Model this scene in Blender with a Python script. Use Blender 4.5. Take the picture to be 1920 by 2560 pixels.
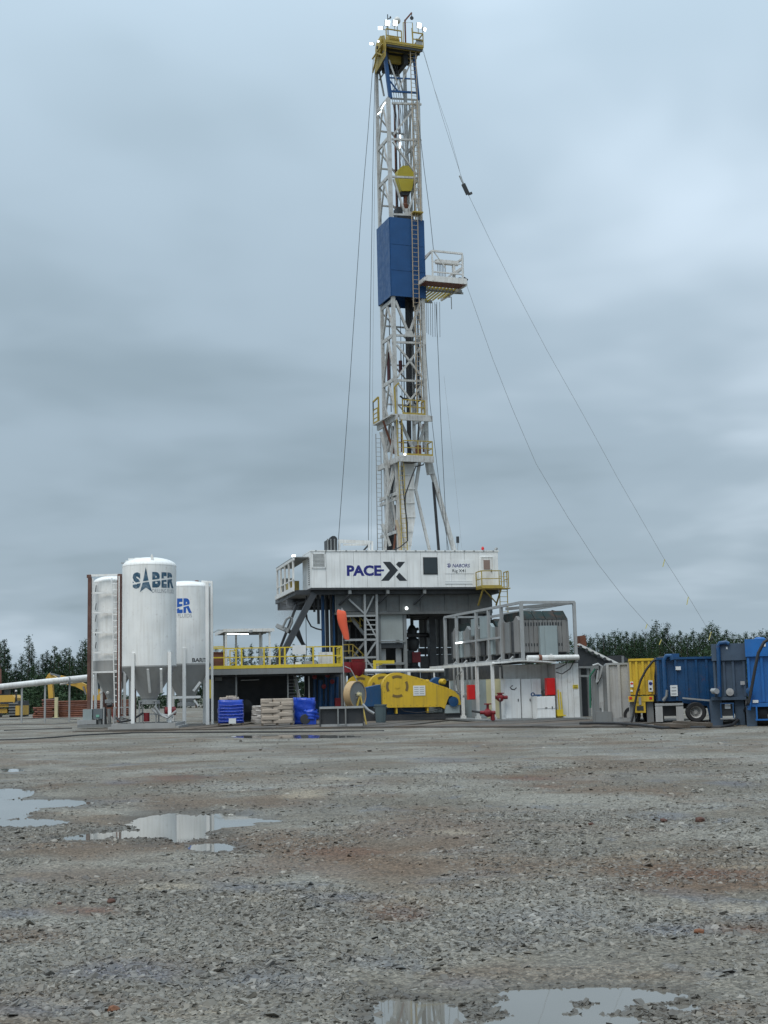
import bpy, bmesh, math, random
import numpy as np
from mathutils import Vector, Matrix

random.seed(7)
rng = np.random.default_rng(11)
for o in list(bpy.data.objects):
    bpy.data.objects.remove(o)
SC = bpy.context.scene
COL = SC.collection
R = math.radians

# ------------------------------------------------------------------ camera
FPX, CXP, CYP = 3300.0, 960.0, 1280.0         # focal length and centre, in photo pixels
EYE = 1.6
PITCH = math.atan(445.0 / FPX)
ROLL = R(1.3)
CR, SR = math.cos(ROLL), math.sin(ROLL)
CP, SP = math.cos(PITCH), math.sin(PITCH)
W_RIGHT0, W_UP0, W_FWD = Vector((1, 0, 0)), Vector((0, -SP, CP)), Vector((0, CP, SP))
cam_r = W_RIGHT0 * CR - W_UP0 * SR
cam_u = W_RIGHT0 * SR + W_UP0 * CR
cd = bpy.data.cameras.new('camera')
cd.sensor_fit = 'VERTICAL'; cd.sensor_height = 36.0; cd.sensor_width = 27.0
cd.lens = FPX / 2560.0 * 36.0
cd.clip_start = 0.1; cd.clip_end = 6000
cam = bpy.data.objects.new('camera', cd); COL.objects.link(cam)
m3 = Matrix((cam_r, cam_u, -W_FWD)).transposed()
cam.matrix_world = Matrix.Translation((0, 0, EYE)) @ m3.to_4x4()
SC.camera = cam
SC.render.resolution_x = 768; SC.render.resolution_y = 1024

# ------------------------------------------------------------------ sky and light
SUN_EL, SUN_AZ = R(58), R(205)                 # azimuth clockwise from +Y: behind and left of the camera
w = bpy.data.worlds.new('World'); SC.world = w; w.use_nodes = True
nt = w.node_tree; nt.nodes.clear()
def N(t, **k):
    n = nt.nodes.new(t)
    for a, b in k.items(): setattr(n, a, b)
    return n
out = N('ShaderNodeOutputWorld'); bg = N('ShaderNodeBackground'); bg.inputs['Strength'].default_value = 0.1
sky = N('ShaderNodeTexSky', sky_type='NISHITA', sun_disc=False, sun_elevation=SUN_EL, sun_rotation=SUN_AZ)
sky.dust_density = 3.0; sky.air_density = 1.2
tc = N('ShaderNodeTexCoord'); sep = N('ShaderNodeSeparateXYZ'); nt.links.new(tc.outputs['Generated'], sep.inputs[0])
def mth(op, a, b=None, clamp=False):
    n = N('ShaderNodeMath', operation=op, use_clamp=clamp)
    for i, v in enumerate((a, b)):
        if v is None: continue
        if isinstance(v, (int, float)): n.inputs[i].default_value = v
        else: nt.links.new(v, n.inputs[i])
    return n.outputs[0]
zc = mth('MAXIMUM', sep.outputs[2], 0.0)
den = mth('ADD', zc, 0.16)
comb = N('ShaderNodeCombineXYZ')
nt.links.new(mth('DIVIDE', sep.outputs[0], den), comb.inputs[0]); nt.links.new(mth('DIVIDE', sep.outputs[1], den), comb.inputs[1])
def cloud(scale, detail, seed, dist=0.3):
    n = N('ShaderNodeTexNoise', noise_dimensions='4D'); n.inputs['W'].default_value = seed
    n.inputs['Scale'].default_value = scale; n.inputs['Detail'].default_value = detail
    n.inputs['Roughness'].default_value = 0.48; n.inputs['Distortion'].default_value = dist
    nt.links.new(comb.outputs[0], n.inputs['Vector']); return n.outputs[0]
c1 = cloud(0.85, 4.0, 7.3)
c2 = cloud(1.9, 3.0, 8.4, 0.5)
mixv = mth('ADD', mth('MULTIPLY', c1, 0.76), mth('MULTIPLY', c2, 0.24))
ramp = N('ShaderNodeValToRGB'); nt.links.new(mixv, ramp.inputs[0])
cr_ = ramp.color_ramp; cr_.interpolation = 'EASE'
cr_.elements[0].position = 0.36; cr_.elements[0].color = (0.278, 0.362, 0.425, 1)
cr_.elements[1].position = 0.66; cr_.elements[1].color = (0.545, 0.655, 0.755, 1)
e = cr_.elements.new(0.50); e.color = (0.362, 0.460, 0.542, 1)
# overcast dome: brighter towards the zenith, a paler strip of thin cloud low over the horizon
hz = mth('POWER', mth('SUBTRACT', 1.0, zc, True), 22.0)
gain = mth('ADD', mth('MULTIPLY', mth('MULTIPLY', zc, zc), 2.3), mth('ADD', mth('MULTIPLY', hz, 0.14), 0.84))
sc10 = N('ShaderNodeVectorMath', operation='SCALE'); nt.links.new(ramp.outputs[0], sc10.inputs[0])
nt.links.new(mth('MULTIPLY', gain, 10.0), sc10.inputs['Scale'])
mx = N('ShaderNodeMix', data_type='RGBA'); mx.inputs[0].default_value = 0.93
nt.links.new(sky.outputs[0], mx.inputs[6]); nt.links.new(sc10.outputs[0], mx.inputs[7])
nt.links.new(mx.outputs[2], bg.inputs[0]); nt.links.new(bg.outputs[0], out.inputs[0])

sl = bpy.data.lights.new('sun', 'SUN'); sl.energy = 1.5; sl.angle = R(35); sl.color = (1.0, 0.945, 0.87)
so = bpy.data.objects.new('sun', sl); COL.objects.link(so)
sd = Vector((math.sin(SUN_AZ) * math.cos(SUN_EL), math.cos(SUN_AZ) * math.cos(SUN_EL), math.sin(SUN_EL)))
so.rotation_euler = (-sd).to_track_quat('-Z', 'Y').to_euler(); so.location = sd * 80

SC.render.engine = 'CYCLES'
vs = SC.view_settings
vs.view_transform = 'Standard'; vs.look = 'None'; vs.gamma = 1.0; vs.use_curve_mapping = False
vs.exposure = 0.22

# ------------------------------------------------------------------ photo pixel -> place
def ray(px, py):
    cx, cy = (px - CXP) / FPX, (CYP - py) / FPX
    x = cx * CR + cy * SR; y = -cx * SR + cy * CR
    return Vector((x, CP - y * SP, SP + y * CP))
def G(px, py, z=0.0):
    """where the sight line through a pixel meets the level z"""
    d = ray(px, py); t = (z - EYE) / d.z
    return Vector((d.x * t, d.y * t, z))
def AT(px, py, D):
    """the point of a sight line at depth D along +Y"""
    d = ray(px, py); t = D / d.y
    return Vector((d.x * t, D, EYE + d.z * t))
def to_px(X, Y, Z):
    """world -> photo pixel (numpy)"""
    dx, dy, dz = X, Y, Z - EYE
    f = dy * CP + dz * SP; u = -dy * SP + dz * CP
    cx, cy = dx / f, u / f
    return CXP + FPX * (cx * CR - cy * SR), CYP - FPX * (cx * SR + cy * CR)
class Frame:
    """local axes of a thing: u along its front, v going back, z up"""
    def __init__(s, X, Y, yaw=0.0, z=0.0):
        s.o = Vector((X, Y, 0)); s.yaw = R(yaw); s.z = z
        s.u = Vector((math.cos(s.yaw), math.sin(s.yaw), 0)); s.v = Vector((-math.sin(s.yaw), math.cos(s.yaw), 0))
    def p(s, px, py, v=0.0):
        d = ray(px, py); dv = d.dot(s.v); t = (s.o.dot(s.v) + v) / dv
        P = Vector((d.x * t, d.y * t, EYE + d.z * t)) - s.o
        return Vector((P.dot(s.u), v, P.z - s.z))
    def box(s, x0, y0, x1, y1, v=0.0):
        """local u0,u1,z0,z1 of a pixel rectangle in the plane v"""
        xm, ym = (x0 + x1) / 2, (y0 + y1) / 2
        return s.p(x0, ym, v).x, s.p(x1, ym, v).x, s.p(xm, y1, v).z, s.p(xm, y0, v).z
    def w(s, L):
        return s.o + s.u * L[0] + s.v * L[1] + Vector((0, 0, L[2] + s.z))
    def side(s, px, py, u):
        """local point where a sight line meets the plane u = const"""
        d = ray(px, py); du = d.dot(s.u); t = (s.o.dot(s.u) + u) / du
        P = Vector((d.x * t, d.y * t, EYE + d.z * t)) - s.o
        return Vector((u, P.dot(s.v), P.z - s.z))
def frame_on(px, py, z=0.0, yaw=0.0):
    """frame of a thing whose front foot touches level z at this pixel"""
    g = G(px, py, z); return Frame(g.x, g.y, yaw, z)
def frame_at(px, py, D, yaw=0.0, z=0.0):
    g = AT(px, py, D); return Frame(g.x, g.y, yaw, z)

# ------------------------------------------------------------------ materials
MATS = {}
def mat(name, col, rough=0.55, metal=0.0, dirt=0.0, dirtcol=(0.10, 0.085, 0.07), streak=0.0, rust=0.0, var=0.06, scale=1.0,
        bump=0.0, bscale=30.0, emit=None, estr=0.0, spec=0.5, coat=0.0, trans=0.0, alpha=1.0):
    if name in MATS: return MATS[name]
    m = bpy.data.materials.new(name); m.use_nodes = True; t = m.node_tree; b = t.nodes['Principled BSDF']
    L = t.links.new
    b.inputs['Base Color'].default_value = (*col, 1); b.inputs['Roughness'].default_value = rough
    b.inputs['Metallic'].default_value = metal; b.inputs['Specular IOR Level'].default_value = spec
    b.inputs['Coat Weight'].default_value = coat; b.inputs['Transmission Weight'].default_value = trans; b.inputs['Alpha'].default_value = alpha
    if emit:
        b.inputs['Emission Color'].default_value = (*emit, 1); b.inputs['Emission Strength'].default_value = estr
    co = t.nodes.new('ShaderNodeTexCoord')
    def noise(sc, det=4, vec=None, ro=0.55):
        n = t.nodes.new('ShaderNodeTexNoise'); n.inputs['Scale'].default_value = sc; n.inputs['Detail'].default_value = det
        n.inputs['Roughness'].default_value = ro; L(vec or co.outputs['Object'], n.inputs['Vector']); return n.outputs[0]
    def rmp(src, a, c, lo=0.0, hi=1.0):
        n = t.nodes.new('ShaderNodeMapRange'); n.inputs['From Min'].default_value = a; n.inputs['From Max'].default_value = c
        n.inputs['To Min'].default_value = lo; n.inputs['To Max'].default_value = hi; L(src, n.inputs[0]); return n.outputs[0]
    def mixc(fac, A, B):
        n = t.nodes.new('ShaderNodeMix'); n.data_type = 'RGBA'
        L(fac, n.inputs[0])
        for i, v in ((6, A), (7, B)):
            if isinstance(v, tuple): n.inputs[i].default_value = (*v, 1)
            else: L(v, n.inputs[i])
        return n.outputs[2]
    cur = tuple(col)
    if var > 0:
        d1 = tuple(c * (1 - var * 2.2) for c in col); d2 = tuple(min(1, c * (1 + var * 1.4)) for c in col)
        cur = mixc(rmp(noise(1.3 * scale, 5), 0.3, 0.7), d1, d2)
    if dirt > 0:
        cur = mixc(rmp(noise(2.6 * scale, 7, ro=0.65), 0.46, 0.78, 0, dirt), cur, dirtcol)
    if streak > 0:
        mp = t.nodes.new('ShaderNodeMapping'); mp.inputs['Scale'].default_value = (9 * scale, 9 * scale, 0.5 * scale); L(co.outputs['Object'], mp.inputs[0])
        cur = mixc(rmp(noise(1.0, 5, mp.outputs[0]), 0.48, 0.80, 0, streak), cur, dirtcol)
    if rust > 0:
        cur = mixc(rmp(noise(4.0 * scale, 8, ro=0.7), 0.60, 0.68, 0, rust), cur, (0.16, 0.055, 0.025))
    if not isinstance(cur, tuple): L(cur, b.inputs['Base Color'])
    if rough < 0.9: L(rmp(noise(3.1 * scale, 4), 0.3, 0.7, max(0.03, rough - 0.1), min(1, rough + 0.14)), b.inputs['Roughness'])
    if bump > 0:
        bn = t.nodes.new('ShaderNodeBump'); bn.inputs['Strength'].default_value = bump; bn.inputs['Distance'].default_value = 0.02
        L(noise(bscale, 5), bn.inputs['Height']); L(bn.outputs[0], b.inputs['Normal'])
    MATS[name] = m; return m

M_white  = mat('white_paint', (0.70, 0.70, 0.68), 0.48, dirt=0.45, streak=0.42, dirtcol=(0.27, 0.22, 0.17), rust=0.25)
M_cabin  = mat('cabin_white_paint', (0.80, 0.81, 0.80), 0.42, dirt=0.18, streak=0.34, dirtcol=(0.36, 0.32, 0.27), rust=0.1)
M_silo   = mat('silo_white_paint', (0.82, 0.82, 0.80), 0.38, dirt=0.2, streak=0.34, dirtcol=(0.40, 0.35, 0.28), rust=0.2)
M_siloG  = mat('silo_grey_paint', (0.34, 0.34, 0.33), 0.5, dirt=0.3, streak=0.3, dirtcol=(0.24, 0.21, 0.18))
M_mast   = mat('mast_white_paint', (0.53, 0.535, 0.52), 0.5, dirt=0.75, streak=0.6, dirtcol=(0.17, 0.14, 0.115), rust=0.5)
M_blue   = mat('deep_blue_paint', (0.003, 0.058, 0.185), 0.42, dirt=0.08, streak=0.10, dirtcol=(0.05, 0.09, 0.16), var=0.05)
M_blue2  = mat('tank_blue_paint', (0.007, 0.062, 0.17), 0.42, dirt=0.4, streak=0.5, rust=0.25, dirtcol=(0.03, 0.06, 0.10), var=0.10)
M_blue3  = mat('bright_blue_paint', (0.010, 0.125, 0.40), 0.42, dirt=0.3, streak=0.35, dirtcol=(0.03, 0.075, 0.16), var=0.12)
M_steel  = mat('dirty_grey_steel', (0.20, 0.21, 0.21), 0.55, dirt=0.5, streak=0.4, dirtcol=(0.13, 0.115, 0.10), rust=0.2)
M_shadeSteel  = mat('shaded_grimy_girder_steel', (0.115, 0.122, 0.122), 0.6, dirt=0.6, streak=0.5, dirtcol=(0.06, 0.055, 0.05), rust=0.2)  # steel with the shade under the drill floor put into its colour, plus grime
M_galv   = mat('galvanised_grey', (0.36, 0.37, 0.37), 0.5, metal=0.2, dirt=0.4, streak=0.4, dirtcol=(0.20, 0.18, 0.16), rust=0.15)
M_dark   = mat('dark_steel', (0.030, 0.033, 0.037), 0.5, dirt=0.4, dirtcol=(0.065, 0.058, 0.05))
M_black  = mat('black_rubber', (0.018, 0.018, 0.020), 0.55, dirt=0.3, dirtcol=(0.07, 0.06, 0.05))
M_yel    = mat('safety_yellow_paint', (0.66, 0.50, 0.035), 0.45, dirt=0.25, streak=0.3, dirtcol=(0.26, 0.18, 0.05), rust=0.15)
M_yel2   = mat('pump_yellow_paint', (0.64, 0.42, 0.025), 0.45, dirt=0.4, streak=0.5, rust=0.2, dirtcol=(0.30, 0.19, 0.04))
M_yeld   = mat('grimy_yellow_paint', (0.38, 0.28, 0.05), 0.55, dirt=0.6, dirtcol=(0.14, 0.10, 0.05), rust=0.3)
M_cat    = mat('plant_yellow_paint', (0.55, 0.33, 0.05), 0.5, dirt=0.4, dirtcol=(0.22, 0.14, 0.06))
M_red    = mat('valve_red_paint', (0.21, 0.013, 0.018), 0.4, dirt=0.2, streak=0.2, dirtcol=(0.12, 0.02, 0.02))
M_redb   = mat('fire_box_red', (0.58, 0.012, 0.012), 0.35, dirt=0.08)
M_rust   = mat('rusty_steel', (0.17, 0.062, 0.034), 0.8, dirt=0.4, dirtcol=(0.09, 0.05, 0.04), var=0.2)
M_brown  = mat('brown_primer_steel', (0.15, 0.055, 0.038), 0.65, dirt=0.3, dirtcol=(0.25, 0.17, 0.12), var=0.12)
M_orange = mat('windsock_orange_fabric', (0.78, 0.12, 0.055), 0.8, dirt=0.15, dirtcol=(0.45, 0.10, 0.06), bump=0.4, bscale=5)
M_glass  = mat('dark_window_glass', (0.03, 0.04, 0.045), 0.12, spec=0.6)
M_lit    = mat('lit_lamp', (0.9, 0.95, 1), 0.3, emit=(0.93, 1.0, 1.0), estr=3.0, var=0)
M_tarp   = mat('blue_stretch_wrap', (0.010, 0.055, 0.42), 0.30, dirt=0.15, dirtcol=(0.05, 0.10, 0.40), bump=0.9, bscale=9)
M_sack   = mat('paper_sack', (0.40, 0.34, 0.28), 0.8, dirt=0.35, dirtcol=(0.22, 0.18, 0.14), bump=0.5, bscale=12)
M_sackw  = mat('plastic_wrapped_sack', (0.36, 0.33, 0.30), 0.35, dirt=0.3, dirtcol=(0.20, 0.16, 0.13), bump=0.7, bscale=10)
M_wood   = mat('weathered_timber', (0.125, 0.098, 0.074), 0.85, dirt=0.6, dirtcol=(0.085, 0.07, 0.06), var=0.2, bump=0.4)
M_mud    = mat('muddy_timber', (0.090, 0.078, 0.066), 0.75, dirt=0.6, dirtcol=(0.05, 0.044, 0.038), var=0.2, bump=0.5)
M_bin    = mat('grey_green_plastic', (0.085, 0.12, 0.13), 0.5, dirt=0.2)
M_cream  = mat('cream_panel', (0.55, 0.50, 0.30), 0.5, dirt=0.2, streak=0.2, dirtcol=(0.28, 0.24, 0.16))
M_greyp  = mat('pale_grey_cabinet', (0.28, 0.33, 0.335), 0.45, dirt=0.15, streak=0.2, dirtcol=(0.18, 0.18, 0.17))
M_tankg  = mat('pale_dirty_tank_grey', (0.40, 0.40, 0.39), 0.6, dirt=0.5, streak=0.5, dirtcol=(0.20, 0.18, 0.165), rust=0.15)
M_slate  = mat('slate_tank_paint', (0.055, 0.085, 0.125), 0.55, dirt=0.5, streak=0.5, dirtcol=(0.045, 0.075, 0.12), var=0.15)
M_ink    = mat('navy_lettering', (0.012, 0.016, 0.17), 0.5, var=0)
M_inkg   = mat('charcoal_lettering', (0.022, 0.026, 0.032), 0.5, var=0)
M_inkb   = mat('blue_lettering', (0.012, 0.10, 0.42), 0.5, var=0.05)
M_inkt   = mat('weathered_teal_lettering', (0.025, 0.085, 0.145), 0.55, dirt=0.35, dirtcol=(0.55, 0.57, 0.58), scale=2.0, var=0.1)
M_inkp   = mat('pale_grey_lettering', (0.35, 0.36, 0.37), 0.6, var=0)
M_paper  = mat('white_notice', (0.72, 0.74, 0.74), 0.5, dirt=0.12)
M_wire   = mat('wire_rope', (0.10, 0.11, 0.115), 0.5, metal=0.4, var=0)
M_wireL  = mat('bright_wire_rope', (0.34, 0.36, 0.37), 0.5, metal=0.3, var=0)
M_maroon = mat('dark_maroon_paint', (0.06, 0.008, 0.012), 0.5, dirt=0.3)
M_skin   = mat('bare_steel', (0.30, 0.30, 0.30), 0.4, metal=0.7, dirt=0.3)

# ------------------------------------------------------------------ mesh helpers
class MB:
    def __init__(s): s.V = []; s.F = []
    def add(s, V, F):
        k = len(s.V); s.V += [tuple(v) for v in V]; s.F += [tuple(i + k for i in f) for f in F]; return s
    def box(s, c, d, rot=None):
        x, y, z = d[0] / 2, d[1] / 2, d[2] / 2
        V = [Vector(q) for q in ((-x, -y, -z), (x, -y, -z), (x, y, -z), (-x, y, -z), (-x, -y, z), (x, -y, z), (x, y, z), (-x, y, z))]
        if rot is not None: V = [rot @ v for v in V]
        c = Vector(c)
        return s.add([v + c for v in V], [(0, 3, 2, 1), (4, 5, 6, 7), (0, 1, 5, 4), (1, 2, 6, 5), (2, 3, 7, 6), (3, 0, 4, 7)])
    def bb(s, u0, u1, v0, v1, z0, z1):
        return s.box(((u0 + u1) / 2, (v0 + v1) / 2, (z0 + z1) / 2), (abs(u1 - u0), abs(v1 - v0), abs(z1 - z0)))
    def bar(s, a, b, wd, h=None, up=(0, 0, 1)):
        a, b = Vector(a), Vector(b); d = b - a; L = d.length
        if L < 1e-6: return s
        d = d / L; up = Vector(up)
        if abs(d.dot(up)) > 0.98: up = Vector((0, 1, 0))
        x = d.cross(up).normalized(); y = x.cross(d)
        rot = Matrix((x, d, y)).transposed()
        return s.box((a + b) / 2, (wd, L, h or wd), rot)
    def tube(s, pts, r, n=8, caps=True, r2=None):
        pts = [Vector(p) for p in pts]; k0 = len(s.V); m = len(pts); ref = None; V = []
        for i, p in enumerate(pts):
            d = (pts[min(i + 1, m - 1)] - pts[max(i - 1, 0)]).normalized()
            if ref is None:
                ref = Vector((0, 0, 1)) if abs(d.z) < 0.9 else Vector((1, 0, 0))
            x = d.cross(ref).normalized(); y = x.cross(d); ref = y
            rr = r if r2 is None else r + (r2 - r) * i / (m - 1)
            V += [p + (x * math.cos(2 * math.pi * j / n) + y * math.sin(2 * math.pi * j / n)) * rr for j in range(n)]
        F = []
        for i in range(m - 1):
            for j in range(n):
                F.append((i * n + j, i * n + (j + 1) % n, (i + 1) * n + (j + 1) % n, (i + 1) * n + j))
        if caps: F += [tuple(range(n))[::-1], tuple((m - 1) * n + j for j in range(n))]
        return s.add(V, F)
    def lathe(s, prof, n=24, c=(0, 0, 0), axis=None, caps=True):
        """prof: (radius, height) pairs, about z (or about a given axis) through c"""
        c = Vector(c); rot = Matrix.Identity(3)
        if axis is not None: rot = Vector((0, 0, 1)).rotation_difference(Vector(axis).normalized()).to_matrix()
        V = []; F = []; m = len(prof)
        for r, h in prof:
            V += [c + rot @ Vector((r * math.cos(2 * math.pi * j / n), r * math.sin(2 * math.pi * j / n), h)) for j in range(n)]
        for i in range(m - 1):
            for j in range(n):
                F.append((i * n + j, i * n + (j + 1) % n, (i + 1) * n + (j + 1) % n, (i + 1) * n + j))
        if caps: F += [tuple(range(n))[::-1], tuple((m - 1) * n + j for j in range(n))]
        return s.add(V, F)
    def prism(s, outline, v0, v1):
        """outline in (u,z), extruded along v"""
        n = len(outline)
        V = [(u, v0, z) for u, z in outline] + [(u, v1, z) for u, z in outline]
        F = [tuple(range(n)), tuple(range(2 * n - 1, n - 1, -1))]
        F += [(i, n + i, n + (i + 1) % n, (i + 1) % n) for i in range(n)]
        return s.add(V, F)
    def prism_u(s, outline, u0, u1):
        """outline in (v,z), extruded along u"""
        n = len(outline)
        V = [(u0, v, z) for v, z in outline] + [(u1, v, z) for v, z in outline]
        F = [tuple(range(n)), tuple(range(2 * n - 1, n - 1, -1))]
        F += [(i, n + i, n + (i + 1) % n, (i + 1) % n) for i in range(n)]
        return s.add(V, F)
    def prism_z(s, outline, z0, z1):
        n = len(outline)
        V = [(u, v, z0) for u, v in outline] + [(u, v, z1) for u, v in outline]
        F = [tuple(range(n)), tuple(range(2 * n - 1, n - 1, -1))]
        F += [(i, n + i, n + (i + 1) % n, (i + 1) % n) for i in range(n)]
        return s.add(V, F)
    def mesh(s, name):
        me = bpy.data.meshes.new(name); me.from_pydata([tuple(v) for v in s.V], [], s.F)
        bm = bmesh.new(); bm.from_mesh(me); bmesh.ops.recalc_face_normals(bm, faces=bm.faces); bm.to_mesh(me); bm.free()
        me.polygons.foreach_set('use_smooth', [True] * len(me.polygons)); me.set_sharp_from_angle(angle=R(38)); me.update(); return me
    def build(s, name, m, parent=None):
        me = s.mesh(name); me.materials.append(m)
        o = bpy.data.objects.new(name, me); COL.objects.link(o)
        if parent is not None: o.parent = parent
        return o
def tag(o, label, cat, group=None):
    o['label'] = label; o['category'] = cat
    if group: o['group'] = group
    return o
def thing(name, label, cat, F=None, loc=None, rotz=0.0, group=None):
    o = bpy.data.objects.new(name, None); COL.objects.link(o); o.empty_display_size = 0.3
    if F is not None: o.location = (F.o.x, F.o.y, F.z); o.rotation_euler = (0, 0, F.yaw)
    elif loc is not None: o.location = loc; o.rotation_euler = (0, 0, rotz)
    return tag(o, label, cat, group)
def struct(o): o['kind'] = 'structure'; return o
def stuff(o): o['kind'] = 'stuff'; return o
def lab(o, l): o['label'] = l; return o
def obox(name, m, par, u0, u1, v0, v1, z0, z1): return MB().bb(u0, u1, v0, v1, z0, z1).build(name, m, par)
def obar(name, m, par, a, b, wd, h=None, up=(0, 0, 1)): return MB().bar(a, b, wd, h, up).build(name, m, par)
def otube(name, m, par, pts, r, n=8): return MB().tube(pts, r, n).build(name, m, par)
def oprism(name, m, par, outl, v0, v1): return MB().prism(outl, v0, v1).build(name, m, par)
def pbox(name, m, par, F, x0, y0, x1, y1, v0, v1, front=None):
    """box whose front face, in the plane v0, covers a pixel rectangle"""
    u0, u1, z0, z1 = F.box(x0, y0, x1, y1, v0 if front is None else front)
    return obox(name, m, par, u0, u1, v0, v1, z0, z1)
def sag(a, b, drop, n=14):
    a, b = Vector(a), Vector(b)
    return [a.lerp(b, i / n) - Vector((0, 0, drop * 4 * (i / n) * (1 - i / n))) for i in range(n + 1)]
def rail_run(par, pts, h=1.07, m=None, posts=None, r=0.028, mids=(0.52,), toe=True, sq=True):
    """handrail along a polyline of deck-level points: every post, every rail and every toe board its own part"""
    m = m or M_yel; pts = [Vector(p) for p in pts]
    def stick(nm, a, b, wd):
        return obar(nm, m, par, a, b, wd) if sq else otube(nm, m, par, [a, b], wd / 2, 6)
    done = []
    for i in range(len(pts) - 1):
        a, b = pts[i], pts[i + 1]; L = (b - a).length; k = posts[i] if posts else max(1, round(L / 1.4))
        for j in range(k + 1):
            q = a.lerp(b, j / k)
            if any((q - d).length < 0.02 for d in done): continue
            done.append(q.copy()); stick('post', q, q + Vector((0, 0, h - r)), r * 2)
        d = (b - a).normalized() * 0.0
        stick('top_rail', a + Vector((0, 0, h)), b + Vector((0, 0, h)), r * 2.2)
        for t in mids: stick('mid_rail', a + Vector((0, 0, h * t)), b + Vector((0, 0, h * t)), r * 1.8)
        if toe: obar('toe_board', m, par, a + Vector((0, 0, 0.06)), b + Vector((0, 0, 0.06)), 0.02, 0.12)
def ladder(par, a, b, wd, m, side, nm='ladder', step=0.3, r=0.03, cap=None):
    """rails and rungs between two points; side = unit vector across the ladder"""
    a, b, side = Vector(a), Vector(b), Vector(side)
    ld = MB().bar(a - side * wd / 2, b - side * wd / 2, r * 1.6).bar(a + side * wd / 2, b + side * wd / 2, r * 1.6).build(nm, m, par)
    n = int((b - a).length / step)
    me = MB().tube([-side * wd / 2, side * wd / 2], r * 0.55, 5).mesh('rung'); me.materials.append(m)
    for i in range(1, n):
        o = bpy.data.objects.new('rung', me); COL.objects.link(o); o.parent = ld; o.location = a.lerp(b, i / n)
    return ld
def text_mesh(txt, size, offset=0.0, sx=1.0, shear=0.0, space=1.0):
    cu = bpy.data.curves.new('lettering', 'FONT'); cu.body = txt; cu.size = size; cu.offset = offset; cu.shear = shear; cu.space_character = space
    cu.resolution_u = 3
    o = bpy.data.objects.new('tmp_text', cu); COL.objects.link(o)
    bpy.context.view_layer.update()
    dg = bpy.context.evaluated_depsgraph_get(); me = bpy.data.meshes.new_from_object(o.evaluated_get(dg))
    bpy.data.objects.remove(o); bpy.data.curves.remove(cu)
    return me
def text_fit(name, txt, m, par, u0, u1, z0, z1, v, offset=0.0, shear=0.0, post=None):
    """flat lettering, fitted to a rectangle in the plane v, as a thin sheet"""
    me = text_mesh(txt, 1.0, offset, shear=shear)
    n = len(me.vertices); co = np.empty(n * 3); me.vertices.foreach_get('co', co); co = co.reshape(-1, 3)
    lo, hi = co.min(0), co.max(0)
    nu = u0 + (co[:, 0] - lo[0]) / (hi[0] - lo[0]) * (u1 - u0); nz = z0 + (co[:, 1] - lo[1]) / (hi[1] - lo[1]) * (z1 - z0)
    out = np.stack([nu, np.full(n, v), nz], 1)
    me.vertices.foreach_set('co', out.ravel()); me.materials.clear(); me.materials.append(m); me.name = name; me.update()
    if post: post(me)
    o = bpy.data.objects.new(name, me); COL.objects.link(o); o.parent = par; return o
def wrap(me, Rr, u_c=0.0):
    """bend flat lettering in the (u,z) plane round a cylinder about z, facing -v"""
    bm = bmesh.new(); bm.from_mesh(me)
    us = [v.co.x for v in bm.verts]; a, b = min(us), max(us); k = int((b - a) / 0.06) + 1
    for i in range(1, k):
        x = a + (b - a) * i / k
        bmesh.ops.bisect_plane(bm, geom=bm.verts[:] + bm.edges[:] + bm.faces[:], plane_co=(x, 0, 0), plane_no=(1, 0, 0), dist=1e-5)
    for v in bm.verts:
        t = v.co.x / Rr; v.co = Vector((Rr * math.sin(t), -Rr * math.cos(t), v.co.z))
    bm.to_mesh(me); bm.free(); me.update()
def slash(me, a, b, wd):
    """remove a slanted band (the white swoosh) from flat lettering"""
    bm = bmesh.new(); bm.from_mesh(me)
    a, b = Vector(a), Vector(b); d = (b - a).normalized(); nrm = Vector((-d.z, 0, d.x))
    for sgn in (-1, 1):
        bmesh.ops.bisect_plane(bm, geom=bm.verts[:] + bm.edges[:] + bm.faces[:], plane_co=a + nrm * wd / 2 * sgn, plane_no=nrm, dist=1e-5)
    kill = [f for f in bm.faces if abs((f.calc_center_median() - a).dot(nrm)) < wd / 2]
    bmesh.ops.delete(bm, geom=kill, context='FACES'); bm.to_mesh(me); bm.free(); me.update()
# ================================================================== the ground
def hash2(ix, iy, s):
    h = np.sin(ix * 127.1 + iy * 311.7 + s * 74.7) * 43758.5453
    return h - np.floor(h)
def vnoise(x, y, s=0):
    ix, iy = np.floor(x), np.floor(y); fx, fy = x - ix, y - iy
    fx = fx * fx * (3 - 2 * fx); fy = fy * fy * (3 - 2 * fy)
    a, b = hash2(ix, iy, s), hash2(ix + 1, iy, s); c, d = hash2(ix, iy + 1, s), hash2(ix + 1, iy + 1, s)
    return (a + (b - a) * fx) * (1 - fy) + (c + (d - c) * fx) * fy
def fbm(x, y, s=0, o=4):
    t = 0; a = 0.5
    for i in range(o):
        t = t + a * vnoise(x * 2 ** i + 17 * i, y * 2 ** i - 9 * i, s + i); a *= 0.5
    return t / (1 - 0.5 ** o)
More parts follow.
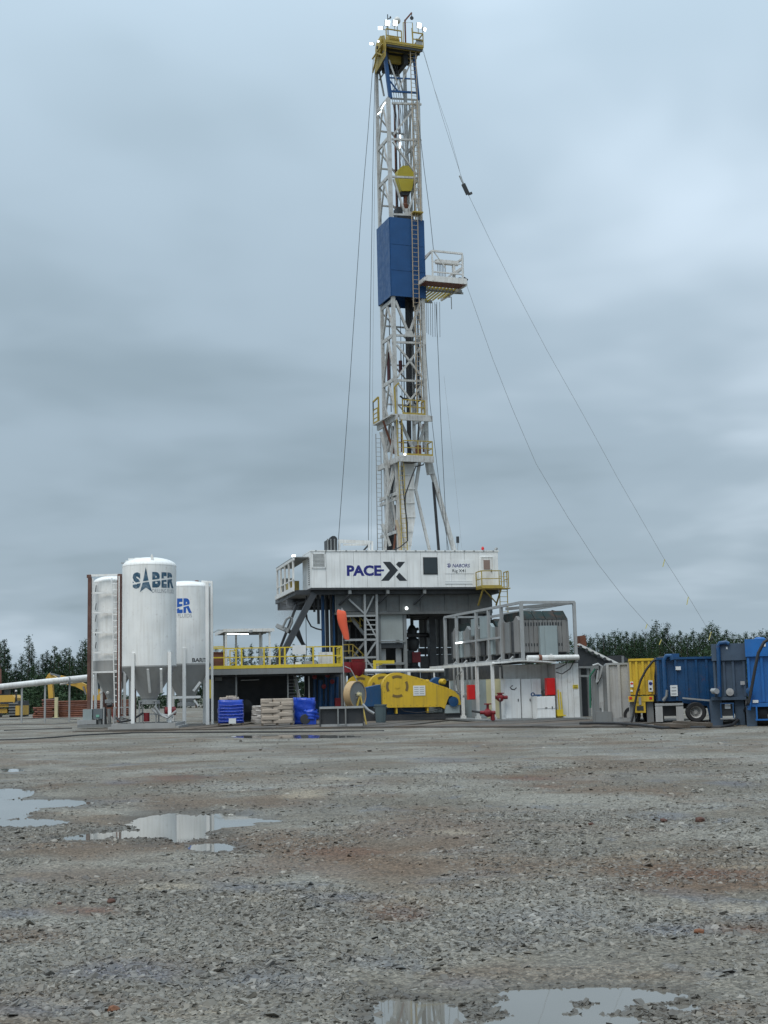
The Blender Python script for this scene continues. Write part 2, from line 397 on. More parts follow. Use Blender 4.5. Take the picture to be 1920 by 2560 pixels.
# puddles: centre and half-size in photo pixels, turned into hollows of the yard
POOLS = [(105, 2010, 98, 8), (15, 2026, 55, 24), (60, 2060, 84, 8), (25, 1985, 40, 10), (30, 1927, 20, 3), (-80, 2025, 80, 36),
         (440, 2070, 84, 27), (515, 2055, 92, 14), (590, 2053, 60, 6), (330, 2090, 80, 9), (205, 2099, 46, 4), (668, 2055, 28, 3),
         (535, 2123, 48, 9), (1060, 2545, 95, 30), (1000, 2562, 62, 46), (1460, 2496, 165, 16), (1345, 2526, 100, 24), (1400, 2562, 170, 20), (1490, 2530, 60, 12),
         (1700, 2528, 34, 7), (1560, 2512, 60, 8), (735, 1843, 125, 3)]
WATER = 0.012
def pool(px, py):
    s = np.full(px.shape, 9.0)
    for cx, cy, rx, ry in POOLS:
        s = np.minimum(s, np.sqrt(((px - cx) / rx) ** 2 + ((py - cy) / ry) ** 2) - 1)
    return s
# wheel ruts: pairs of shallow grooves with a lip, along gentle curves across the yard (start, direction, bend)
RUTS = [(-6, 44, 1.0, -0.28, 0.012), (2, 40, 1.0, 0.10, -0.010), (-9, 31, 1.0, 0.16, 0.006), (1, 27, 1.0, -0.12, 0.016), (-5, 18, 1.0, 0.22, 0.02), (-3, 12.5, 1.0, 0.05, -0.03)]
def ruts(X, Y):
    z = np.zeros_like(X)
    for x0, y0, _, sl_, bd in RUTS:
        yc = y0 + sl_ * (X - x0) + bd * (X - x0) ** 2
        for off in (0.0, 1.9):
            d = np.abs(Y - yc - off + (fbm(X * 0.7, Y * 0.7, 51, 2) - 0.5) * 0.5); al = np.clip((fbm(X * 0.35 + off, Y * 0.35, 61, 2) - 0.35) * 4, 0, 1)
            z += al * (-0.022 * np.clip(1 - d / 0.22, 0, 1) + 0.016 * np.clip(1 - np.abs(d - 0.32) / 0.14, 0, 1))
    return z
# stains of the ground itself: brown mud, red clay, slate-blue stone, pale sand (pixel centre, half-size, strength)
BROWN = [(420, 1950, 120, 12, .9), (330, 1962, 190, 9, .6), (500, 2012, 330, 18, .7), (700, 2122, 330, 36, .9), (860, 2172, 260, 26, .8), (1040, 2065, 140, 34, .8), (1110, 2092, 170, 34, .8), (1300, 1950, 150, 8, .8),
         (1400, 1966, 130, 11, .8), (1520, 1978, 150, 11, .7), (1690, 1990, 110, 9, .6), (1650, 2192, 260, 24, 1.), (1810, 2222, 220, 22, 1.), (1850, 2335, 100, 16, .8), (1000, 2290, 80, 28, .7), (200, 2290, 100, 12, .7), (60, 2350, 90, 18, .8), (150, 2200, 180, 16, .6),
         (1250, 2170, 200, 26, .6), (300, 2130, 280, 22, .7), (1450, 2080, 220, 14, .5), (1750, 1905, 180, 5, .6), (1100, 1862, 260, 4, .7), (700, 1880, 260, 6, .4), (350, 2440, 140, 24, .5), (1250, 2440, 160, 16, .4), (1780, 2540, 160, 20, .6), (900, 1960, 200, 8, .4)]
REDC = [(440, 1948, 60, 6, .8), (230, 2292, 70, 9, .8), (1000, 2295, 50, 18, .6), (1780, 2200, 120, 10, .7), (1330, 1955, 60, 5, .7), (860, 2140, 90, 10, .5), (1870, 2340, 60, 8, .7), (1380, 1972, 60, 6, .6)]
SLATE = [(1690, 2340, 80, 14, .9), (640, 2235, 90, 12, .8), (860, 2252, 80, 9, .8), (1330, 2310, 130, 22, .5), (330, 2450, 130, 20, .8), (120, 2540, 120, 24, .7), (700, 2480, 160, 26, .6), (40, 2300, 60, 10, .7), (1650, 2052, 60, 8, .7), (1840, 1968, 70, 8, .7), (280, 1962, 40, 5, .6), (1100, 1905, 60, 6, .6), (1150, 2470, 170, 16, .5)]
SAND = [(760, 1992, 44, 9, .9), (855, 1955, 34, 6, .9), (1135, 2092, 50, 5, .8), (430, 2232, 70, 7, .7), (620, 2260, 60, 8, .7), (1300, 2420, 120, 12, .6), (1860, 2290, 120, 12, .7), (1100, 2262, 90, 14, .7), (150, 2530, 60, 10, .7), (1600, 2150, 120, 8, .6), (560, 2550, 100, 16, .5), (1880, 2180, 90, 5, .6)]
def stains(X, Y):
    px, py = to_px(X, np.maximum(Y, 1.0), np.zeros_like(X)); wob = fbm(X * 1.3, Y * 0.9, 71, 5) - 0.5; wob2 = fbm(X * 0.5, Y * 0.5, 81, 4) - 0.5; r_ = []
    for tab in (BROWN, REDC, SLATE, SAND):
        a = np.zeros_like(X)
        for cx, cy, rx, ry, k in tab:
            d = np.sqrt(((px - cx) / (rx * 1.25)) ** 2 + ((py - cy) / (ry * 1.25)) ** 2); a = np.maximum(a, k * np.clip(1.25 - d + wob * 2.2 + wob2 * 0.6, 0, 1))
        r_.append(np.where(Y > 3, a, 0))
    return np.stack(r_, -1)
def ground_z(X, Y):
    px, py = to_px(X, np.maximum(Y, 1.0), np.zeros_like(X))
    s = pool(px, py) + (fbm(X * 2.2, Y * 1.6, 5, 3) - 0.5) * 0.8 + (fbm(X * 8, Y * 5, 15, 3) - 0.5) * 0.55 - 0.10
    s = np.where(Y < 3.0, 9.0, s)
    hol = np.clip((0.45 - s) / 0.9, 0, 1); hol = hol * hol * (3 - 2 * hol)
    rough = 0.012 * fbm(X * 9, Y * 9, 3, 3) + 0.03 * fbm(X * 0.9, Y * 0.9, 1, 4) + 0.03 * fbm(X * 0.17, Y * 0.17, 2, 3)
    near = np.clip((2.6 - s) / 1.8, 0, 1); fine = 0.012 * fbm(X * 9, Y * 9, 3, 3)
    dry = (rough + 0.008 + ruts(X, Y)) * (1 - near) + (0.014 + fine) * near
    return dry - 0.045 * hol
def wetness(X, Y):
    px, py = to_px(X, np.maximum(Y, 1.0), np.zeros_like(X)); q = pool(px, py) + (fbm(X * 3, Y * 2, 91, 3) - 0.5) * 1.2
    return np.where(Y > 3, np.clip((1.5 - q) / 1.5, 0, 1), 0)
def add_stain(me, S):
    at = me.attributes.new('stain', 'FLOAT_COLOR', 'POINT'); at.data.foreach_set('color', S.astype(np.float32).ravel())
def make_ground():
    d = np.concatenate([np.geomspace(2.6, 46, 470), np.geomspace(46.3, 260, 90)])
    t = np.concatenate([-np.geomspace(3.5, 0.46, 24), np.linspace(-0.44, 0.44, 330), np.geomspace(0.46, 3.5, 24)])
    X = np.outer(d, t); Y = np.outer(d, np.ones_like(t)); Z = ground_z(X, Y)
    fade = np.clip((Y - 150) / 100, 0, 1); Z = Z * (1 - fade) - 0.2 * fade
    side = np.clip((np.abs(X / Y) - 2.2) / 1.3, 0, 1); Z = Z * (1 - side) - 0.2 * side
    nr, ncol = X.shape
    V = np.stack([X, Y, Z], 2).reshape(-1, 3)
    i = np.arange((nr - 1))[:, None] * ncol + np.arange(ncol - 1)[None, :]
    F = np.stack([i, i + 1, i + ncol + 1, i + ncol], 2).reshape(-1, 4)
    me = bpy.data.meshes.new('gravel_yard')
    me.vertices.add(len(V)); me.vertices.foreach_set('co', V.ravel())
    me.loops.add(F.size); me.loops.foreach_set('vertex_index', F.ravel().astype(np.int32))
    me.polygons.add(len(F)); me.polygons.foreach_set('loop_start', np.arange(0, F.size, 4, dtype=np.int32))
    me.update(calc_edges=True); me.polygons.foreach_set('use_smooth', [True] * len(F))
    add_stain(me, stains(X, Y).reshape(-1, 4)); wa = me.attributes.new('wet', 'FLOAT', 'POINT'); wa.data.foreach_set('value', wetness(X, Y).astype(np.float32).ravel())
    o = bpy.data.objects.new('gravel_yard', me); COL.objects.link(o); return struct(o)
def ground_material(stones=False):
    m = bpy.data.materials.new('crushed_stone' if stones else 'wet_gravel'); m.use_nodes = True; t = m.node_tree; b = t.nodes['Principled BSDF']; L = t.links.new
    geo = t.nodes.new('ShaderNodeNewGeometry'); P = geo.outputs['Position']
    def noise(sc, det=5, ro=0.55, off=0, dist=0.0):
        mp = t.nodes.new('ShaderNodeMapping'); mp.inputs['Location'].default_value = (off, off * 1.7, 0); mp.inputs['Scale'].default_value = (1, 1, 0.0 if not stones else 1.0); L(P, mp.inputs[0])
        n = t.nodes.new('ShaderNodeTexNoise'); n.inputs['Scale'].default_value = sc; n.inputs['Detail'].default_value = det; n.inputs['Roughness'].default_value = ro
        n.inputs['Distortion'].default_value = dist; L(mp.outputs[0], n.inputs['Vector']); return n.outputs[0]
    def rmp(s, a, c, lo=0., hi=1.):
        n = t.nodes.new('ShaderNodeMapRange'); n.interpolation_type = 'SMOOTHSTEP'
        for k, v in zip(('From Min', 'From Max', 'To Min', 'To Max'), (a, c, lo, hi)): n.inputs[k].default_value = v
        L(s, n.inputs[0]); return n.outputs[0]
    def mixc(f, A, B, bt='MIX'):
        n = t.nodes.new('ShaderNodeMix'); n.data_type = 'RGBA'; n.blend_type = bt
        if isinstance(f, float): n.inputs[0].default_value = f
        else: L(f, n.inputs[0])
        for i, v in ((6, A), (7, B)):
            if isinstance(v, tuple): n.inputs[i].default_value = (*v, 1)
            else: L(v, n.inputs[i])
        return n.outputs[2]
    c = mixc(rmp(noise(0.30, 5), 0.38, 0.64), (0.148, 0.132, 0.106), (0.222, 0.208, 0.176))
    c = mixc(rmp(noise(1.1, 6, 0.6, 31, 0.7), 0.56, 0.68, 0, 0.50), c, (0.120, 0.130, 0.150))
    c = mixc(rmp(noise(0.26, 7, 0.66, 63, 0.9), 0.50, 0.62, 0, 0.65), c, (0.138, 0.098, 0.066))
    sa = t.nodes.new('ShaderNodeAttribute'); sa.attribute_name = 'stain'; sx_ = t.nodes.new('ShaderNodeSeparateColor'); L(sa.outputs['Color'], sx_.inputs[0])
    def sm(src, k):
        n = t.nodes.new('ShaderNodeMath'); n.operation = 'MULTIPLY'; n.use_clamp = True; L(src, n.inputs[0]); n.inputs[1].default_value = k; return n.outputs[0]
    c = mixc(sm(sx_.outputs[0], 0.95), c, (0.128, 0.086, 0.057))      # brown mud
    c = mixc(sm(sx_.outputs[1], 0.85), c, (0.122, 0.058, 0.035))      # red clay
    c = mixc(sm(sx_.outputs[2], 0.70), c, (0.120, 0.130, 0.158))      # slate-blue stone
    c = mixc(sm(sa.outputs['Alpha'], 0.75), c, (0.30, 0.255, 0.19))   # pale sand
    c = mixc(rmp(noise(0.5, 7, 0.7, 333, 0.6), 0.57, 0.70, 0, 0.60), c, (0.070, 0.062, 0.052))      # damp
    c = mixc(rmp(noise(2.6, 5, 0.6, 411, 0.8), 0.56, 0.68, 0, 0.42), c, (0.078, 0.064, 0.050))      # smeared mud
    if stones:
        at = t.nodes.new('ShaderNodeAttribute'); at.attribute_name = 'tint'
        rr = t.nodes.new('ShaderNodeValToRGB'); L(at.outputs['Fac'], rr.inputs[0]); q = rr.color_ramp
        q.elements[0].position = 0; q.elements[0].color = (0.075, 0.080, 0.088, 1); q.elements[1].position = 1; q.elements[1].color = (0.42, 0.40, 0.36, 1)
        for ps, cl in ((0.3, (0.118, 0.118, 0.112)), (0.55, (0.19, 0.185, 0.170)), (0.8, (0.27, 0.25, 0.215))):
            e = q.elements.new(ps); e.color = (*cl, 1)
        c = mixc(0.42, c, rr.outputs[0])
        L(rmp(noise(40, 3), 0.3, 0.7, 0.45, 0.8), b.inputs['Roughness'])
    else:
        sp = t.nodes.new('ShaderNodeTexVoronoi'); sp.inputs['Scale'].default_value = 38; L(P, sp.inputs['Vector'])
        sp2 = t.nodes.new('ShaderNodeTexVoronoi'); sp2.inputs['Scale'].default_value = 80; L(P, sp2.inputs['Vector'])
        v1 = rmp(sp.outputs['Color'], 0.0, 1.0, 0.60, 1.40); v2 = rmp(sp2.outputs['Color'], 0, 1, 0.70, 1.30)
        pr = t.nodes.new('ShaderNodeMath'); pr.operation = 'MULTIPLY'; L(v1, pr.inputs[0]); L(v2, pr.inputs[1])
        sc_ = t.nodes.new('ShaderNodeVectorMath'); sc_.operation = 'SCALE'; L(c, sc_.inputs[0]); L(pr.outputs[0], sc_.inputs['Scale']); c = sc_.outputs[0]
        wet = rmp(noise(0.35, 6, 0.6, 211, 0.5), 0.42, 0.62)
        L(rmp(wet, 0, 1, 0.85, 0.55), b.inputs['Roughness'])
        bn = t.nodes.new('ShaderNodeBump'); bn.inputs['Strength'].default_value = 0.9; bn.inputs['Distance'].default_value = 0.02
        ad = t.nodes.new('ShaderNodeMath'); ad.operation = 'ADD'; L(sp.outputs['Distance'], ad.inputs[0]); L(noise(8, 6), ad.inputs[1])
        L(ad.outputs[0], bn.inputs['Height']); L(bn.outputs[0], b.inputs['Normal'])
    wt = t.nodes.new('ShaderNodeAttribute'); wt.attribute_name = 'wet'
    c = mixc(rmp(wt.outputs['Fac'], 0, 1, 0, 0.62), c, (0.048, 0.042, 0.034))      # soaked margin of the puddles
    L(c, b.inputs['Base Color']); L(rmp(wt.outputs['Fac'], 0, 1, 0.22, 0.5), b.inputs['Specular IOR Level'])
    return m
yard = make_ground(); yard.data.materials.append(ground_material())
# the country beyond
me = bpy.data.meshes.new('ground'); S_ = 3500
me.from_pydata([(-S_, -S_, -0.15), (S_, -S_, -0.15), (S_, S_, -0.15), (-S_, S_, -0.15)], [], [(0, 1, 2, 3)])
me.materials.append(mat('dull_field', (0.10, 0.105, 0.07), 0.9, dirt=0.6, dirtcol=(0.14, 0.12, 0.09), scale=0.05))
struct(bpy.data.objects.new('ground', me)); COL.objects.link(bpy.data.objects['ground'])
# standing water
mw = bpy.data.materials.new('muddy_water'); mw.use_nodes = True; b_ = mw.node_tree.nodes['Principled BSDF']
b_.inputs['Base Color'].default_value = (0.15, 0.14, 0.12, 1); b_.inputs['Roughness'].default_value = 0.02; b_.inputs['Specular IOR Level'].default_value = 0.6; b_.inputs['IOR'].default_value = 1.8
tt = mw.node_tree; nn = tt.nodes.new('ShaderNodeTexNoise'); nn.inputs['Scale'].default_value = 3.0; bb_ = tt.nodes.new('ShaderNodeBump'); bb_.inputs['Strength'].default_value = 0.012; bb_.inputs['Distance'].default_value = 0.02
tt.links.new(nn.outputs[0], bb_.inputs['Height']); tt.links.new(bb_.outputs[0], b_.inputs['Normal'])
for quad in ([(-260, 1905), (760, 1905), (760, 2150), (-260, 2150)],
             [(800, 2440), (2030, 2440), (2030, 2640), (800, 2640)], [(540, 1830), (930, 1830), (930, 1856), (540, 1856)]):
    pts = [G(x, y, WATER) for x, y in quad]
    me = bpy.data.meshes.new('puddle'); me.from_pydata([tuple(p) for p in pts], [], [(0, 3, 2, 1)]); me.materials.append(mw)
    o = bpy.data.objects.new('puddle', me); COL.objects.link(o); struct(o)

# loose crushed stone, each an angular chip lying on the yard
def make_stones():
    bands = [(5.0, 7.5, 3400, 0.0195), (7.5, 11, 2100, 0.020), (11, 17, 760, 0.022), (17, 28, 110, 0.026), (28, 46, 10, 0.032)]
    P = []; S = []
    for d0, d1, rho, sz in bands:
        half = 0.37; area = half * (d1 * d1 - d0 * d0); n = int(area * rho)
        y = np.sqrt(rng.uniform(d0 * d0, d1 * d1, n)); x = rng.uniform(-half, half, n) * y
        keep = rng.uniform(0, 1, n) * (1 + 0.9 * stains(x, y)[:, 0]) < np.clip((fbm(x * 0.8, y * 0.8, 21, 4) - 0.36) * 4.6, 0.06, 1.0)
        x, y = x[keep], y[keep]; z = ground_z(x, y)
        dry = (z > WATER - 0.004) | ((z > WATER - 0.016) & (rng.uniform(0, 1, len(z)) < 0.3))
        x, y, z = x[dry], y[dry], z[dry]
        s = sz * np.clip(rng.lognormal(0, 0.5, len(x)), 0.35, 3.2)
        P.append(np.stack([x, y, z], 1)); S.append(s)
    P = np.concatenate(P); S = np.concatenate(S); n = len(P)
    base = np.array([(-1, -1, -1), (1, -1, -1), (1, 1, -1), (-1, 1, -1), (-1, -1, 1), (1, -1, 1), (1, 1, 1), (-1, 1, 1)], float) * 0.5
    V = base[None] * (1 + rng.uniform(-0.55, 0.45, (n, 8, 3)))
    V[:, 4:, :2] *= 0.72
    V *= S[:, None, None] * np.stack([rng.uniform(0.7, 1.35, n), rng.uniform(0.6, 1.0, n), rng.uniform(0.18, 0.42, n)], 1)[:, None, :]
    a = rng.uniform(0, 2 * np.pi, n); tx = rng.normal(0, 0.28, n); ty = rng.normal(0, 0.28, n)
    V[:, :, 2] += V[:, :, 0] * tx[:, None] + V[:, :, 1] * ty[:, None]
    ca, sa = np.cos(a)[:, None], np.sin(a)[:, None]
    x, y = V[:, :, 0] * ca - V[:, :, 1] * sa, V[:, :, 0] * sa + V[:, :, 1] * ca
    V = np.stack([x, y, V[:, :, 2]], 2) + P[:, None, :]; V[:, :, 2] += (S * 0.03)[:, None]
    f = np.array([(0, 3, 2, 1), (4, 5, 6, 7), (0, 1, 5, 4), (1, 2, 6, 5), (2, 3, 7, 6), (3, 0, 4, 7)])
    F = (f[None] + (np.arange(n) * 8)[:, None, None]).reshape(-1, 4)
    me = bpy.data.meshes.new('gravel_stones'); V = V.reshape(-1, 3)
    me.vertices.add(len(V)); me.vertices.foreach_set('co', V.ravel())
    me.loops.add(F.size); me.loops.foreach_set('vertex_index', F.ravel().astype(np.int32))
    me.polygons.add(len(F)); me.polygons.foreach_set('loop_start', np.arange(0, F.size, 4, dtype=np.int32)); me.update(calc_edges=True); me.polygons.foreach_set('use_smooth', [False] * len(F))
    add_stain(me, np.repeat(stains(P[:, 0], P[:, 1]) * 0.8, 8, axis=0)); wa = me.attributes.new('wet', 'FLOAT', 'POINT'); wa.data.foreach_set('value', np.repeat(wetness(P[:, 0], P[:, 1]), 8).astype(np.float32))
    at = me.attributes.new('tint', 'FLOAT', 'POINT'); at.data.foreach_set('value', np.repeat(np.clip(rng.normal(0.47, 0.27, n), 0, 1), 8).astype(np.float32))
    me.materials.append(ground_material(True))
    o = bpy.data.objects.new('gravel_stones', me); COL.objects.link(o); stuff(o)
    print('stones', n)
    return tag(o, 'loose grey crushed stone chips strewn over the yard', 'gravel')
make_stones()
# clay lumps big enough to tell apart
for i, (px, py, s, lb) in enumerate([(278, 2272, 0.036, 'dark red clay lump lying on grey gravel beside a smaller one'), (148, 2276, 0.020, 'small rust red clay lump near a darker bigger one'),
                      (1750, 2352, 0.034, 'orange brown clay lump near the purple grey stones'), (1660, 2066, 0.045, 'red brown clay lump, the smaller of two lying side by side'),
                      (1752, 2066, 0.058, 'red brown clay lump, the wider of two lying side by side'), (283, 2552, 0.030, 'bright orange stone lying alone among slate blue gravel'),
                      (1478, 2072, 0.032, 'dark brown clod alone on the pale gravel')]):
    g = G(px, py); bm = bmesh.new(); bmesh.ops.create_icosphere(bm, subdivisions=2, radius=s)
    for v in bm.verts: v.co *= 1 + random.uniform(-0.22, 0.2); v.co.z *= 0.62
    me = bpy.data.meshes.new('clay_lump'); bm.to_mesh(me); bm.free()
    me.materials.append(mat('red_clay', (0.085, 0.036, 0.024), 0.8, dirt=0.4) if i not in (2, 5) else mat('orange_clay', (0.17, 0.072, 0.036), 0.8))
    o = bpy.data.objects.new('clay_lump', me); COL.objects.link(o)
    o.location = (g.x, g.y, float(ground_z(np.array([g.x]), np.array([g.y]))[0]) + s * 0.35); tag(o, lb, 'clay lump')

# ================================================================== pine wood
def leaf_mat(name, a, b):
    m = bpy.data.materials.new(name); m.use_nodes = True; t = m.node_tree; p = t.nodes['Principled BSDF']; L = t.links.new
    oi = t.nodes.new('ShaderNodeObjectInfo'); co = t.nodes.new('ShaderNodeTexCoord'); n = t.nodes.new('ShaderNodeTexNoise'); n.inputs['Scale'].default_value = 1.1; n.inputs['Detail'].default_value = 3
    L(co.outputs['Object'], n.inputs['Vector'])
    ad = t.nodes.new('ShaderNodeMath'); ad.operation = 'MULTIPLY_ADD'; L(oi.outputs['Random'], ad.inputs[0]); ad.inputs[1].default_value = 0.7; 
    sb = t.nodes.new('ShaderNodeMath'); sb.operation = 'MULTIPLY_ADD'; L(n.outputs[0], sb.inputs[0]); sb.inputs[1].default_value = 1.3; sb.inputs[2].default_value = -0.6
    L(sb.outputs[0], ad.inputs[2])
    mx_ = t.nodes.new('ShaderNodeMix'); mx_.data_type = 'RGBA'; L(ad.outputs[0], mx_.inputs[0]); mx_.inputs[6].default_value = (*a, 1); mx_.inputs[7].default_value = (*b, 1)
    L(mx_.outputs[2], p.inputs['Base Color']); p.inputs['Roughness'].default_value = 0.7; p.inputs['Specular IOR Level'].default_value = 0.25
    return m
M_pine = leaf_mat('pine_needles', (0.016, 0.038, 0.022), (0.050, 0.092, 0.034))
M_bark = mat('pine_bark', (0.09, 0.065, 0.05), 0.9, var=0.2)
def crown_mesh(H, Rr, base, seed, loose):
    r = np.random.default_rng(seed); V = []; F = []
    nb = int(84 * (1.1 - 0.25 * loose))
    for i in range(nb):
        t = (i + r.uniform(0, 1)) / nb; z = H * (base + (1 - base) * t)
        rad = Rr * (1 - t) ** (0.8 if loose < 0.5 else 0.62) * r.uniform(0.55, 1.12) + 0.10
        if t < 0.18: rad *= 0.6 + 2.2 * t
        a = r.uniform(0, 2 * np.pi); up = 0.25 + 0.75 * t
        L_ = rad
        for k in range(int(10 + L_ * 17)):
            s = r.uniform(0.15, 1.0) ** 0.75
            c = np.array([np.cos(a) * L_ * s, np.sin(a) * L_ * s, z + up * L_ * s * s * 0.55]) + r.normal(0, 0.10 + 0.05 * loose, 3)
            sz = r.uniform(0.09, 0.18) * (1 - 0.35 * t)
            for q in range(3):
                d1 = r.normal(0, 1, 3); d1 /= np.linalg.norm(d1); d2 = r.normal(0, 1, 3); d2 -= d1 * d1.dot(d2); d2 /= np.linalg.norm(d2)
                d1[2] = abs(d1[2]); k0 = len(V)
                V += [c - d2 * sz * 0.55, c + d2 * sz * 0.55, c + d1 * sz * 0.95]; F.append((k0, k0 + 1, k0 + 2))
    me = bpy.data.meshes.new('crown'); me.from_pydata([tuple(v) for v in V], [], F); me.materials.append(M_pine); return me
def trunk_mesh(H):
    mb = MB().tube([(0, 0, -0.2), (0.03, 0, H * 0.5), (0, 0.02, H * 0.985)], 0.15, 7, r2=0.02)
    for i in range(9):
        z = H * (0.22 + 0.08 * i); a = i * 2.4; L_ = 0.9 * (1 - i / 11)
        mb.tube([(0, 0, z), (math.cos(a) * L_, math.sin(a) * L_, z + L_ * 0.35)], 0.03, 4)
    me = mb.mesh('trunk'); me.materials.append(M_bark); return me
VAR = []
for i, (H, Rr, base, loose) in enumerate([(9, 1.5, 0.12, 0), (8, 1.7, 0.10, 0.3), (10, 1.55, 0.16, 0.6), (7.5, 1.9, 0.08, 0.4), (9.5, 1.4, 0.2, 1.0), (8.5, 1.8, 0.1, 0.8), (9.2, 1.25, 0.10, 0.1)]):
    VAR.append((crown_mesh(H, Rr, base, 40 + i, loose), trunk_mesh(H), H))
def pine(x, y, h, k, label, group):
    cm, tm, H = VAR[k]; s = h / H
    t = thing('pine_tree', label, 'tree', loc=(x, y, -0.15), rotz=random.uniform(0, 6.28), group=group)
    t.scale = (s * random.uniform(0.9, 1.2), s * random.uniform(0.9, 1.2), s)
    for nm, me in (('trunk', tm), ('crown', cm)):
        o = bpy.data.objects.new(nm, me); COL.objects.link(o); o.parent = t
# skyline of the wood: pixel x, pixel y of the top
LEFT = [(2, 1606, 6), (12, 1600, 0), (28, 1680, 3), (40, 1660, 1), (73, 1593, 4), (55, 1640, 5), (85, 1668, 1), (97, 1652, 2), (107, 1636, 0), (118, 1628, 6), (128, 1640, 5), (137, 1617, 0),
        (147, 1640, 1), (155, 1628, 2), (165, 1622, 0), (174, 1621, 6), (183, 1645, 5), (196, 1632, 0), (206, 1607, 4), (214, 1600, 6), (224, 1625, 1), (240, 1640, 2), (258, 1635, 0), (-15, 1620, 2), (-30, 1600, 5)]
MID = [(560, 1612, 3), (590, 1600, 1), (608, 1606, 0), (628, 1598, 6), (648, 1606, 0), (668, 1603, 2), (690, 1600, 1), (712, 1606, 5), (735, 1598, 0), (760, 1600, 2), (540, 1608, 2), (515, 1606, 0), (490, 1600, 2), (780, 1604, 0), (810, 1606, 5)]
RIGHT = [(1420, 1592, 5), (1446, 1596, 3), (1462, 1590, 1), (1477, 1594, 5), (1492, 1586, 2), (1508, 1588, 1), (1522, 1592, 3), (1537, 1578, 5), (1552, 1582, 2), (1566, 1580, 0), (1586, 1584, 1), (1600, 1590, 3), (1613, 1582, 5),
         (1627, 1584, 1), (1640, 1556, 4), (1655, 1580, 3), (1668, 1560, 2), (1684, 1590, 5), (1700, 1578, 0), (1716, 1588, 1), (1733, 1578, 5), (1748, 1588, 3), (1762, 1572, 2), (1778, 1560, 5), (1792, 1570, 1), (1806, 1592, 3),
         (1816, 1576, 0), (1832, 1584, 5), (1848, 1590, 3), (1864, 1584, 1), (1884, 1584, 2), (1902, 1578, 5), (1918, 1580, 1), (1935, 1575, 3), (1950, 1582, 2)]
def plant(row, D, jit, label, group, drop=0, dx=0):
    for x, y, k in row:
        d = D + random.uniform(-jit, jit); p = AT(x + dx, y + drop, d)
        pine(p.x, p.y, p.z + 0.15, k, label, group)
plant(LEFT, 142, 5, 'dark pointed pine tree in the row behind the excavator and pipe stacks', 'pines behind the excavator')
plant(LEFT, 153, 4, 'dark pine tree deeper in the wood behind the front row of pines by the excavator', 'pines deep behind the excavator', 22, 7)
plant(LEFT, 134, 3, 'low bushy pine at the foot of the wood behind the pipe stacks', 'low pines behind the pipe stacks', 70, -4)
plant(MID, 150, 6, 'far pine tree seen through the yellow railed platform', 'pines seen through the platform', 14)
plant(RIGHT, 122, 5, 'green pine tree in the skyline row behind the blue tanks', 'pines behind the blue tanks')
plant(RIGHT, 112, 3, 'lower bushy pine in the front row of the wood behind the tanks', 'low pines behind the tanks', 42, 8)
plant(RIGHT, 134, 4, 'pine tree deep in the wood behind the skyline row over the blue tanks', 'pines deep behind the tanks', 12, -7)
# undergrowth that nobody could count
def bushes(x0, x1, D0, D1, n, hmax, seed, lb):
    r = np.random.default_rng(seed); V = []; F = []
    for i in range(n):
        x = r.uniform(x0, x1); y = r.uniform(D0, D1); z = r.uniform(0, 1) ** 0.8 * hmax * (0.55 + 0.45 * math.sin(x * 0.9) * math.sin(x * 0.37 + 1))
        c = np.array([x, y, z - 0.1])
        for q in range(3):
            d1 = r.normal(0, 1, 3); d1 /= np.linalg.norm(d1); d2 = r.normal(0, 1, 3); d2 -= d1 * d1.dot(d2); d2 /= np.linalg.norm(d2); s = r.uniform(0.12, 0.26); k0 = len(V)
            V += [c - d2 * s * 0.5, c + d2 * s * 0.5, c + d1 * s]; F.append((k0, k0 + 1, k0 + 2))
    me = bpy.data.meshes.new('undergrowth'); me.from_pydata([tuple(v) for v in V], [], F)
    me.materials.append(leaf_mat('undergrowth_leaves', (0.020, 0.044, 0.022), (0.048, 0.085, 0.034)))
    o = bpy.data.objects.new('undergrowth', me); COL.objects.link(o); stuff(o); tag(o, lb, 'undergrowth')
bushes(-62, -26, 126, 132, 8000, 4.2, 5, 'dark green undergrowth at the foot of the wood behind the excavator')
bushes(8, 48, 104, 110, 11000, 4.6, 6, 'dark green undergrowth at the foot of the wood behind the tanks')

bushes(-70, -30, 146, 156, 14000, 6.0, 15, 'dense green depth of the wood behind the excavator and its pines')
bushes(16, 62, 138, 148, 26000, 6.4, 16, 'dense green depth of the wood behind the skyline pines')
bushes(-30, 2, 156, 162, 6000, 4.6, 17, 'dense green depth of the wood seen through the railed platform')
# ================================================================== drilling rig: substructure, cabin, mast
SUB = frame_at(778, 1467, 80.0, 13)
s_p = SUB.p
zF = s_p(1000, 1467).z                       # level of the drill floor
uE = s_p(1246, 1420).x                       # right end of the cabin
zT = s_p(1000, 1378).z
sub = thing('rig_substructure', 'tall grimy grey steel substructure carrying the drill floor under the white cabin', 'substructure', SUB)
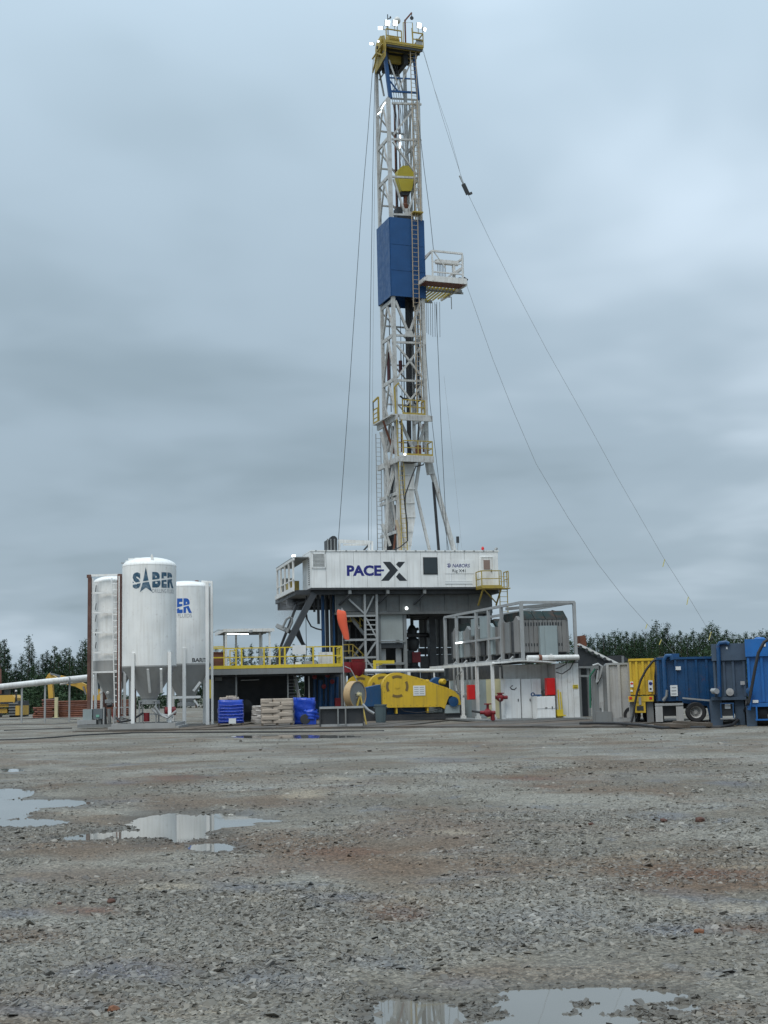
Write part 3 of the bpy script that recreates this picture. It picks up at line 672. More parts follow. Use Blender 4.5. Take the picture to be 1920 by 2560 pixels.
# drill floor and girders
obox('drill_floor', M_dark, sub, -0.9, uE + 0.1, 0.35, 9.0, zF - 0.42, zF - 0.14)
for v in (4.6, 8.6): obox('floor_beam', M_dark, sub, -0.8, uE, v - 0.15, v + 0.15, zF - 0.85, zF - 0.43)
gx = [838, 905, 967, 1000, 1052, 1113, 1172, 1231]
for a, b in zip(gx[:-1], gx[1:]):            # riveted girder plates under the floor
    u0, u1, z0, z1 = SUB.box(a, 1484, b, 1529, 0.7); obox('girder_plate', M_shadeSteel, sub, u0 + 0.015, u1 - 0.015, 0.7, 0.95, z0, zF - 0.43)
    obox('girder_stiffener', M_shadeSteel, sub, u0 - 0.03, u0 + 0.03, 0.62, 0.70, z0, zF - 0.43)
u0, u1, z0, z1 = SUB.box(838, 1529, 1231, 1535, 0.6); obox('girder_flange', M_shadeSteel, sub, u0, u1, 0.55, 1.05, z0, z1)
for x in (875, 970, 1062):                   # small cabin brackets
    u, z = s_p(x, 1474).x, s_p(x, 1474).z; obox('cabin_bracket', M_steel, sub, u - 0.09, u + 0.09, 0.02, 0.6, zF - 0.42, zF - 0.14); obar('cabin_knee', M_dark, sub, (u, 0.1, zF - 0.42), (u - 0.55, 0.65, zF - 1.05), 0.10)
# panelled service tower
for x in (947, 1012):
    u, _, z0, z1 = SUB.box(x - 3.5, 1528, x + 3.5, 1690, 0.9); obox('tower_column', M_steel, sub, u, u + 0.2, 0.75, 1.05, -0.2, z1)
    obox('tower_column', M_steel, sub, u, u + 0.2, 2.7, 2.95, -0.2, zF - 0.85)
pbox('tower_panel', mat('pale_sage_panel', (0.30, 0.325, 0.315), 0.5, dirt=0.3, streak=0.25, dirtcol=(0.18, 0.175, 0.16)), sub, SUB, 952, 1530, 1007, 1600, 0.78, 0.9)
pbox('tower_crossbeam', M_steel, sub, SUB, 946, 1601, 1014, 1606, 0.68, 1.05); pbox('tower_crossbeam', M_dark, sub, SUB, 952, 1607, 1007, 1620, 0.8, 1.0)
pbox('tower_crossbeam', M_steel, sub, SUB, 950, 1656, 1012, 1662, 0.72, 1.02)
for x0, x1 in ((953, 965), (990, 1004)): pbox('tower_panel', M_galv, sub, SUB, x0, 1622, x1, 1680, 1.1, 1.2)
# back side boxes and legs seen through the opening
for a, b, y0, y1 in ((1049, 1076, 1548, 1618), (1091, 1130, 1545, 1618), (1131, 1170, 1545, 1618), (1171, 1212, 1545, 1618), (1052, 1076, 1640, 1700), (1091, 1150, 1636, 1700), (1151, 1212, 1636, 1700)):
    pbox('wall_panel', M_shadeSteel, sub, SUB, a, y0, b, y1, 6.0, 6.15)
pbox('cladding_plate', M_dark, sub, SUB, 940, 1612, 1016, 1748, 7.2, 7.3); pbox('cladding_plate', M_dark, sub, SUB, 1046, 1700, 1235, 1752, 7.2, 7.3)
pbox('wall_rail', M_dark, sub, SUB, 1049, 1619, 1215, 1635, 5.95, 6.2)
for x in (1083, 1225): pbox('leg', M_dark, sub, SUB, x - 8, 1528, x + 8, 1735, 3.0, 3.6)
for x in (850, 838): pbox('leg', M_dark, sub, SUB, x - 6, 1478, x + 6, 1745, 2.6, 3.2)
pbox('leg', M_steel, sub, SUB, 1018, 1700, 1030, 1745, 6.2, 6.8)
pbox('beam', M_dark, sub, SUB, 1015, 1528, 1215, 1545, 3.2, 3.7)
u0 = s_p(800, 1700).x; u1 = s_p(1235, 1700).x
obox('base_beam', M_dark, sub, u0, u1, 0.7, 1.5, -0.1, 0.75); obox('base_beam', M_dark, sub, u0, u1, 5.8, 6.6, -0.1, 0.75)
obox('base_plate', M_dark, sub, u0, u1, 1.6, 5.7, -0.1, 0.15)
# dark lower deck box (left) with hydraulic rams
for i, (x, y0, y1, wd, mm) in enumerate([(795, 1482, 1560, 7, M_dark), (806, 1480, 1650, 9, M_blue2), (816, 1482, 1665, 10, M_dark), (826, 1482, 1668, 6, M_black), (833, 1486, 1660, 6, M_blue2), (861, 1482, 1690, 7, M_dark), (785, 1484, 1530, 6, M_black)]):
    a = s_p(x, y0, 1.0 + 0.3 * (i % 3)); b = s_p(x + (y1 - y0) * 0.02, y1, 1.0 + 0.3 * (i % 3))
    otube('hydraulic_ram' if mm is not M_black else 'hose', mm, sub, [a, b], wd / 82, 8)
otube('looped_hose', M_black, sub, [s_p(x, y, 0.6) for x, y in ((766, 1490), (764, 1520), (768, 1548), (778, 1566), (792, 1572), (806, 1575))], 0.05, 6)
otube('hose', M_black, sub, [s_p(x, y, 0.8) for x, y in ((764, 1500), (765, 1560), (766, 1640))], 0.02, 5)
pbox('cladding_plate', M_dark, sub, SUB, 845, 1480, 868, 1690, 2.0, 2.1); pbox('cladding_plate', M_dark, sub, SUB, 868, 1484, 940, 1700, 3.6, 3.7)
# lattice stair tower
def S(x0, y0, x1, y1, w_, m=M_galv, v=0.5, nm='lattice_member'): return obar(nm, m, sub, s_p(x0, y0, v), s_p(x1, y1, v), w_, w_, (0, 1, 0))
S(911, 1484, 915, 1690, 0.13); S(941, 1484, 944, 1700, 0.15); S(866, 1540, 943, 1539, 0.12); S(862, 1600, 943, 1599, 0.13); S(862, 1645, 944, 1643, 0.12)
S(872, 1498, 912, 1535, 0.10); S(934, 1490, 912, 1537, 0.09); S(915, 1545, 940, 1592, 0.09); S(916, 1640, 940, 1604, 0.10); S(916, 1648, 940, 1680, 0.10); S(878, 1545, 912, 1588, 0.18, M_galv, 1.4, 'stair_stringer'); S(885, 1640, 912, 1604, 0.12, M_galv, 1.4)
for y in (1550, 1562, 1574, 1586): S(916, y, 940, y, 0.07, nm='rung')
for y in (1660, 1672, 1686): S(916, y, 940, y, 0.06, nm='rung')
for y0, dx in ((1522, 0), (1612, 6)):        # flights with yellow rails
    for x, h in ((866, 22), (876, 30), (900, 30)): S(x + dx, y0 + (0 if x < 890 else 22), x + dx, y0 + h + (0 if x < 890 else 18), 0.06, M_yeld, 1.2, 'stair_post')
    S(850 + dx, y0, 876 + dx, y0 - 1, 0.06, M_yeld, 1.2, 'stair_rail'); S(876 + dx, y0 - 1, 912 + dx, y0 + 34, 0.06, M_yeld, 1.2, 'stair_rail'); S(850 + dx, y0 + 16, 876 + dx, y0 + 15, 0.05, M_yeld, 1.2, 'stair_rail'); S(876 + dx, y0 + 15, 905 + dx, y0 + 44, 0.05, M_yeld, 1.2, 'stair_rail')
    S(850 + dx, y0 + 32, 880 + dx, y0 + 31, 0.09, M_yeld, 1.2, 'landing')
# raising struts slanting down to the left of the rig
def T(x0, y0, v0, x1, y1, v1, w_, m=M_dark, nm='raising_strut'): return obar(nm, m, sub, s_p(x0, y0, v0), s_p(x1, y1, v1), w_, w_ * 1.2, (0, 1, 0))
T(784, 1484, 0.4, 699, 1650, -0.3, 0.36); T(742, 1512, 1.6, 693, 1640, 1.0, 0.15); T(744, 1510, 1.5, 775, 1500, 0.9, 0.12); T(693, 1565, 0.9, 723, 1578, 0.2, 0.24, M_steel); T(735, 1572, 0.5, 762, 1618, 0.9, 0.20); T(745, 1572, 1.2, 758, 1610, 1.4, 0.12)
otube('strut_hoop', M_steel, sub, [s_p(x, y, 0.1) for x, y in ((706, 1570), (716, 1548), (724, 1543), (730, 1546), (730, 1556), (718, 1582))], 0.075, 7)
obox('strut_foot', M_dark, sub, s_p(699, 1650, -0.3).x - 0.5, s_p(699, 1650, -0.3).x + 0.5, -0.9, 0.4, -0.2, s_p(699, 1650, -0.3).z - 0.3)
obar('strut_leg', M_dark, sub, (s_p(699, 1650, -0.3).x, -0.3, 0.1), s_p(699, 1648, -0.3), 0.34); obar('strut_leg', M_dark, sub, s_p(693, 1638, 1.0), (s_p(693, 1638, 1.0).x, 1.0, -0.1), 0.15)
for i, (x, y0, y1, r_, m, v) in enumerate(((1098, 1545, 1690, 0.10, M_dark, 4.2), (1108, 1545, 1690, 0.07, M_steel, 4.4), (1062, 1545, 1640, 0.06, M_black, 4.8), (1120, 1548, 1600, 0.05, M_black, 2.4), (872, 1490, 1690, 0.06, M_steel, 2.6), (888, 1486, 1690, 0.05, M_dark, 2.2), (900, 1486, 1600, 0.04, M_black, 2.0), (930, 1500, 1690, 0.08, M_dark, 1.8), (1150, 1540, 1600, 0.08, M_dark, 2.0), (1180, 1535, 1560, 0.12, M_dark, 1.8))):
    otube('service_pipe', m, sub, [s_p(x, y0, v), s_p(x + (y1 - y0) * 0.02, y1, v)], r_, 7)
for x0, y0, x1, y1, v in ((1022, 1540, 1110, 1536, 2.6), (1030, 1548, 1200, 1540, 3.9), (870, 1612, 940, 1610, 2.4), (868, 1560, 940, 1556, 2.6)):
    otube('service_pipe', M_dark, sub, [s_p(x0, y0, v), s_p(x1, y1, v)], 0.09, 7)
# lamp under the girder
lp = s_p(1016, 1520, 0.5); o = MB().lathe([(0.0, 0), (0.09, 0.0), (0.09, 0.1), (0, 0.1)], 10, lp, (0, -1, -0.4)).build('floodlight', M_lit, sub)
# windwalled walkway running back along the left edge of the floor
uW = -0.95
for k, v in enumerate((0.9, 2.6, 4.3, 6.0, 7.6)):
    obar('walkway_column', M_white, sub, (uW, v, zF - 0.2), (uW, v, zF + 1.72), 0.12)
obar('walkway_roof_edge', M_white, sub, (uW, 0.6, zF + 1.78), (uW, 7.9, zF + 1.78), 0.10, 0.16); obox('walkway_roof', M_steel, sub, uW - 0.05, 0.1, 0.6, 7.9, zF + 1.86, zF + 1.92)
obar('walkway_rail', M_white, sub, (uW, 0.6, zF + 0.55), (uW, 7.7, zF + 0.55), 0.07); obar('walkway_edge_beam', M_white, sub, (uW - 0.08, 0.4, zF - 0.08), (uW - 0.08, 7.9, zF - 0.08), 0.12, 0.26)
obox('walkway_machine', M_yeld, sub, uW + 0.3, uW + 0.9, 4.2, 5.9, zF - 0.14, zF + 0.75); obox('walkway_machine', M_steel, sub, uW + 0.2, uW + 0.8, 6.4, 7.3, zF - 0.14, zF + 1.1)
o = MB().box((uW + 0.02, 0.72, zF + 1.98), (0.22, 0.14, 0.12)).build('floodlight', M_lit, sub); obar('lamp_bracket', M_dark, sub, (uW + 0.02, 0.78, zF + 1.74), (uW + 0.02, 0.78, zF + 1.93), 0.06)

# ------------------------------------------------------------------ white cabin
cab = thing('control_cabin', 'long white corrugated control cabin with large dark blue lettering on top of the rig', 'cabin', Frame(SUB.o.x, SUB.o.y, 13, zF - 0.14))
CB = Frame(SUB.o.x, SUB.o.y, 13, zF - 0.14); c_p = CB.p; zC = c_p(1000, 1377).z
obox('cabin_core', M_cabin, cab, 0.02, uE - 0.02, 0.04, 2.95, 0.04, zC - 0.05)
obox('floor_frame', M_dark, cab, -0.02, uE + 0.02, -0.03, 3.0, -0.02, 0.10)
obox('roof', M_cabin, cab, -0.03, uE + 0.06, -0.04, 3.0, zC - 0.045, zC + 0.03)
xs = [778, 815, 850, 884, 918, 952, 986, 1018, 1052, 1094, 1128, 1162, 1196, 1246]
for a, b in zip(xs[:-1], xs[1:]):
    u0, u1 = c_p(a, 1420).x, c_p(b, 1420).x
    obox('wall_panel', M_cabin, cab, u0 + 0.012, u1 - 0.012, 0.0, 0.04, 0.11, zC - 0.05)
for v in (0.0, 0.75, 1.5, 2.25): obox('wall_panel', M_cabin, cab, -0.02, 0.02, v + 0.012, v + 0.738, 0.11, zC - 0.05)
for i in range(19):
    u = uE * (i + 0.5) / 19; obox('roof_clip', M_galv, cab, u - 0.05, u + 0.05, -0.055, -0.04, zC - 0.04, zC + 0.03)
# louvre
u0, u1, z0, z1 = CB.box(780, 1382, 814, 1421, -0.03)
fr = MB()
for q in ((u0, u1, z0, z0 + 0.06), (u0, u1, z1 - 0.06, z1), (u0, u0 + 0.06, z0, z1), (u1 - 0.06, u1, z0, z1)): fr.bb(q[0], q[1], -0.05, 0.0, q[2], q[3])
lv = fr.build('louvre', M_cabin, cab)
for i in range(10):
    z = z0 + 0.1 + (z1 - z0 - 0.2) * i / 9; MB().box(((u0 + u1) / 2, -0.02, z), (u1 - u0 - 0.12, 0.012, 0.085), Matrix.Rotation(R(40), 3, 'X')).build('slat', M_cabin, lv)
obox('louvre_backing', M_dark, lv, u0 + 0.06, u1 - 0.06, -0.004, -0.001, z0 + 0.06, z1 - 0.06)
for i in range(13): MB().box((-0.035, 0.55, 0.35 + i * 0.13), (0.02, 0.42, 0.07)).build('slat', M_steel, cab)
# window, door, sign
u0, u1, z0, z1 = CB.box(1060, 1395, 1092, 1434, -0.02)
wn = obox('window', M_dark, cab, u0 - 0.05, u1 + 0.05, -0.03, -0.001, z0 - 0.05, z1 + 0.05); obox('pane', M_glass, wn, u0, u1, -0.045, -0.032, z0, z1)
u0, u1, z0, z1 = CB.box(1204, 1394, 1232, 1464, -0.02)
dr = obox('door', M_white, cab, u0, u1, -0.05, -0.001, z0, z1)
for q in ((u0 - 0.06, u0 - 0.005, z0, z1 + 0.06), (u1 + 0.005, u1 + 0.06, z0, z1 + 0.06), (u0 - 0.004, u1 + 0.004, z1 + 0.005, z1 + 0.06)): obox('door_frame', M_cabin, dr, q[0], q[1], -0.07, -0.002, q[2], q[3])
a0, a1, b0, b1 = CB.box(1209, 1400, 1225, 1424, -0.06); obox('door_pane', mat('brown_blind', (0.24, 0.17, 0.14), 0.4), dr, a0, a1, -0.065, -0.052, b0, b1)
obox('door_handle', M_dark, dr, u1 - 0.14, u1 - 0.08, -0.09, -0.05, z0 + 0.85, z0 + 1.0)
u0, u1, z0, z1 = CB.box(1112, 1400, 1184, 1434, -0.01); sg = obox('name_board', M_cabin, cab, u0, u1, -0.02, -0.001, z0, z1)
a0, a1, b0, b1 = CB.box(1131, 1409.5, 1175, 1418.5, -0.03); text_fit('lettering', 'NABORS', M_ink, sg, a0, a1, b0, b1, -0.026, 0.012, 0.2)
a0, a1, b0, b1 = CB.box(1131, 1423, 1164, 1433, -0.03); text_fit('lettering', 'Rig X41', M_inkg, sg, a0, a1, b0, b1, -0.026, 0.004)
ec = c_p(1122, 1413.5); em = MB()
for k in range(9):                            # round emblem of radiating wedges round a derrick
    a = -math.pi * 0.32 + k * (math.pi * 1.64) / 8
    em.add([(ec.x + 0.05 * math.sin(a - 0.1), -0.026, ec.z + 0.05 * math.cos(a - 0.1)), (ec.x + 0.05 * math.sin(a + 0.1), -0.026, ec.z + 0.05 * math.cos(a + 0.1)), (ec.x + 0.14 * math.sin(a + 0.16), -0.026, ec.z + 0.14 * math.cos(a + 0.16)), (ec.x + 0.14 * math.sin(a - 0.16), -0.026, ec.z + 0.14 * math.cos(a - 0.16))], [(0, 1, 2, 3)])
em.add([(ec.x - 0.05, -0.0265, ec.z - 0.13), (ec.x + 0.05, -0.0265, ec.z - 0.13), (ec.x + 0.015, -0.0265, ec.z + 0.08), (ec.x - 0.015, -0.0265, ec.z + 0.08)], [(0, 1, 2, 3)])
em.build('emblem', M_ink, sg)
a0, a1, b0, b1 = CB.box(1113, 1453, 1181, 1460, -0.01); ns = obox('name_strip', M_paper, cab, a0, a1, -0.02, -0.001, b0, b1)
for q in ((b0, b0 + 0.015), (b1 - 0.015, b1)): obox('strip_edge', M_inkp, ns, a0, a1, -0.025, -0.021, q[0], q[1])
# big lettering
a0, a1, b0, b1 = CB.box(867, 1413, 953, 1440, -0.01); text_fit('lettering', 'PACE', M_ink, cab, a0, a1, b0, b1, -0.006, 0.045)
pbox('hyphen', M_ink, cab, CB, 950, 1423.5, 960, 1428, -0.008, -0.002)
def flat(nm, m, par, F, pts, v):
    V = [F.p(x, y, v) for x, y in pts]; return MB().add(V, [tuple(range(len(V)))]).build(nm, m, par)
Q = lambda pts: [(670 + x / 2.676, 1320 + y / 2.675) for x, y in pts]
flat('cross_mark', M_inkg, cab, CB, Q([(768, 226), (818, 226), (870, 282), (808, 353), (757, 353), (814, 284)]), -0.006)
flat('cross_mark', M_inkg, cab, CB, Q([(872, 226), (917, 226), (882, 268), (856, 244)]), -0.006); flat('cross_mark', M_inkg, cab, CB, Q([(878, 298), (932, 353), (880, 353), (856, 326)]), -0.006)
# roof furniture
for x, nm, m in ((1207, 'warning_lamp', M_redb), (1238, 'floodlight', M_galv)):
    q = c_p(x, 1376, 0.5); obar('lamp_post', M_dark, cab, (q.x, 0.5, zC), (q.x, 0.5, zC + 0.14), 0.05)
    MB().lathe([(0.0, 0), (0.09, 0), (0.10, 0.1), (0.05, 0.2), (0, 0.21)], 10, (q.x, 0.5, zC + 0.12), None if nm[0] == 'w' else (0.4, -0.5, 0.5)).build(nm, m, cab)
# balcony with its ladder
bu0, bu1 = c_p(1205, 1460, -1.3).x, c_p(1254, 1460, -1.3).x
obox('balcony_deck', M_yeld, cab, bu0, bu1 + 0.1, -1.3, -0.03, -0.08, 0.0)
rail_run(cab, [(bu0, -0.1, 0), (bu0, -1.27, 0), (bu1, -1.27, 0)], 1.0, M_yeld, [1, 1], 0.026)
rail_run(cab, [(bu1 + 0.55, -0.1, 0), (bu1 + 0.55, -1.0, 0)], 1.0, M_yeld, [1], 0.026, toe=False)
obar('balcony_knee', M_yeld, cab, (bu0 + 0.1, -0.05, -1.05), (bu0 + 0.1, -1.2, -0.08), 0.08); obar('balcony_knee', M_yeld, cab, (bu1, -0.05, -1.05), (bu1, -1.2, -0.08), 0.08); obar('balcony_brace', M_yeld, cab, (bu0 + 0.1, -1.2, -0.1), (bu1, -0.1, -0.9), 0.06)
ladder(cab, (bu1 + 0.3, -0.7, -zF + 2.0), (bu1 + 0.3, -0.7, 1.0), 0.5, M_yeld, (1, 0, 0))
obox('balcony_step', M_yeld, cab, bu1 + 0.1, bu1 + 0.7, -0.9, -0.1, -0.08, -0.02)

# winch and gantry standing on the cabin roof
gt = thing('roof_gantry', 'pale steel gantry frame behind a dark winch on the cabin roof', 'gantry', Frame(SUB.o.x, SUB.o.y, 13, zF - 0.14 + zC + 0.03))
GT = Frame(SUB.o.x, SUB.o.y, 13, zF - 0.14 + zC + 0.03)
for x in (848, 922, 930): obar('post', M_white, gt, (GT.p(x, 1370, 1.4).x, 1.4, -0.02), GT.p(x, 1353, 1.4), 0.13)
obar('crossbeam', M_white, gt, GT.p(846, 1353, 1.4), GT.p(926, 1356, 1.4), 0.12, 0.22); obar('crossbeam', M_white, gt, GT.p(858, 1362, 1.8), GT.p(918, 1362, 1.8), 0.10)
obar('brace', M_dark, gt, (GT.p(904, 1370, 1.4).x, 1.4, 0), GT.p(926, 1357, 1.4), 0.10)
wc = thing('roof_winch', 'dark steel winch block with vertical ribs on the cabin roof', 'winch', GT)
pbox('body', M_dark, wc, GT, 817, 1350, 843, 1379, 1.0, 1.9)
for x in (819, 827, 836): pbox('rib', M_steel, wc, GT, x - 1, 1347, x + 2, 1376, 0.93, 1.0)
MB().lathe([(0, 0), (0.24, 0), (0.24, 0.5), (0, 0.5)], 14, GT.p(834, 1349, 1.2), (0, 1, 0)).build('drum', M_dark, wc)
bx = thing('antenna_pole', 'black box on a thin pale pole above the cabin roof', 'antenna', GT)
a = GT.p(1143, 1374, 1.0); otube('pole', M_wireL, bx, [(a.x, 1.0, -0.02), GT.p(1145, 1356, 1.0)], 0.03, 6); pbox('box', M_dark, bx, GT, 1142, 1341, 1148, 1357, 0.95, 1.1)

# ------------------------------------------------------------------ mast
MF = frame_at(983, 760, 84.0, 20, zF - 0.14); m_p = MF.p
mast = thing('drilling_mast', 'tall white lattice drilling mast with blue mid section rising above the cabin', 'mast', MF)
uR = m_p(1057, 760).x; dM = 2.2; LW = 0.23
zz = lambda y, x=1015: m_p(x, y).z
zTop = zz(252)
for u, v in ((0, 0), (uR, 0), (0, dM), (uR, dM)):
    obar('leg', M_mast, mast, (u, v, 0.0 if u == 0 else zz(1150)), (u, v, zTop + (0 if v == 0 else 2.2)), LW if v == 0 else 0.2, None, (0, 1, 0))
levels_top = [252, 300, 348, 395, 442, 489, 536]
levels_low = [838, 948, 1036, 1140]
def bay(za, zb, wd=0.10, front=None, back=True):
    for u in (0, uR):
        g0 = obar('girt', M_mast, mast, (u, 0, za), (u, dM, za), 0.10, 0.24)
        obar('brace', M_mast, mast, (u, dM * 0.52, za), (u, 0, zb), wd, None, (1, 0, 0)); obar('brace', M_mast, mast, (u, dM * 0.48, za), (u, dM, zb), wd, None, (1, 0, 0))
    if back:
        obar('girt', M_mast, mast, (0, dM, (za + zb) / 2), (uR, dM, (za + zb) / 2), 0.10)
for a, b in zip(levels_top[::2][:-1], levels_top[::2][1:]): bay(zz(a), zz(b))
ya = [752, 838, 948, 1040, 1140]
for a, b in zip(ya[:-1], ya[1:]): bay(zz(a), zz(b), 0.12)
def fb(x0, y0, x1, y1, wd=0.12, v=0.0, m=M_mast, nm='brace'): return obar(nm, m, mast, m_p(x0, y0, v), m_p(x1, y1, v), wd, wd, (0, 1, 0))
for y in (258, 348, 442, 536, 838, 855, 950): fb(980, y, 1053, y + 3, 0.13, nm='girt')
fb(1040, 265, 983, 337); fb(982, 354, 1042, 437); fb(984, 448, 1012, 532); fb(1042, 470, 1019, 530)
fb(988, 752, 1018, 826, 0.15); fb(1052, 752, 1026, 826, 0.15); MB().prism([(q.x, q.z) for q in (m_p(1012, 838), m_p(1034, 838), m_p(1027, 822), m_p(1017, 822))], -0.06, 0.06).build('gusset', M_mast, mast)
MB().prism([(q.x, q.z) for q in (m_p(1008, 536), m_p(1030, 538), m_p(1021, 522), m_p(1011, 522))], -0.06, 0.06).build('gusset', M_mast, mast)
fb(992, 862, 1056, 944); fb(1056, 862, 993, 944); fb(993, 955, 1026, 1000); fb(1056, 962, 1016, 1012, 0.11)
fb(1000, 1052, 1036, 1130, 0.16); fb(1066, 1056, 1040, 1128, 0.16)
fb(985, 745, 985, 752, 0.1)
# rear verticals: top-drive guide rails and standpipes
for x, m, r, y0, y1 in ((1012, M_mast, 0.09, 258, 548), (1024, M_mast, 0.07, 258, 548), (1033, M_mast, 0.05, 250, 548), (988, M_black, 0.05, 258, 548), (1030, M_dark, 0.05, 752, 1010), (1037, M_mast, 0.06, 745, 1030), (1043, M_dark, 0.05, 745, 1000), (1048, M_mast, 0.05, 250, 1030)):
    otube('standpipe' if m is not M_black else 'hose', m, mast, [m_p(x, y0, dM * 0.75), m_p(x + (y1 - y0) * 0.024, y1, dM * 0.75)], r, 7)
otube('service_hose', M_black, mast, [m_p(1018, 742, 1.1), m_p(1020, 900, 1.1), m_p(1022, 1040, 1.1), m_p(1024, 1165, 1.1)], 0.15, 9); otube('service_hose', M_dark, mast, [m_p(1026, 742, 1.3), m_p(1027, 950, 1.3), m_p(1029, 1000, 1.3)], 0.09, 8)
otube('hose', M_black, mast, [m_p(x, y, 0.5) for x, y in ((1046, 860), (1047, 930), (1044, 985), (1028, 998), (1008, 996), (1000, 990))], 0.06, 6)
otube('hose', M_black, mast, [m_p(x, y, 0.3) for x, y in ((1053, 990), (1048, 1002), (1038, 1010))], 0.07, 6)
# counterweight cylinders
for x, y0, y1, wd in ((1001, 902, 936, 9), (971, 880, 958, 8)):
    p0, p1 = m_p(x, y0, 1.6), m_p(x + 1, y1, 1.6); otube('red_canister', M_maroon, mast, [p0, p1], wd / 76, 10); otube('hanger_wire', M_wireL, mast, [m_p(x, y0 - 22, 1.6), p0], 0.02, 5)
# blue wind wall
zb0, zb1 = zz(744), zz(549)
MB().bb(-0.16, uR + 0.16, -0.20, -0.14, zb0, zb1).build('wind_wall', M_blue, mast); MB().bb(-0.20, -0.14, -0.132, dM + 0.15, zb0, zb1).build('wind_wall', M_blue, mast); MB().bb(uR + 0.14, uR + 0.20, -0.132, dM + 0.15, zb0, zb1).build('wind_wall', M_blue, mast)
MB().bb(-0.13, uR + 0.13, dM + 0.12, dM + 0.18, zb0, zb1).build('wind_wall', M_blue, mast)
for t in (0.33, 0.66): obox('wall_seam', M_blue, mast, -0.17, uR + 0.17, -0.215, -0.202, zb0 + (zb1 - zb0) * t - 0.02, zb0 + (zb1 - zb0) * t + 0.02)
# blue upper legs and bracing below the crown
zc_ = lambda y, v=0.0: m_p(1000, y, v).z
vK = 0.35
def ub(x0, y0, x1, y1, wd, v=0.0, m=M_blue, nm='brace'): return fb(x0, y0, x1, y1, wd, v, m, nm)
ub(961, 128, 976, 246, 0.22, nm='leg'); ub(1035, 140, 1046, 250, 0.17, nm='leg'); ub(968, 194, 1042, 198, 0.08); ub(974, 228, 1044, 232, 0.12)
ub(972, 150, 1000, 228, 0.09, 0.0, M_mast); ub(970, 196, 996, 230, 0.08); ub(1030, 150, 997, 222, 0.09, 0.0, M_mast); ub(1010, 150, 984, 228, 0.08, dM, M_mast); ub(978, 246, 1044, 250, 0.10, dM, M_mast)
ub(944, 158, 960, 240, 0.1, dM, M_mast); ub(990, 158, 1012, 250, 0.09, dM, M_mast); ub(948, 200, 975, 160, 0.09, dM, M_mast)
for x in (973, 991):
    MB().lathe([(0, 0), (0.12, 0.02), (0.17, 0.2), (0.12, 0.4), (0, 0.42)], 10, m_p(x, 186, 1.0)).build('hanging_sheave', M_black, mast)
    otube('sheave_strap', M_black, mast, [m_p(x + 2, 178, 1.0), m_p(x + 4, 155, 1.0)], 0.03, 5)
# crown
vC = -0.55; cu0, cu1 = m_p(966, 108, vC).x, m_p(1058, 116, vC).x; zcr = m_p(1010, 112, vC).z; vB = 1.75
M_crn = M_yeld
cr = obox('crown_deck', M_crn, mast, cu0, cu1, vC, vB, zcr - 0.10, zcr)
for i in range(5): v = vC + 0.08 + i * (vB - vC - 0.16) / 4; obox('deck_beam', M_dark, cr, cu0 + 0.03, cu1 - 0.03, v - 0.05, v + 0.05, zcr - 0.26, zcr - 0.101)
obox('crown_beam', M_dark, mast, cu0 + 0.1, cu0 + 0.4, vC + 0.7, vB + 0.4, zcr - 0.95, zcr - 0.262); obox('crown_beam', M_dark, mast, cu0 + 1.5, cu0 + 1.8, vC + 0.7, vB + 0.4, zcr - 0.95, zcr - 0.262)
obox('crown_beam', M_crn, mast, cu0 + 0.42, cu0 + 1.48, 0.6, 0.85, zcr - 0.75, zcr - 0.262); obox('crown_beam', M_dark, mast, cu0 + 0.42, cu0 + 1.48, 1.2, 1.6, zcr - 1.15, zcr - 0.5)
for u, v in ((0, dM), (uR, dM)): obar('leg_cap', M_mast, mast, (u, v, zTop + 2.2), (u, v, zcr - 0.3), 0.2, None, (0, 1, 0))
obar('crown_edge', M_crn, cr, (cu0, vC - 0.02, zcr + 0.08), (cu1, vC - 0.02, zcr + 0.08), 0.03, 0.16)
rail_run(cr, [(cu0, vC, zcr), (cu0 + 1.1, vC, zcr)], 0.95, M_crn, [1], 0.03, toe=False); rail_run(cr, [(cu1 - 0.75, vC, zcr), (cu1, vC, zcr), (cu1, vB, zcr)], 1.0, M_crn, [1, 2], 0.03)
obox('wall_panel', M_galv, cr, cu1 - 0.5, cu1 - 0.05, vC + 0.03, vC + 0.06, zcr + 0.2, zcr + 0.62)
rail_run(cr, [(cu0 + 0.2, vB, zcr), (cu1, vB, zcr)], 1.0, M_galv, [2], 0.028, toe=False)
for i in range(5):                           # sheave cluster on its shaft
    MB().lathe([(0.10, 0), (0.50, 0.0), (0.54, 0.03), (0.47, 0.06), (0.54, 0.09), (0.50, 0.12), (0.10, 0.12)], 24, (cu0 + 0.42 + 0.16 * i, 0.5, zcr + 0.45), (1, 0, 0)).build('crown_sheave', M_crn, mast)
otube('sheave_shaft', M_dark, mast, [(cu0 + 0.2, 0.5, zcr + 0.45), (cu0 + 1.4, 0.5, zcr + 0.45)], 0.10, 10)
for u in (cu0 + 0.3, cu0 + 1.3): MB().prism_u([(0.0, zcr), (1.0, zcr), (0.7, zcr + 0.6), (0.3, zcr + 0.6)], u - 0.03, u + 0.03).build('shaft_bracket', M_crn, mast)
MB().lathe([(0.08, 0), (0.52, 0.0), (0.60, 0.04), (0.50, 0.08), (0.60, 0.12), (0.52, 0.16), (0.08, 0.16)], 28, (cu0 - 0.22, 0.55, zcr + 0.12), (1, 0, 0)).build('fast_line_sheave', M_crn, mast)
MB().prism_u([(-0.45, zcr - 0.95), (1.6, zcr - 1.25), (1.75, zcr - 0.2), (1.3, zcr + 0.75), (0.5, zcr + 0.95), (-0.3, zcr + 0.6), (-0.55, zcr - 0.1)], cu0 - 0.05, cu0 - 0.02).build('sheave_guard_plate', M_crn, mast)
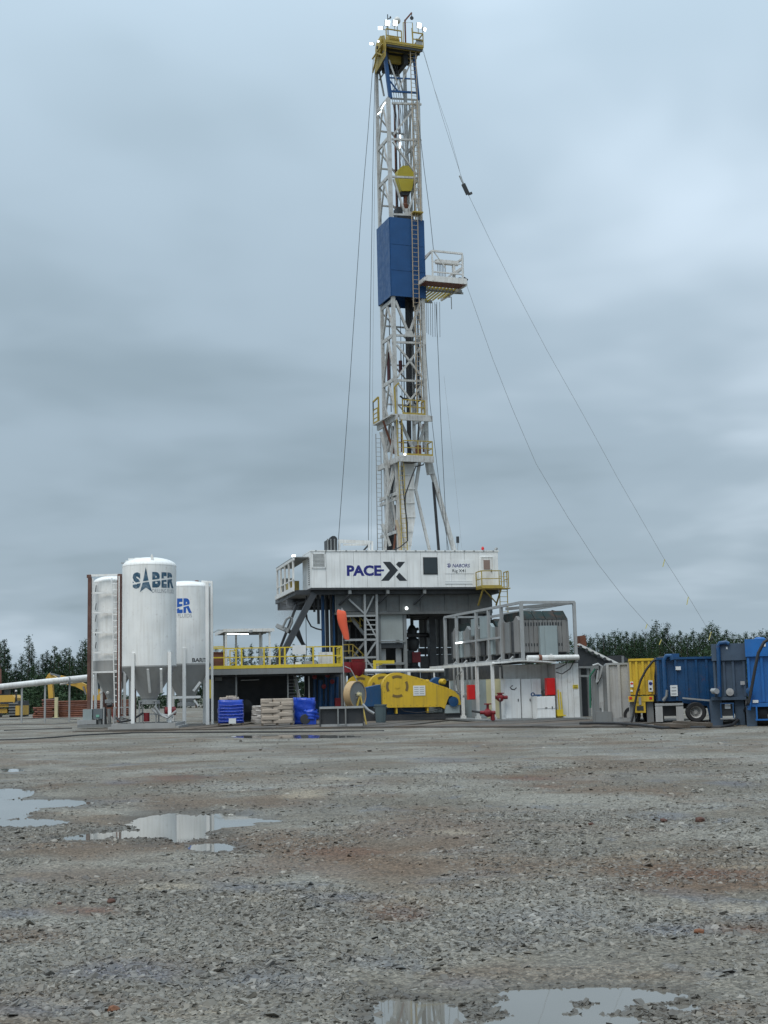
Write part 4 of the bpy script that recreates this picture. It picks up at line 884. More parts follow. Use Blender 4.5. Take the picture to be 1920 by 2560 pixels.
for q in ((-0.4, -0.9, 0.6, -0.25), (0.6, -0.25, 1.6, -1.2), (-0.5, -0.1, 1.6, -0.2)): obar('guard_brace', M_crn, mast, (cu0 - 0.24, q[0], zcr + q[1]), (cu0 - 0.24, q[2], zcr + q[3]), 0.08, None, (1, 0, 0))
obar('sheave_pin', M_dark, mast, (cu0 - 0.3, 0.55, zcr + 0.12), (cu0, 0.55, zcr + 0.12), 0.16)
# gin pole
g0 = (m_p(1014, 112, -0.2).x, -0.2); zg = m_p(1014, 50, -0.2).z
gp = obar('gin_pole', M_rust, mast, (g0[0], g0[1], zcr), (g0[0], g0[1], zg), 0.09); jb = m_p(1029, 32, -0.2)
obar('jib', M_rust, gp, (g0[0], g0[1], zg - 0.05), jb, 0.10); MB().lathe([(0, 0), (0.13, 0), (0.13, 0.06), (0, 0.06)], 12, jb + Vector((0, -0.03, -0.38)), (0, 1, 0)).build('jib_sheave', M_dark, gp); otube('jib_strap', M_dark, gp, [jb, jb + Vector((0, 0, -0.36))], 0.03, 5)
hoop = [m_p(x, y, -0.35) for x, y in ((1008, 108), (1008, 56), (1031, 57), (1033, 112))]; otube('ladder_hoop', M_crn, mast, hoop, 0.03, 6); otube('ladder_hoop', M_crn, mast, [m_p(1029, 70, -0.4), m_p(1032, 112, -0.4)], 0.025, 6)
# floodlights: bracket, housing, lit face
def flood(x, y, wpx, hpx, v, aim, stem_to, dbl=True):
    c = m_p(x, y, v); sx, sz = wpx / 43.0, hpx / 43.0; aim = Vector(aim).normalized(); qd = Vector((0, -1, 0)).rotation_difference(aim).to_matrix()
    f = MB().box(c, (sx * 1.08, 0.12, sz * 1.08), qd).build('floodlight', M_galv, mast)
    if dbl:
        for s in (-1, 1): MB().box(c + qd @ Vector((0, -0.065, s * sz * 0.27)), (sx, 0.015, sz * 0.47), qd).build('lit_face', M_lit, f)
    else: MB().box(c + qd @ Vector((0, -0.065, 0)), (sx, 0.015, sz), qd).build('lit_face', M_lit, f)
    obar('bracket', M_galv, f, c + qd @ Vector((0, 0.05, -sz * 0.3)), stem_to, 0.05)
flood(968, 58, 14, 15, -0.5, (0.05, -1, -0.25), (m_p(968, 80, -0.5).x, -0.5, zcr + 0.93)); flood(987, 58, 13, 15, -0.5, (0.1, -1, -0.25), (m_p(987, 80, -0.5).x, -0.5, zcr + 0.93))
flood(952, 70, 14, 9, -0.3, (-0.75, -0.75, -0.55), (cu0, -0.5, zcr + 0.9)); flood(1047, 64, 13, 14, -0.5, (0.1, -1, -0.35), (m_p(1046, 86, -0.5).x, -0.5, zcr + 0.98)); flood(1060, 73, 14, 9, -0.4, (0.8, -0.8, -0.5), (cu1, -0.45, zcr + 0.98))
flood(930, 109, 13, 6, 1.2, (-0.9, -0.4, -0.6), m_p(936, 114, 1.2), False); flood(946, 104, 5, 5, -0.2, (-0.5, -1, -0.2), m_p(950, 106, 0.0), False)
MB().lathe([(0, 0.0), (0.18, 0.02), (0.24, 0.14), (0.22, 0.30), (0.12, 0.42), (0, 0.45)], 16, m_p(993, 58, 1.2)).build('radome', M_white, mast); obar('radome_post', M_galv, mast, m_p(993, 60, 1.2), (m_p(993, 60, 1.2).x, 1.2, zcr), 0.06)
obar('wind_vane', M_dark, mast, m_p(969, 36, 0.3), (m_p(969, 36, 0.3).x, 0.3, zcr + 0.5), 0.05); MB().lathe([(0, 0), (0.07, 0.03), (0.05, 0.14), (0, 0.16)], 8, m_p(976, 46, 0.3)).build('beacon', M_dark, mast); obar('beacon_arm', M_dark, mast, m_p(969, 47, 0.3), m_p(976, 46, 0.3), 0.04)
# vertical strip lamps inside the mast
for y0, y1 in ((338, 352), (356, 370)): obar('strip_lamp', M_lit, mast, m_p(1000, y0, 1.2), m_p(1000, y1, 1.2), 0.10)
obar('strip_lamp_rod', M_galv, mast, m_p(1000, 258, 1.24), m_p(1001, 400, 1.24), 0.04)
for (x0, y0, x1, y1) in ((953, 272, 963, 256), (944, 286, 953, 278)): obar('strip_lamp', M_lit, mast, MF.side(x0, y0, -0.12), MF.side(x1, y1, -0.12), 0.05)
# ladders
a, b = m_p(1039, 128, -0.42), m_p(1047, 560, -0.42)
tan = mat('tan_ladder_paint', (0.42, 0.34, 0.24), 0.6, dirt=0.4, rust=0.3)
xs_ = Vector((1, 0, 0))
ladder(mast, m_p(1046, 552, -0.34), m_p(1025, 112, -0.34) + xs_ * 0.2, 0.40, tan, xs_); ladder(mast, m_p(1041, 768, -0.34), m_p(1036.5, 530, -0.34), 0.42, tan, xs_)
ladder(mast, m_p(1049, 1032, -0.2), m_p(1043, 765, -0.2), 0.36, tan, xs_)
for y in (580, 640, 700): obar('ladder_standoff', tan, mast, m_p(1032, y, -0.34), m_p(1032, y, -0.2), 0.05)
obox('ladder_landing', M_yeld, mast, m_p(1026, 533).x, m_p(1050, 533).x, -0.6, -0.02, zz(536), zz(533))
# lower work platforms
def plat(yd, xl, xr, vf, vb, back_left, nm):
    z = m_p(1030, yd, vf).z; u0, u1 = m_p(xl, yd, vf).x, m_p(xr, yd, vf).x
    return u0, u1, z
u0, u1, z1_ = plat(1036, 998, 1076, -0.75, 0, 0, ''); 
obox('platform_deck', M_mast, mast, u0, u1, -0.75, -0.12, z1_ - 0.10, z1_); obar('platform_beam', M_mast, mast, (u0, -0.8, z1_ - 0.24), (u1 + 0.1, -0.8, z1_ - 0.24), 0.14, 0.36); obar('platform_beam', M_mast, mast, (-0.22, -0.8, z1_ - 0.24), (-0.22, dM + 0.7, z1_ - 0.24), 0.14, 0.34)
obox('platform_deck', M_mast, mast, -0.55, -0.13, -0.7, dM + 0.7, z1_ - 0.08, z1_)
rail_run(mast, [(m_p(1008, 1036, -0.75).x, -0.72, z1_), (m_p(1063, 1036, -0.75).x, -0.72, z1_), (m_p(1063, 1036, -0.75).x, -0.1, z1_)], 0.95, M_yeld, [3, 1], 0.028)
rail_run(mast, [(-0.53, dM - 0.2, z1_), (-0.53, dM + 0.65, z1_)], 0.95, M_yeld, [1], 0.028, mids=(0.35, 0.68))
dv = MF.side(948, 1055, -0.5)
obar('davit', M_yeld, mast, (-0.35, dM + 0.1, z1_), (-0.35, dM + 0.1, z1_ + 1.75), 0.09); obar('davit_arm', M_yeld, mast, (-0.35, dM + 0.1, z1_ + 1.75), (-0.55, dM + 0.6, z1_ + 1.5), 0.09); otube('davit_hook', M_black, mast, [(-0.55, dM + 0.6, z1_ + 1.5), (-0.55, dM + 0.6, z1_ + 0.9)], 0.04, 5)
obar('davit', M_yeld, mast, m_p(990, 1040, -0.3), m_p(986, 968, -0.3), 0.09); obar('davit_arm', M_yeld, mast, m_p(986, 968, -0.3), m_p(997, 957, -0.3), 0.09)
u0, u1, z2_ = plat(1138, 998, 1083, -1.0, 0, 0, '')
obox('platform_deck', M_mast, mast, u0, u1, -1.0, -0.12, z2_ - 0.08, z2_); obar('platform_beam', M_mast, mast, (u0, -1.05, z2_ - 0.24), (u1, -1.05, z2_ - 0.24), 0.14, 0.40); obar('platform_beam', M_mast, mast, (-0.25, -1.0, z2_ - 0.26), (-0.25, dM + 0.7, z2_ - 0.26), 0.14, 0.34)
rail_run(mast, [(m_p(1010, 1138, -1).x, -0.97, z2_), (u1 - 0.03, -0.97, z2_), (u1 - 0.03, -0.15, z2_)], 0.95, M_yeld, [2, 1], 0.026)
obox('machine', M_rust, mast, u1 - 0.95, u1 - 0.65, -0.6, -0.3, z2_, z2_ + 0.75)
MB().box((m_p(1012, 1135, -1.1).x, -1.12, z2_ + 0.02), (0.12, 0.08, 0.12)).build('lamp', M_lit, mast)
otube('cable_loop', M_black, mast, [m_p(x, y, -0.95) for x, y in ((1010, 1157), (1030, 1158), (1048, 1154), (1062, 1155), (1058, 1162), (1040, 1166), (1030, 1190), (1014, 1235), (1012, 1260), (1018, 1310), (1019, 1352), (1000, 1368), (980, 1376))], 0.045, 6)
# tapered white box column
col = [(1009, 1150), (1036, 1150), (1036, 1250), (1039, 1290), (1033, 1330), (1027, 1376), (1017, 1376), (1009, 1280)]
MB().prism([(q.x, q.z) for q in (m_p(x, y, -0.5) for x, y in col)], -0.5, 0.1).build('tapered_column', M_white, mast)
for y, a, b in ((1187, 1008, 1037), (1222, 1008, 1037), (1257, 1009, 1037.5), (1292, 1010, 1040), (1328, 1013, 1034), (1362, 1016, 1030)): obar('column_band', M_white, mast, m_p(a, y, -0.53), m_p(b, y, -0.53), 0.06)
# A-frame legs to the right of the mast
def A(x0, y0, x1, y1, wd, m=M_mast, v0=-0.4, v1=-0.4, nm='raising_leg'): return obar(nm, m, mast, m_p(x0, y0, v0), m_p(x1, y1 + 14, v1), wd, None, (0, 1, 0))
A(1076, 1165, 1139, 1376, 0.26); A(1036, 1212, 1077, 1376, 0.16); A(1083, 1205, 1098, 1376, 0.14, M_black, nm='hydraulic_ram'); A(1071, 1152, 1077, 1172, 0.4); A(1049, 1152, 1038, 1215, 0.18)
# crowded lower left face
for (x0, y0, x1, y1, wd) in ((952, 1080, 972, 1170, 0.16), (990, 1060, 975, 1160, 0.12), (985, 1150, 979, 1200, 0.22), (962, 1150, 975, 1225, 0.16), (972, 1200, 962, 1376, 0.18), (980, 1240, 992, 1330, 0.12), (955, 1310, 975, 1365, 0.18), (993, 1160, 985, 1230, 0.1), (986, 1080, 976, 1130, 0.1), (960, 1010, 975, 1060, 0.1)):
    obar('brace', M_mast, mast, m_p(x0, y0, 0.5), m_p(x1, y1, 0.5), wd, None, (0, 1, 0))
for y in (1235, 1248, 1330): obar('girt', M_mast, mast, (-0.16, -0.1, zz(y)), (-0.16, dM + 0.7, zz(y)), 0.12, 0.2)
MB().prism([(q.x, q.z) for q in (m_p(963, 1160, 1.9), m_p(979, 1160, 1.9), m_p(983, 1376, 1.9), m_p(966, 1376, 1.9))], 1.85, 2.0).build('plate', M_mast, mast)
otube('curved_pipe', tan, mast, [m_p(x, y, -0.3) for x, y in ((990, 1300), (995, 1318), (999, 1340), (1001, 1376))], 0.10, 8)
ladder(mast, m_p(950, 1380, dM + 0.3), m_p(945.5, 1085, dM + 0.3), 0.34, M_galv, xs_); ladder(mast, m_p(1012, 1380, -0.9), m_p(998, 1048, -0.9), 0.36, M_yeld, xs_)
otube('hose', M_dark, mast, [m_p(x, y, -0.8) for x, y in ((1005, 1165), (1008, 1230), (1012, 1260))], 0.04, 5)

# drawworks guards, cable runs and rusty struts crowding the foot of the mast
for (x0, y0, x1, y1, v) in ((976, 1165, 992, 1250, 1.5), (984, 1262, 997, 1376, 1.2), (965, 1330, 985, 1376, 1.6), (978, 1065, 992, 1128, 1.9), (962, 1075, 976, 1130, 2.05)):
    pbox('guard_plate', M_dark if x0 != 962 else M_mast, mast, MF, x0, y0, x1, y1, v, v + 0.08)
for (x0, y0, x1, y1, wd, m, v) in ((958, 1052, 986, 1135, 0.11, M_rust, 0.9), (992, 1060, 962, 1140, 0.09, M_mast, 1.4), (990, 1168, 968, 1240, 0.12, M_mast, 0.3), (965, 1250, 990, 1330, 0.13, M_mast, 0.9), (994, 1290, 984, 1376, 0.10, M_rust, 0.2), (1003, 1052, 1004, 1130, 0.07, M_rust, 0.4), (1046, 1056, 1046, 1128, 0.06, M_dark, 1.2), (1058, 1060, 1059, 1130, 0.10, M_rust, 0.8), (1070, 1052, 1043, 1128, 0.10, M_mast, dM)):
    obar('strut', m, mast, m_p(x0, y0, v), m_p(x1, y1, v), wd, None, (0, 1, 0))
for i, (x, y0, y1) in enumerate(((1000, 760, 1030), (1008, 860, 1030), (996, 258, 536), (1006, 258, 420), (1030, 258, 536), (985, 262, 540), (1042, 862, 1030), (972, 760, 1030))):
    otube('cable_run', (M_dark, M_wire, M_rust)[i % 3], mast, [m_p(x, y0, 1.7 - 0.15 * (i % 4)), m_p(x + (y1 - y0) * 0.022, y1, 1.7 - 0.15 * (i % 4))], 0.022 + 0.012 * (i % 3), 5)
for a_, b_ in ((258, 348), (348, 442), (442, 536), (762, 838), (862, 948), (955, 1036)):
    obar('brace', M_mast, mast, (0, dM, zz(a_)), (uR, dM, zz(b_)), 0.08, None, (0, 1, 0))
# ------------------------------------------------------------------ travelling block, hook and drilling line
vT = 1.05; bF = MF
tb = thing('travelling_block', 'yellow travelling block hanging on wire lines inside the mast', 'pulley block', MF)
outl = [(1003, 418), (1021, 418), (1029, 428), (1031, 446), (1027, 474), (1024, 481), (1001, 481), (998, 474), (990, 446), (992, 428)]
MB().prism([(q.x, q.z) for q in (m_p(x, y, vT) for x, y in outl)], vT - 0.3, vT + 0.3).build('block_body', mat('block_yellow', (0.52, 0.42, 0.04), 0.45, dirt=0.2), tb)
MB().prism([(q.x, q.z) for q in (m_p(x, y, vT) for x, y in ((1000, 481), (1025, 481), (1021, 490), (1004, 490)))], vT - 0.2, vT + 0.2).build('clevis', M_dark, tb)
otube('hook_shank', M_rust, tb, [m_p(1013, 488, vT), m_p(1013, 520, vT)], 0.13, 9); MB().lathe([(0, 0), (0.22, 0.05), (0.25, 0.4), (0.12, 0.55), (0, 0.55)], 12, m_p(1013, 528, vT)).build('swivel', M_rust, tb)
for x in (1003, 1008, 1014, 1020, 1025):
    otube('drilling_line', M_wireL, tb, [m_p(x, 420, vT), (cu0 + 0.5 + (x - 1003) * 0.03, 0.95, zcr + 0.5)], 0.022, 5)
td = thing('top_drive', 'dark top drive unit hanging below the yellow travelling block', 'top drive', MF)
MB().bb(m_p(990, 512, 1).x, m_p(1004, 512, 1).x, 0.8, 1.5, zz(548), zz(508)).build('motor', M_dark, td); MB().bb(m_p(994, 540, 1).x, m_p(1030, 540, 1).x, 0.7, 1.6, zz(600), zz(529)).build('gearbox', M_dark, td); otube('link', M_rust, td, [m_p(1013, 520, vT), m_p(1013, 536, vT)], 0.10, 8)

# ------------------------------------------------------------------ racking board
vR0, vR1 = -1.35, 3.1
zr = m_p(1110, 704, vR0).z; r0, r1 = m_p(1066, 700, vR0).x, m_p(1167, 706, vR0).x
rb = thing('racking_board', 'white railed racking board with yellow fingers jutting from the mast', 'platform', Frame(MF.o.x, MF.o.y, 20, MF.z))
obox('fascia', M_white, rb, r0, r1, vR0 - 0.03, vR0 + 0.03, zr - 0.05, zr + 0.34)
obox('deck_plate', M_brown, rb, r0, r1, vR0 + 0.04, vR0 + 1.1, zr - 0.04, zr + 0.04)
obar('beam', M_white, rb, (r1, vR0, zr), (r1 - 0.3, vR1 - 0.7, zr), 0.10, 0.26); obar('beam', M_steel, rb, (r0 - 0.2, vR0 + 1.75, zr - 0.02), (r1 + 0.35, vR0 + 1.75, zr - 0.02), 0.30, 0.20); obar('beam', M_steel, rb, (r0 - 0.1, vR1, zr), (r1 - 0.7, vR1, zr), 0.12, 0.2)
obar('beam', M_white, rb, (r0 - 0.08, vR0, zr + 0.1), (r0 - 0.08, vR1, zr + 0.1), 0.10, 0.24)
obar('anchor_tube', M_white, rb, (uR + 0.05, -0.2, zr + 0.18), (r0 + 0.2, vR0 + 0.5, zr + 0.2), 0.16); obar('anchor_tube', M_white, rb, (uR + 0.05, dM, zr + 0.1), (r0 + 0.3, dM, zr + 0.05), 0.16)
for i in range(11):
    u = r0 + 0.05 + i * (r1 - 0.35 - r0) / 10; obar('finger', M_yel, rb, (u, vR0 + 1.12, zr), (u, vR1 - (0.05 if i < 8 else 0.4 + (i - 8) * 0.35), zr), 0.07, 0.10)
for vv, uu in ((vR0 + 2.0, 0.55), (vR0 + 2.9, 0.0)): obar('latch_tube', M_galv, rb, (r1 - 0.2, vv, zr - 0.05), (r1 + uu, vv - 0.1, zr - 0.05), 0.12)
# cage of rails
hR = m_p(1110, 630, vR0).z - zr; P_ = lambda u, v, h: (u, v, zr + h)
cu = m_p(1081, 660, vR0).x
for u, v in ((cu, vR0), (r1 - 0.28, vR0), (r1 + 0.15, vR0 + 0.9), (cu, vR0 + 1.8), (r1 + 0.1, vR0 + 2.2)): obar('cage_post', M_white, rb, P_(u, v, 0), P_(u, v, hR), 0.09)
for h, wd in ((hR, 0.12), (hR * 0.64, 0.07), (hR * 0.30, 0.08)):
    obar('cage_rail', M_white, rb, P_(cu, vR0, h), P_(r1 - 0.28, vR0, h), wd); obar('cage_rail', M_white, rb, P_(r1 - 0.28, vR0, h), P_(r1 + 0.15, vR0 + 0.9, h), wd); obar('cage_rail', M_white, rb, P_(r1 + 0.15, vR0 + 0.9, h), P_(r1 + 0.1, vR0 + 2.2, h), wd)
obar('cage_rail', M_white, rb, P_(cu, vR0, hR), P_(cu, vR0 + 1.8, hR), 0.1); obar('cage_rail', M_white, rb, P_(cu, vR0 + 1.8, hR * 0.45), P_(r1, vR0 + 2.2, hR * 0.45), 0.09); obar('cage_rail', M_white, rb, P_(cu, vR0 + 1.8, hR * 0.45), P_(uR + 0.2, 0.6, hR * 0.45), 0.09)
obar('cage_brace', M_white, rb, P_(cu + 0.1, vR0, hR), P_(cu + 0.95, vR0, hR * 0.45), 0.06); obar('cage_brace', M_white, rb, P_(r1 + 0.12, vR0 + 0.9, hR * 0.7), P_(cu + 1.0, vR0 + 1.0, 0.3), 0.11); obar('cage_brace', M_white, rb, P_(r1 - 0.3, vR0, hR * 0.6), P_(r1 + 0.12, vR0 + 0.9, hR), 0.07)
obox('winch_arm', M_white, rb, cu + 0.7, r1 - 0.1, vR0 + 1.0, vR0 + 1.25, zr + hR * 0.78, zr + hR * 0.92); obar('winch_post', M_white, rb, P_(r1 - 0.45, vR0 + 1.1, 0), P_(r1 - 0.45, vR0 + 1.1, hR * 0.8), 0.16)
for i in range(6): u = cu + 0.85 + i * 0.11; obar('tool_bar', M_galv, rb, P_(u, vR0 + 1.15, hR * 0.35), P_(u, vR0 + 1.15, hR * 0.78), 0.035)
obar('diving_arm', M_white, rb, P_(cu, vR0, hR), P_(uR + 0.2, 0.2, hR * 0.9), 0.09); MB().lathe([(0, 0), (0.2, 0.0), (0.2, 0.1), (0, 0.1)], 12, P_(r1 - 0.35, vR0 + 0.3, 0.3), (0, 1, 0)).build('hose_coil', M_black, rb); MB().box(P_(r1 + 0.05, vR0 + 0.5, 0.35), (0.3, 0.3, 0.35), Matrix.Rotation(0.5, 3, 'Y')).build('gear_bag', M_black, rb)
for x, y0, y1 in ((1062, 757, 826), (1066, 757, 832), (1070, 757, 836), (1076, 757, 838), (1081, 757, 842), (1087, 757, 842), (1092, 757, 843), (1099, 757, 843)):
    otube('hanging_chain', M_wireL, rb, [m_p(x, y0 - 2, 2.2), m_p(x + 1, y1, 2.2)], 0.018, 4)
otube('hanging_chain', M_wireL, rb, [m_p(1128, 742, 1.0), m_p(1129, 773, 1.0)], 0.03, 5)

# ------------------------------------------------------------------ lines round the mast
def line(label, pts, r, m, D0, D1, cat='cable', nm='wire_line', grp=None):
    n = len(pts); q = [AT(x, y, D0 + (D1 - D0) * i / (n - 1)) for i, (x, y) in enumerate(pts)]
    o = otube(nm, m, None, q, r, 5); return tag(o, label, cat, grp)
line('long guy line from the crown of the mast passing through a dark block', [(1057, 122), (1105, 290), (1153, 441), (1170, 485), (1225, 600), (1285, 719), (1367, 875), (1462, 1044), (1543, 1193), (1662, 1400), (1723, 1495), (1780, 1590), (1850, 1700)], 0.012, M_wireL, 84, 96, nm='guy_line')
line('guy line from the end of the racking board down to the wood', [(1165, 708), (1231, 895), (1279, 1017), (1340, 1159), (1421, 1295), (1495, 1410), (1563, 1498), (1620, 1562), (1700, 1650), (1760, 1712)], 0.012, M_wireL, 82, 96, nm='guy_line')
line('second thin guy line close under the crown ending at the dark block', [(1058, 130), (1085, 220), (1120, 320), (1142, 400), (1156, 455)], 0.010, M_wireL, 84, 86, nm='guy_line')
line('outermost wire rope sloping from the crown to the dark roof winch', [(934, 140), (920, 330), (902, 542), (875, 949), (846, 1350)], 0.020, M_wire, 86, 82.3)
line('wire rope hanging nearly plumb from the crown to the roof gantry', [(938, 150), (932, 430), (926, 800), (921, 1352)], 0.020, M_wire, 86, 82.3)
line('faint wire rope closest to the mast legs above the roof gantry', [(944, 155), (936, 500), (932, 900), (928, 1354)], 0.012, M_wireL, 86, 82.3)
line('wire from the crown down to the top rail of the racking board', [(1046, 300), (1060, 420), (1074, 530), (1084, 628)], 0.020, M_wire, 84.5, 84)
line('wire dropping from the racking board to the cabin roof', [(1090, 760), (1096, 900), (1102, 1050), (1111, 1230), (1118, 1376)], 0.020, M_wire, 85, 83)
line('wire slanting from the mast leg to the cabin roof beside the raising leg', [(1063, 860), (1075, 1010), (1092, 1160), (1108, 1290), (1122, 1376)], 0.018, M_wire, 84, 83)
line('faintest thin wire falling to the cabin roof beside the antenna pole', [(1110, 940), (1125, 1080), (1140, 1220), (1155, 1376)], 0.008, M_wireL, 85, 83)
a = AT(1158, 460, 85.9)
wb = thing('guy_block', 'dark spring block on the long guy line in mid air', 'pulley block', loc=a)
d = (AT(1170, 486, 86.0) - a)
obar('block_body', M_dark, wb, (0, 0, 0), d, 0.26, 0.16, (0, 1, 0)); obar('block_lug', M_dark, wb, d, d + Vector((0.28, 0, 0.1)), 0.14); obar('shackle', M_galv, wb, -d * 0.8, (0, 0, 0), 0.07)
for i, (x, y, x1, y1) in enumerate([(1662, 1398, 1657, 1417), (1721, 1492, 1717, 1512), (1778, 1580, 1772, 1600), (1654, 1598, 1648, 1612), (1618, 1560, 1614, 1572)]):
    D = (93.5, 94.5, 95.2, 94.5, 94)[i]; o = obar('marker_ribbon', mat('pale_ribbon', (0.55, 0.50, 0.16), 0.7), None, AT(x, y, D), AT(x1, y1, D), 0.06, 0.012, (0, 1, 0))
    tag(o, ('yellow marker ribbon, upper of the two against the sky on the long guy line', 'yellow marker ribbon, lower of the two against the sky on the long guy line', 'yellow ribbon on the long guy line in front of the tall pines behind the tanks', 'yellow marker ribbon on the racking board guy line in front of the pines', 'small yellow ribbon on the racking board guy line just above the tree tops')[i], 'ribbon')

# ------------------------------------------------------------------ blowout preventer
bo = thing('blowout_preventer', 'black and red blowout preventer stack standing under the drill floor', 'valve stack', SUB)
b0 = s_p(1033, 1690, 3.6); zof = lambda y: s_p(1033, y, 3.6).z; bx_, by_ = b0.x, 3.6
k = 1 / 39.
MB().lathe([(0.0, -0.05), (0.45, -0.05), (0.45, zof(1668)), (0.34, zof(1664)), (0.34, zof(1640))], 18, (bx_, by_, 0)).build('spool', M_dark, bo)
pbox('ram_block', M_red, bo, SUB, 1031, 1630, 1052, 1656, 3.1, 4.1); pbox('ram_block', M_dark, bo, SUB, 1016, 1626, 1036, 1658, 3.2, 4.0)
MB().lathe([(0.26, zof(1628)), (0.42, zof(1618)), (0.46, zof(1604)), (0.40, zof(1598)), (0.24, zof(1594)), (0.24, zof(1586))], 18, (bx_, by_, 0)).build('annular_body', M_dark, bo)
pbox('double_ram', M_black, bo, SUB, 1020, 1584, 1050, 1592, 3.2, 4.0); otube('ram_arm', M_black, bo, [s_p(1010, 1588, 3.6), s_p(1075, 1588, 3.6)], 0.16, 10)
MB().lathe([(0.3, zof(1586)), (0.34, zof(1576)), (0.2, zof(1566)), (0.11, zof(1562)), (0.11, zof(1535))], 14, (bx_, by_, 0)).build('bell_nipple', M_black, bo); otube('flow_line', M_black, bo, [s_p(1036, 1574, 3.6), s_p(1046, 1572, 3.6)], 0.10, 8)
for x in (1020, 1046): otube('tie_rod', M_galv, bo, [s_p(x, 1632, 3.5), s_p(x + 1, 1594, 3.5)], 0.035, 6)
# ================================================================== matting under the equipment
MZ = 0.12
EDGE = [(188, 1833), (480, 1828), (760, 1825), (980, 1822), (1180, 1822), (1400, 1823), (1560, 1822), (1700, 1822)]
mats_ = thing('rig_matting', 'low muddy timber matting along the front of the rig equipment', 'matting', loc=(0, 50, 0)); del mats_['category']; mats_['kind'] = 'structure'
ep = [G(x, y, 0.0) for x, y in EDGE]
for a, b in zip(ep[:-1], ep[1:]):
    L_ = (b - a).length; n = max(1, round(L_ / 1.3)); t = (b - a) / L_; bk = Vector((-t.y, t.x, 0))
    for i in range(n):
        p = a + t * (L_ * i / n + 0.015); q = a + t * (L_ * (i + 1) / n - 0.015); j = random.uniform(-0.12, 0.10); dz = random.uniform(-0.015, 0.012); dp = 9.5
        MB().prism_z([(c.x, c.y - 50) for c in (p - bk * j, q - bk * j, q + bk * dp, p + bk * dp)], -0.08, MZ + dz - 0.012).build('mat_plank', M_mud if (i % 3) else M_wood, mats_)
    for k in range(2):
        p = a + t * 0.05 - bk * (0.16 + 0.02 * k) ; q = b - t * 0.05 - bk * (0.12 + 0.04 * k)
    obar('edge_beam', M_mud, mats_, a - bk * 0.22 + Vector((0, -50, 0.02)), b - bk * 0.22 + Vector((0, -50, 0.02)), 0.12, 0.13)
MZs = MZ - 0.012

# ================================================================== silos
def silo(name, label, cx, y_base, D, half_px, y_peak, y_sh, y_white, y_grey, y_out, out_px):
    F = frame_at(cx, y_base, D, 0, MZs); p = lambda x, y: F.p(x, y, 0)
    t = thing(name, label, 'silo', F, group='white silos on the matting')
    r = abs(p(cx + half_px, 1560).x - p(cx - half_px, 1560).x) / 2; z = lambda y: p(cx, y).z
    ro = abs(p(cx + out_px, 1740).x - p(cx - out_px, 1740).x) / 2
    MB().lathe([(r, z(y_white)), (r, z(y_sh))], 48, (0, 0, 0), caps=False).build('shell', M_silo, t)
    prof = [(r * 1.006, z(y_sh) - 0.03), (r * 1.006, z(y_sh))] + [(r * math.cos(a), z(y_sh) + (z(y_peak) - z(y_sh)) * math.sin(a)) for a in [i * math.pi / 2 / 8 for i in range(1, 9)]]
    MB().lathe([(max(0.01, a), b) for a, b in prof], 48, (0, 0, 0)).build('domed_roof', M_silo, t)
    MB().lathe([(r, z(y_grey)), (r, z(y_white) - 0.005)], 48, (0, 0, 0), caps=False).build('skirt_band', M_siloG, t)
    MB().lathe([(ro, z(y_out)), (ro * 1.05, z(y_out) + 0.1), (r, z(y_grey) - 0.003)], 48, (0, 0, 0)).build('cone', M_siloG, t)
    MB().lathe([(ro * 0.8, z(y_out) - 0.28), (ro * 1.25, z(y_out) - 0.26), (ro * 1.25, z(y_out) - 0.1), (ro * 0.9, z(y_out) - 0.08), (ro * 0.9, z(y_out) + 0.02)], 20, (0, 0, 0)).build('outlet_valve', M_galv, t)
    for k in range(1, 5):
        zs_ = z(y_white) + (z(y_sh) - z(y_white)) * k / 5; MB().lathe([(r + 0.001, zs_ - 0.012), (r + 0.004, zs_), (r + 0.001, zs_ + 0.012)], 48, (0, 0, 0), caps=False).build('weld_seam', M_silo, t)
    return F, t, r, z, p
# the tall middle silo
F, t, r, z, p = silo('silo', 'tallest white silo with weathered star lettering standing in front of the other two', 373, 1812, 62.0, 67, 1394, 1416, 1665, 1668, 1746, 21)
SZ = z
for a, zt in ((-0.42, 1634), (0.98, 1632), (2.55, 1640), (4.0, 1640)):
    x, v = r * 1.03 * math.sin(a), -r * 1.03 * math.cos(a)
    obox('leg', M_silo, t, x - 0.075, x + 0.075, v - 0.075, v + 0.075, 0.24, z(zt))
for x in (381, 413):
    q0, q1 = p(x, 1673), p(x, 1731); obar('cone_stiffener', M_silo, t, (q0.x, -r * 0.93, q0.z), (q1.x * 0.9, -r * 0.45, q1.z), 0.11)
for q in ((-1.45, 1.45, -1.5, -1.32), (-1.45, 1.45, 1.32, 1.5), (-1.45, -1.27, -1.31, 1.31), (1.27, 1.45, -1.31, 1.31)): obox('skid_beam', M_siloG, t, q[0], q[1], q[2], q[3], 0.0, 0.24)
obox('skid_plate', M_siloG, t, -1.6, -1.46, -1.5, 1.5, 0, 0.10); obox('skid_plate', M_siloG, t, 1.46, 1.6, -1.5, 1.5, 0, 0.10)
for x in (-0.38, 0.38):
    for v in (-0.38, 0.38): obar('outlet_post', M_galv, t, (x, v, 0.05), (x, v, z(1752)), 0.06)
for zz_ in (0.62, z(1752)): obar('outlet_rail', M_galv, t, (-0.42, -0.40, zz_), (0.42, -0.40, zz_), 0.06); obar('outlet_rail', M_galv, t, (-0.42, 0.40, zz_), (0.42, 0.40, zz_), 0.06)
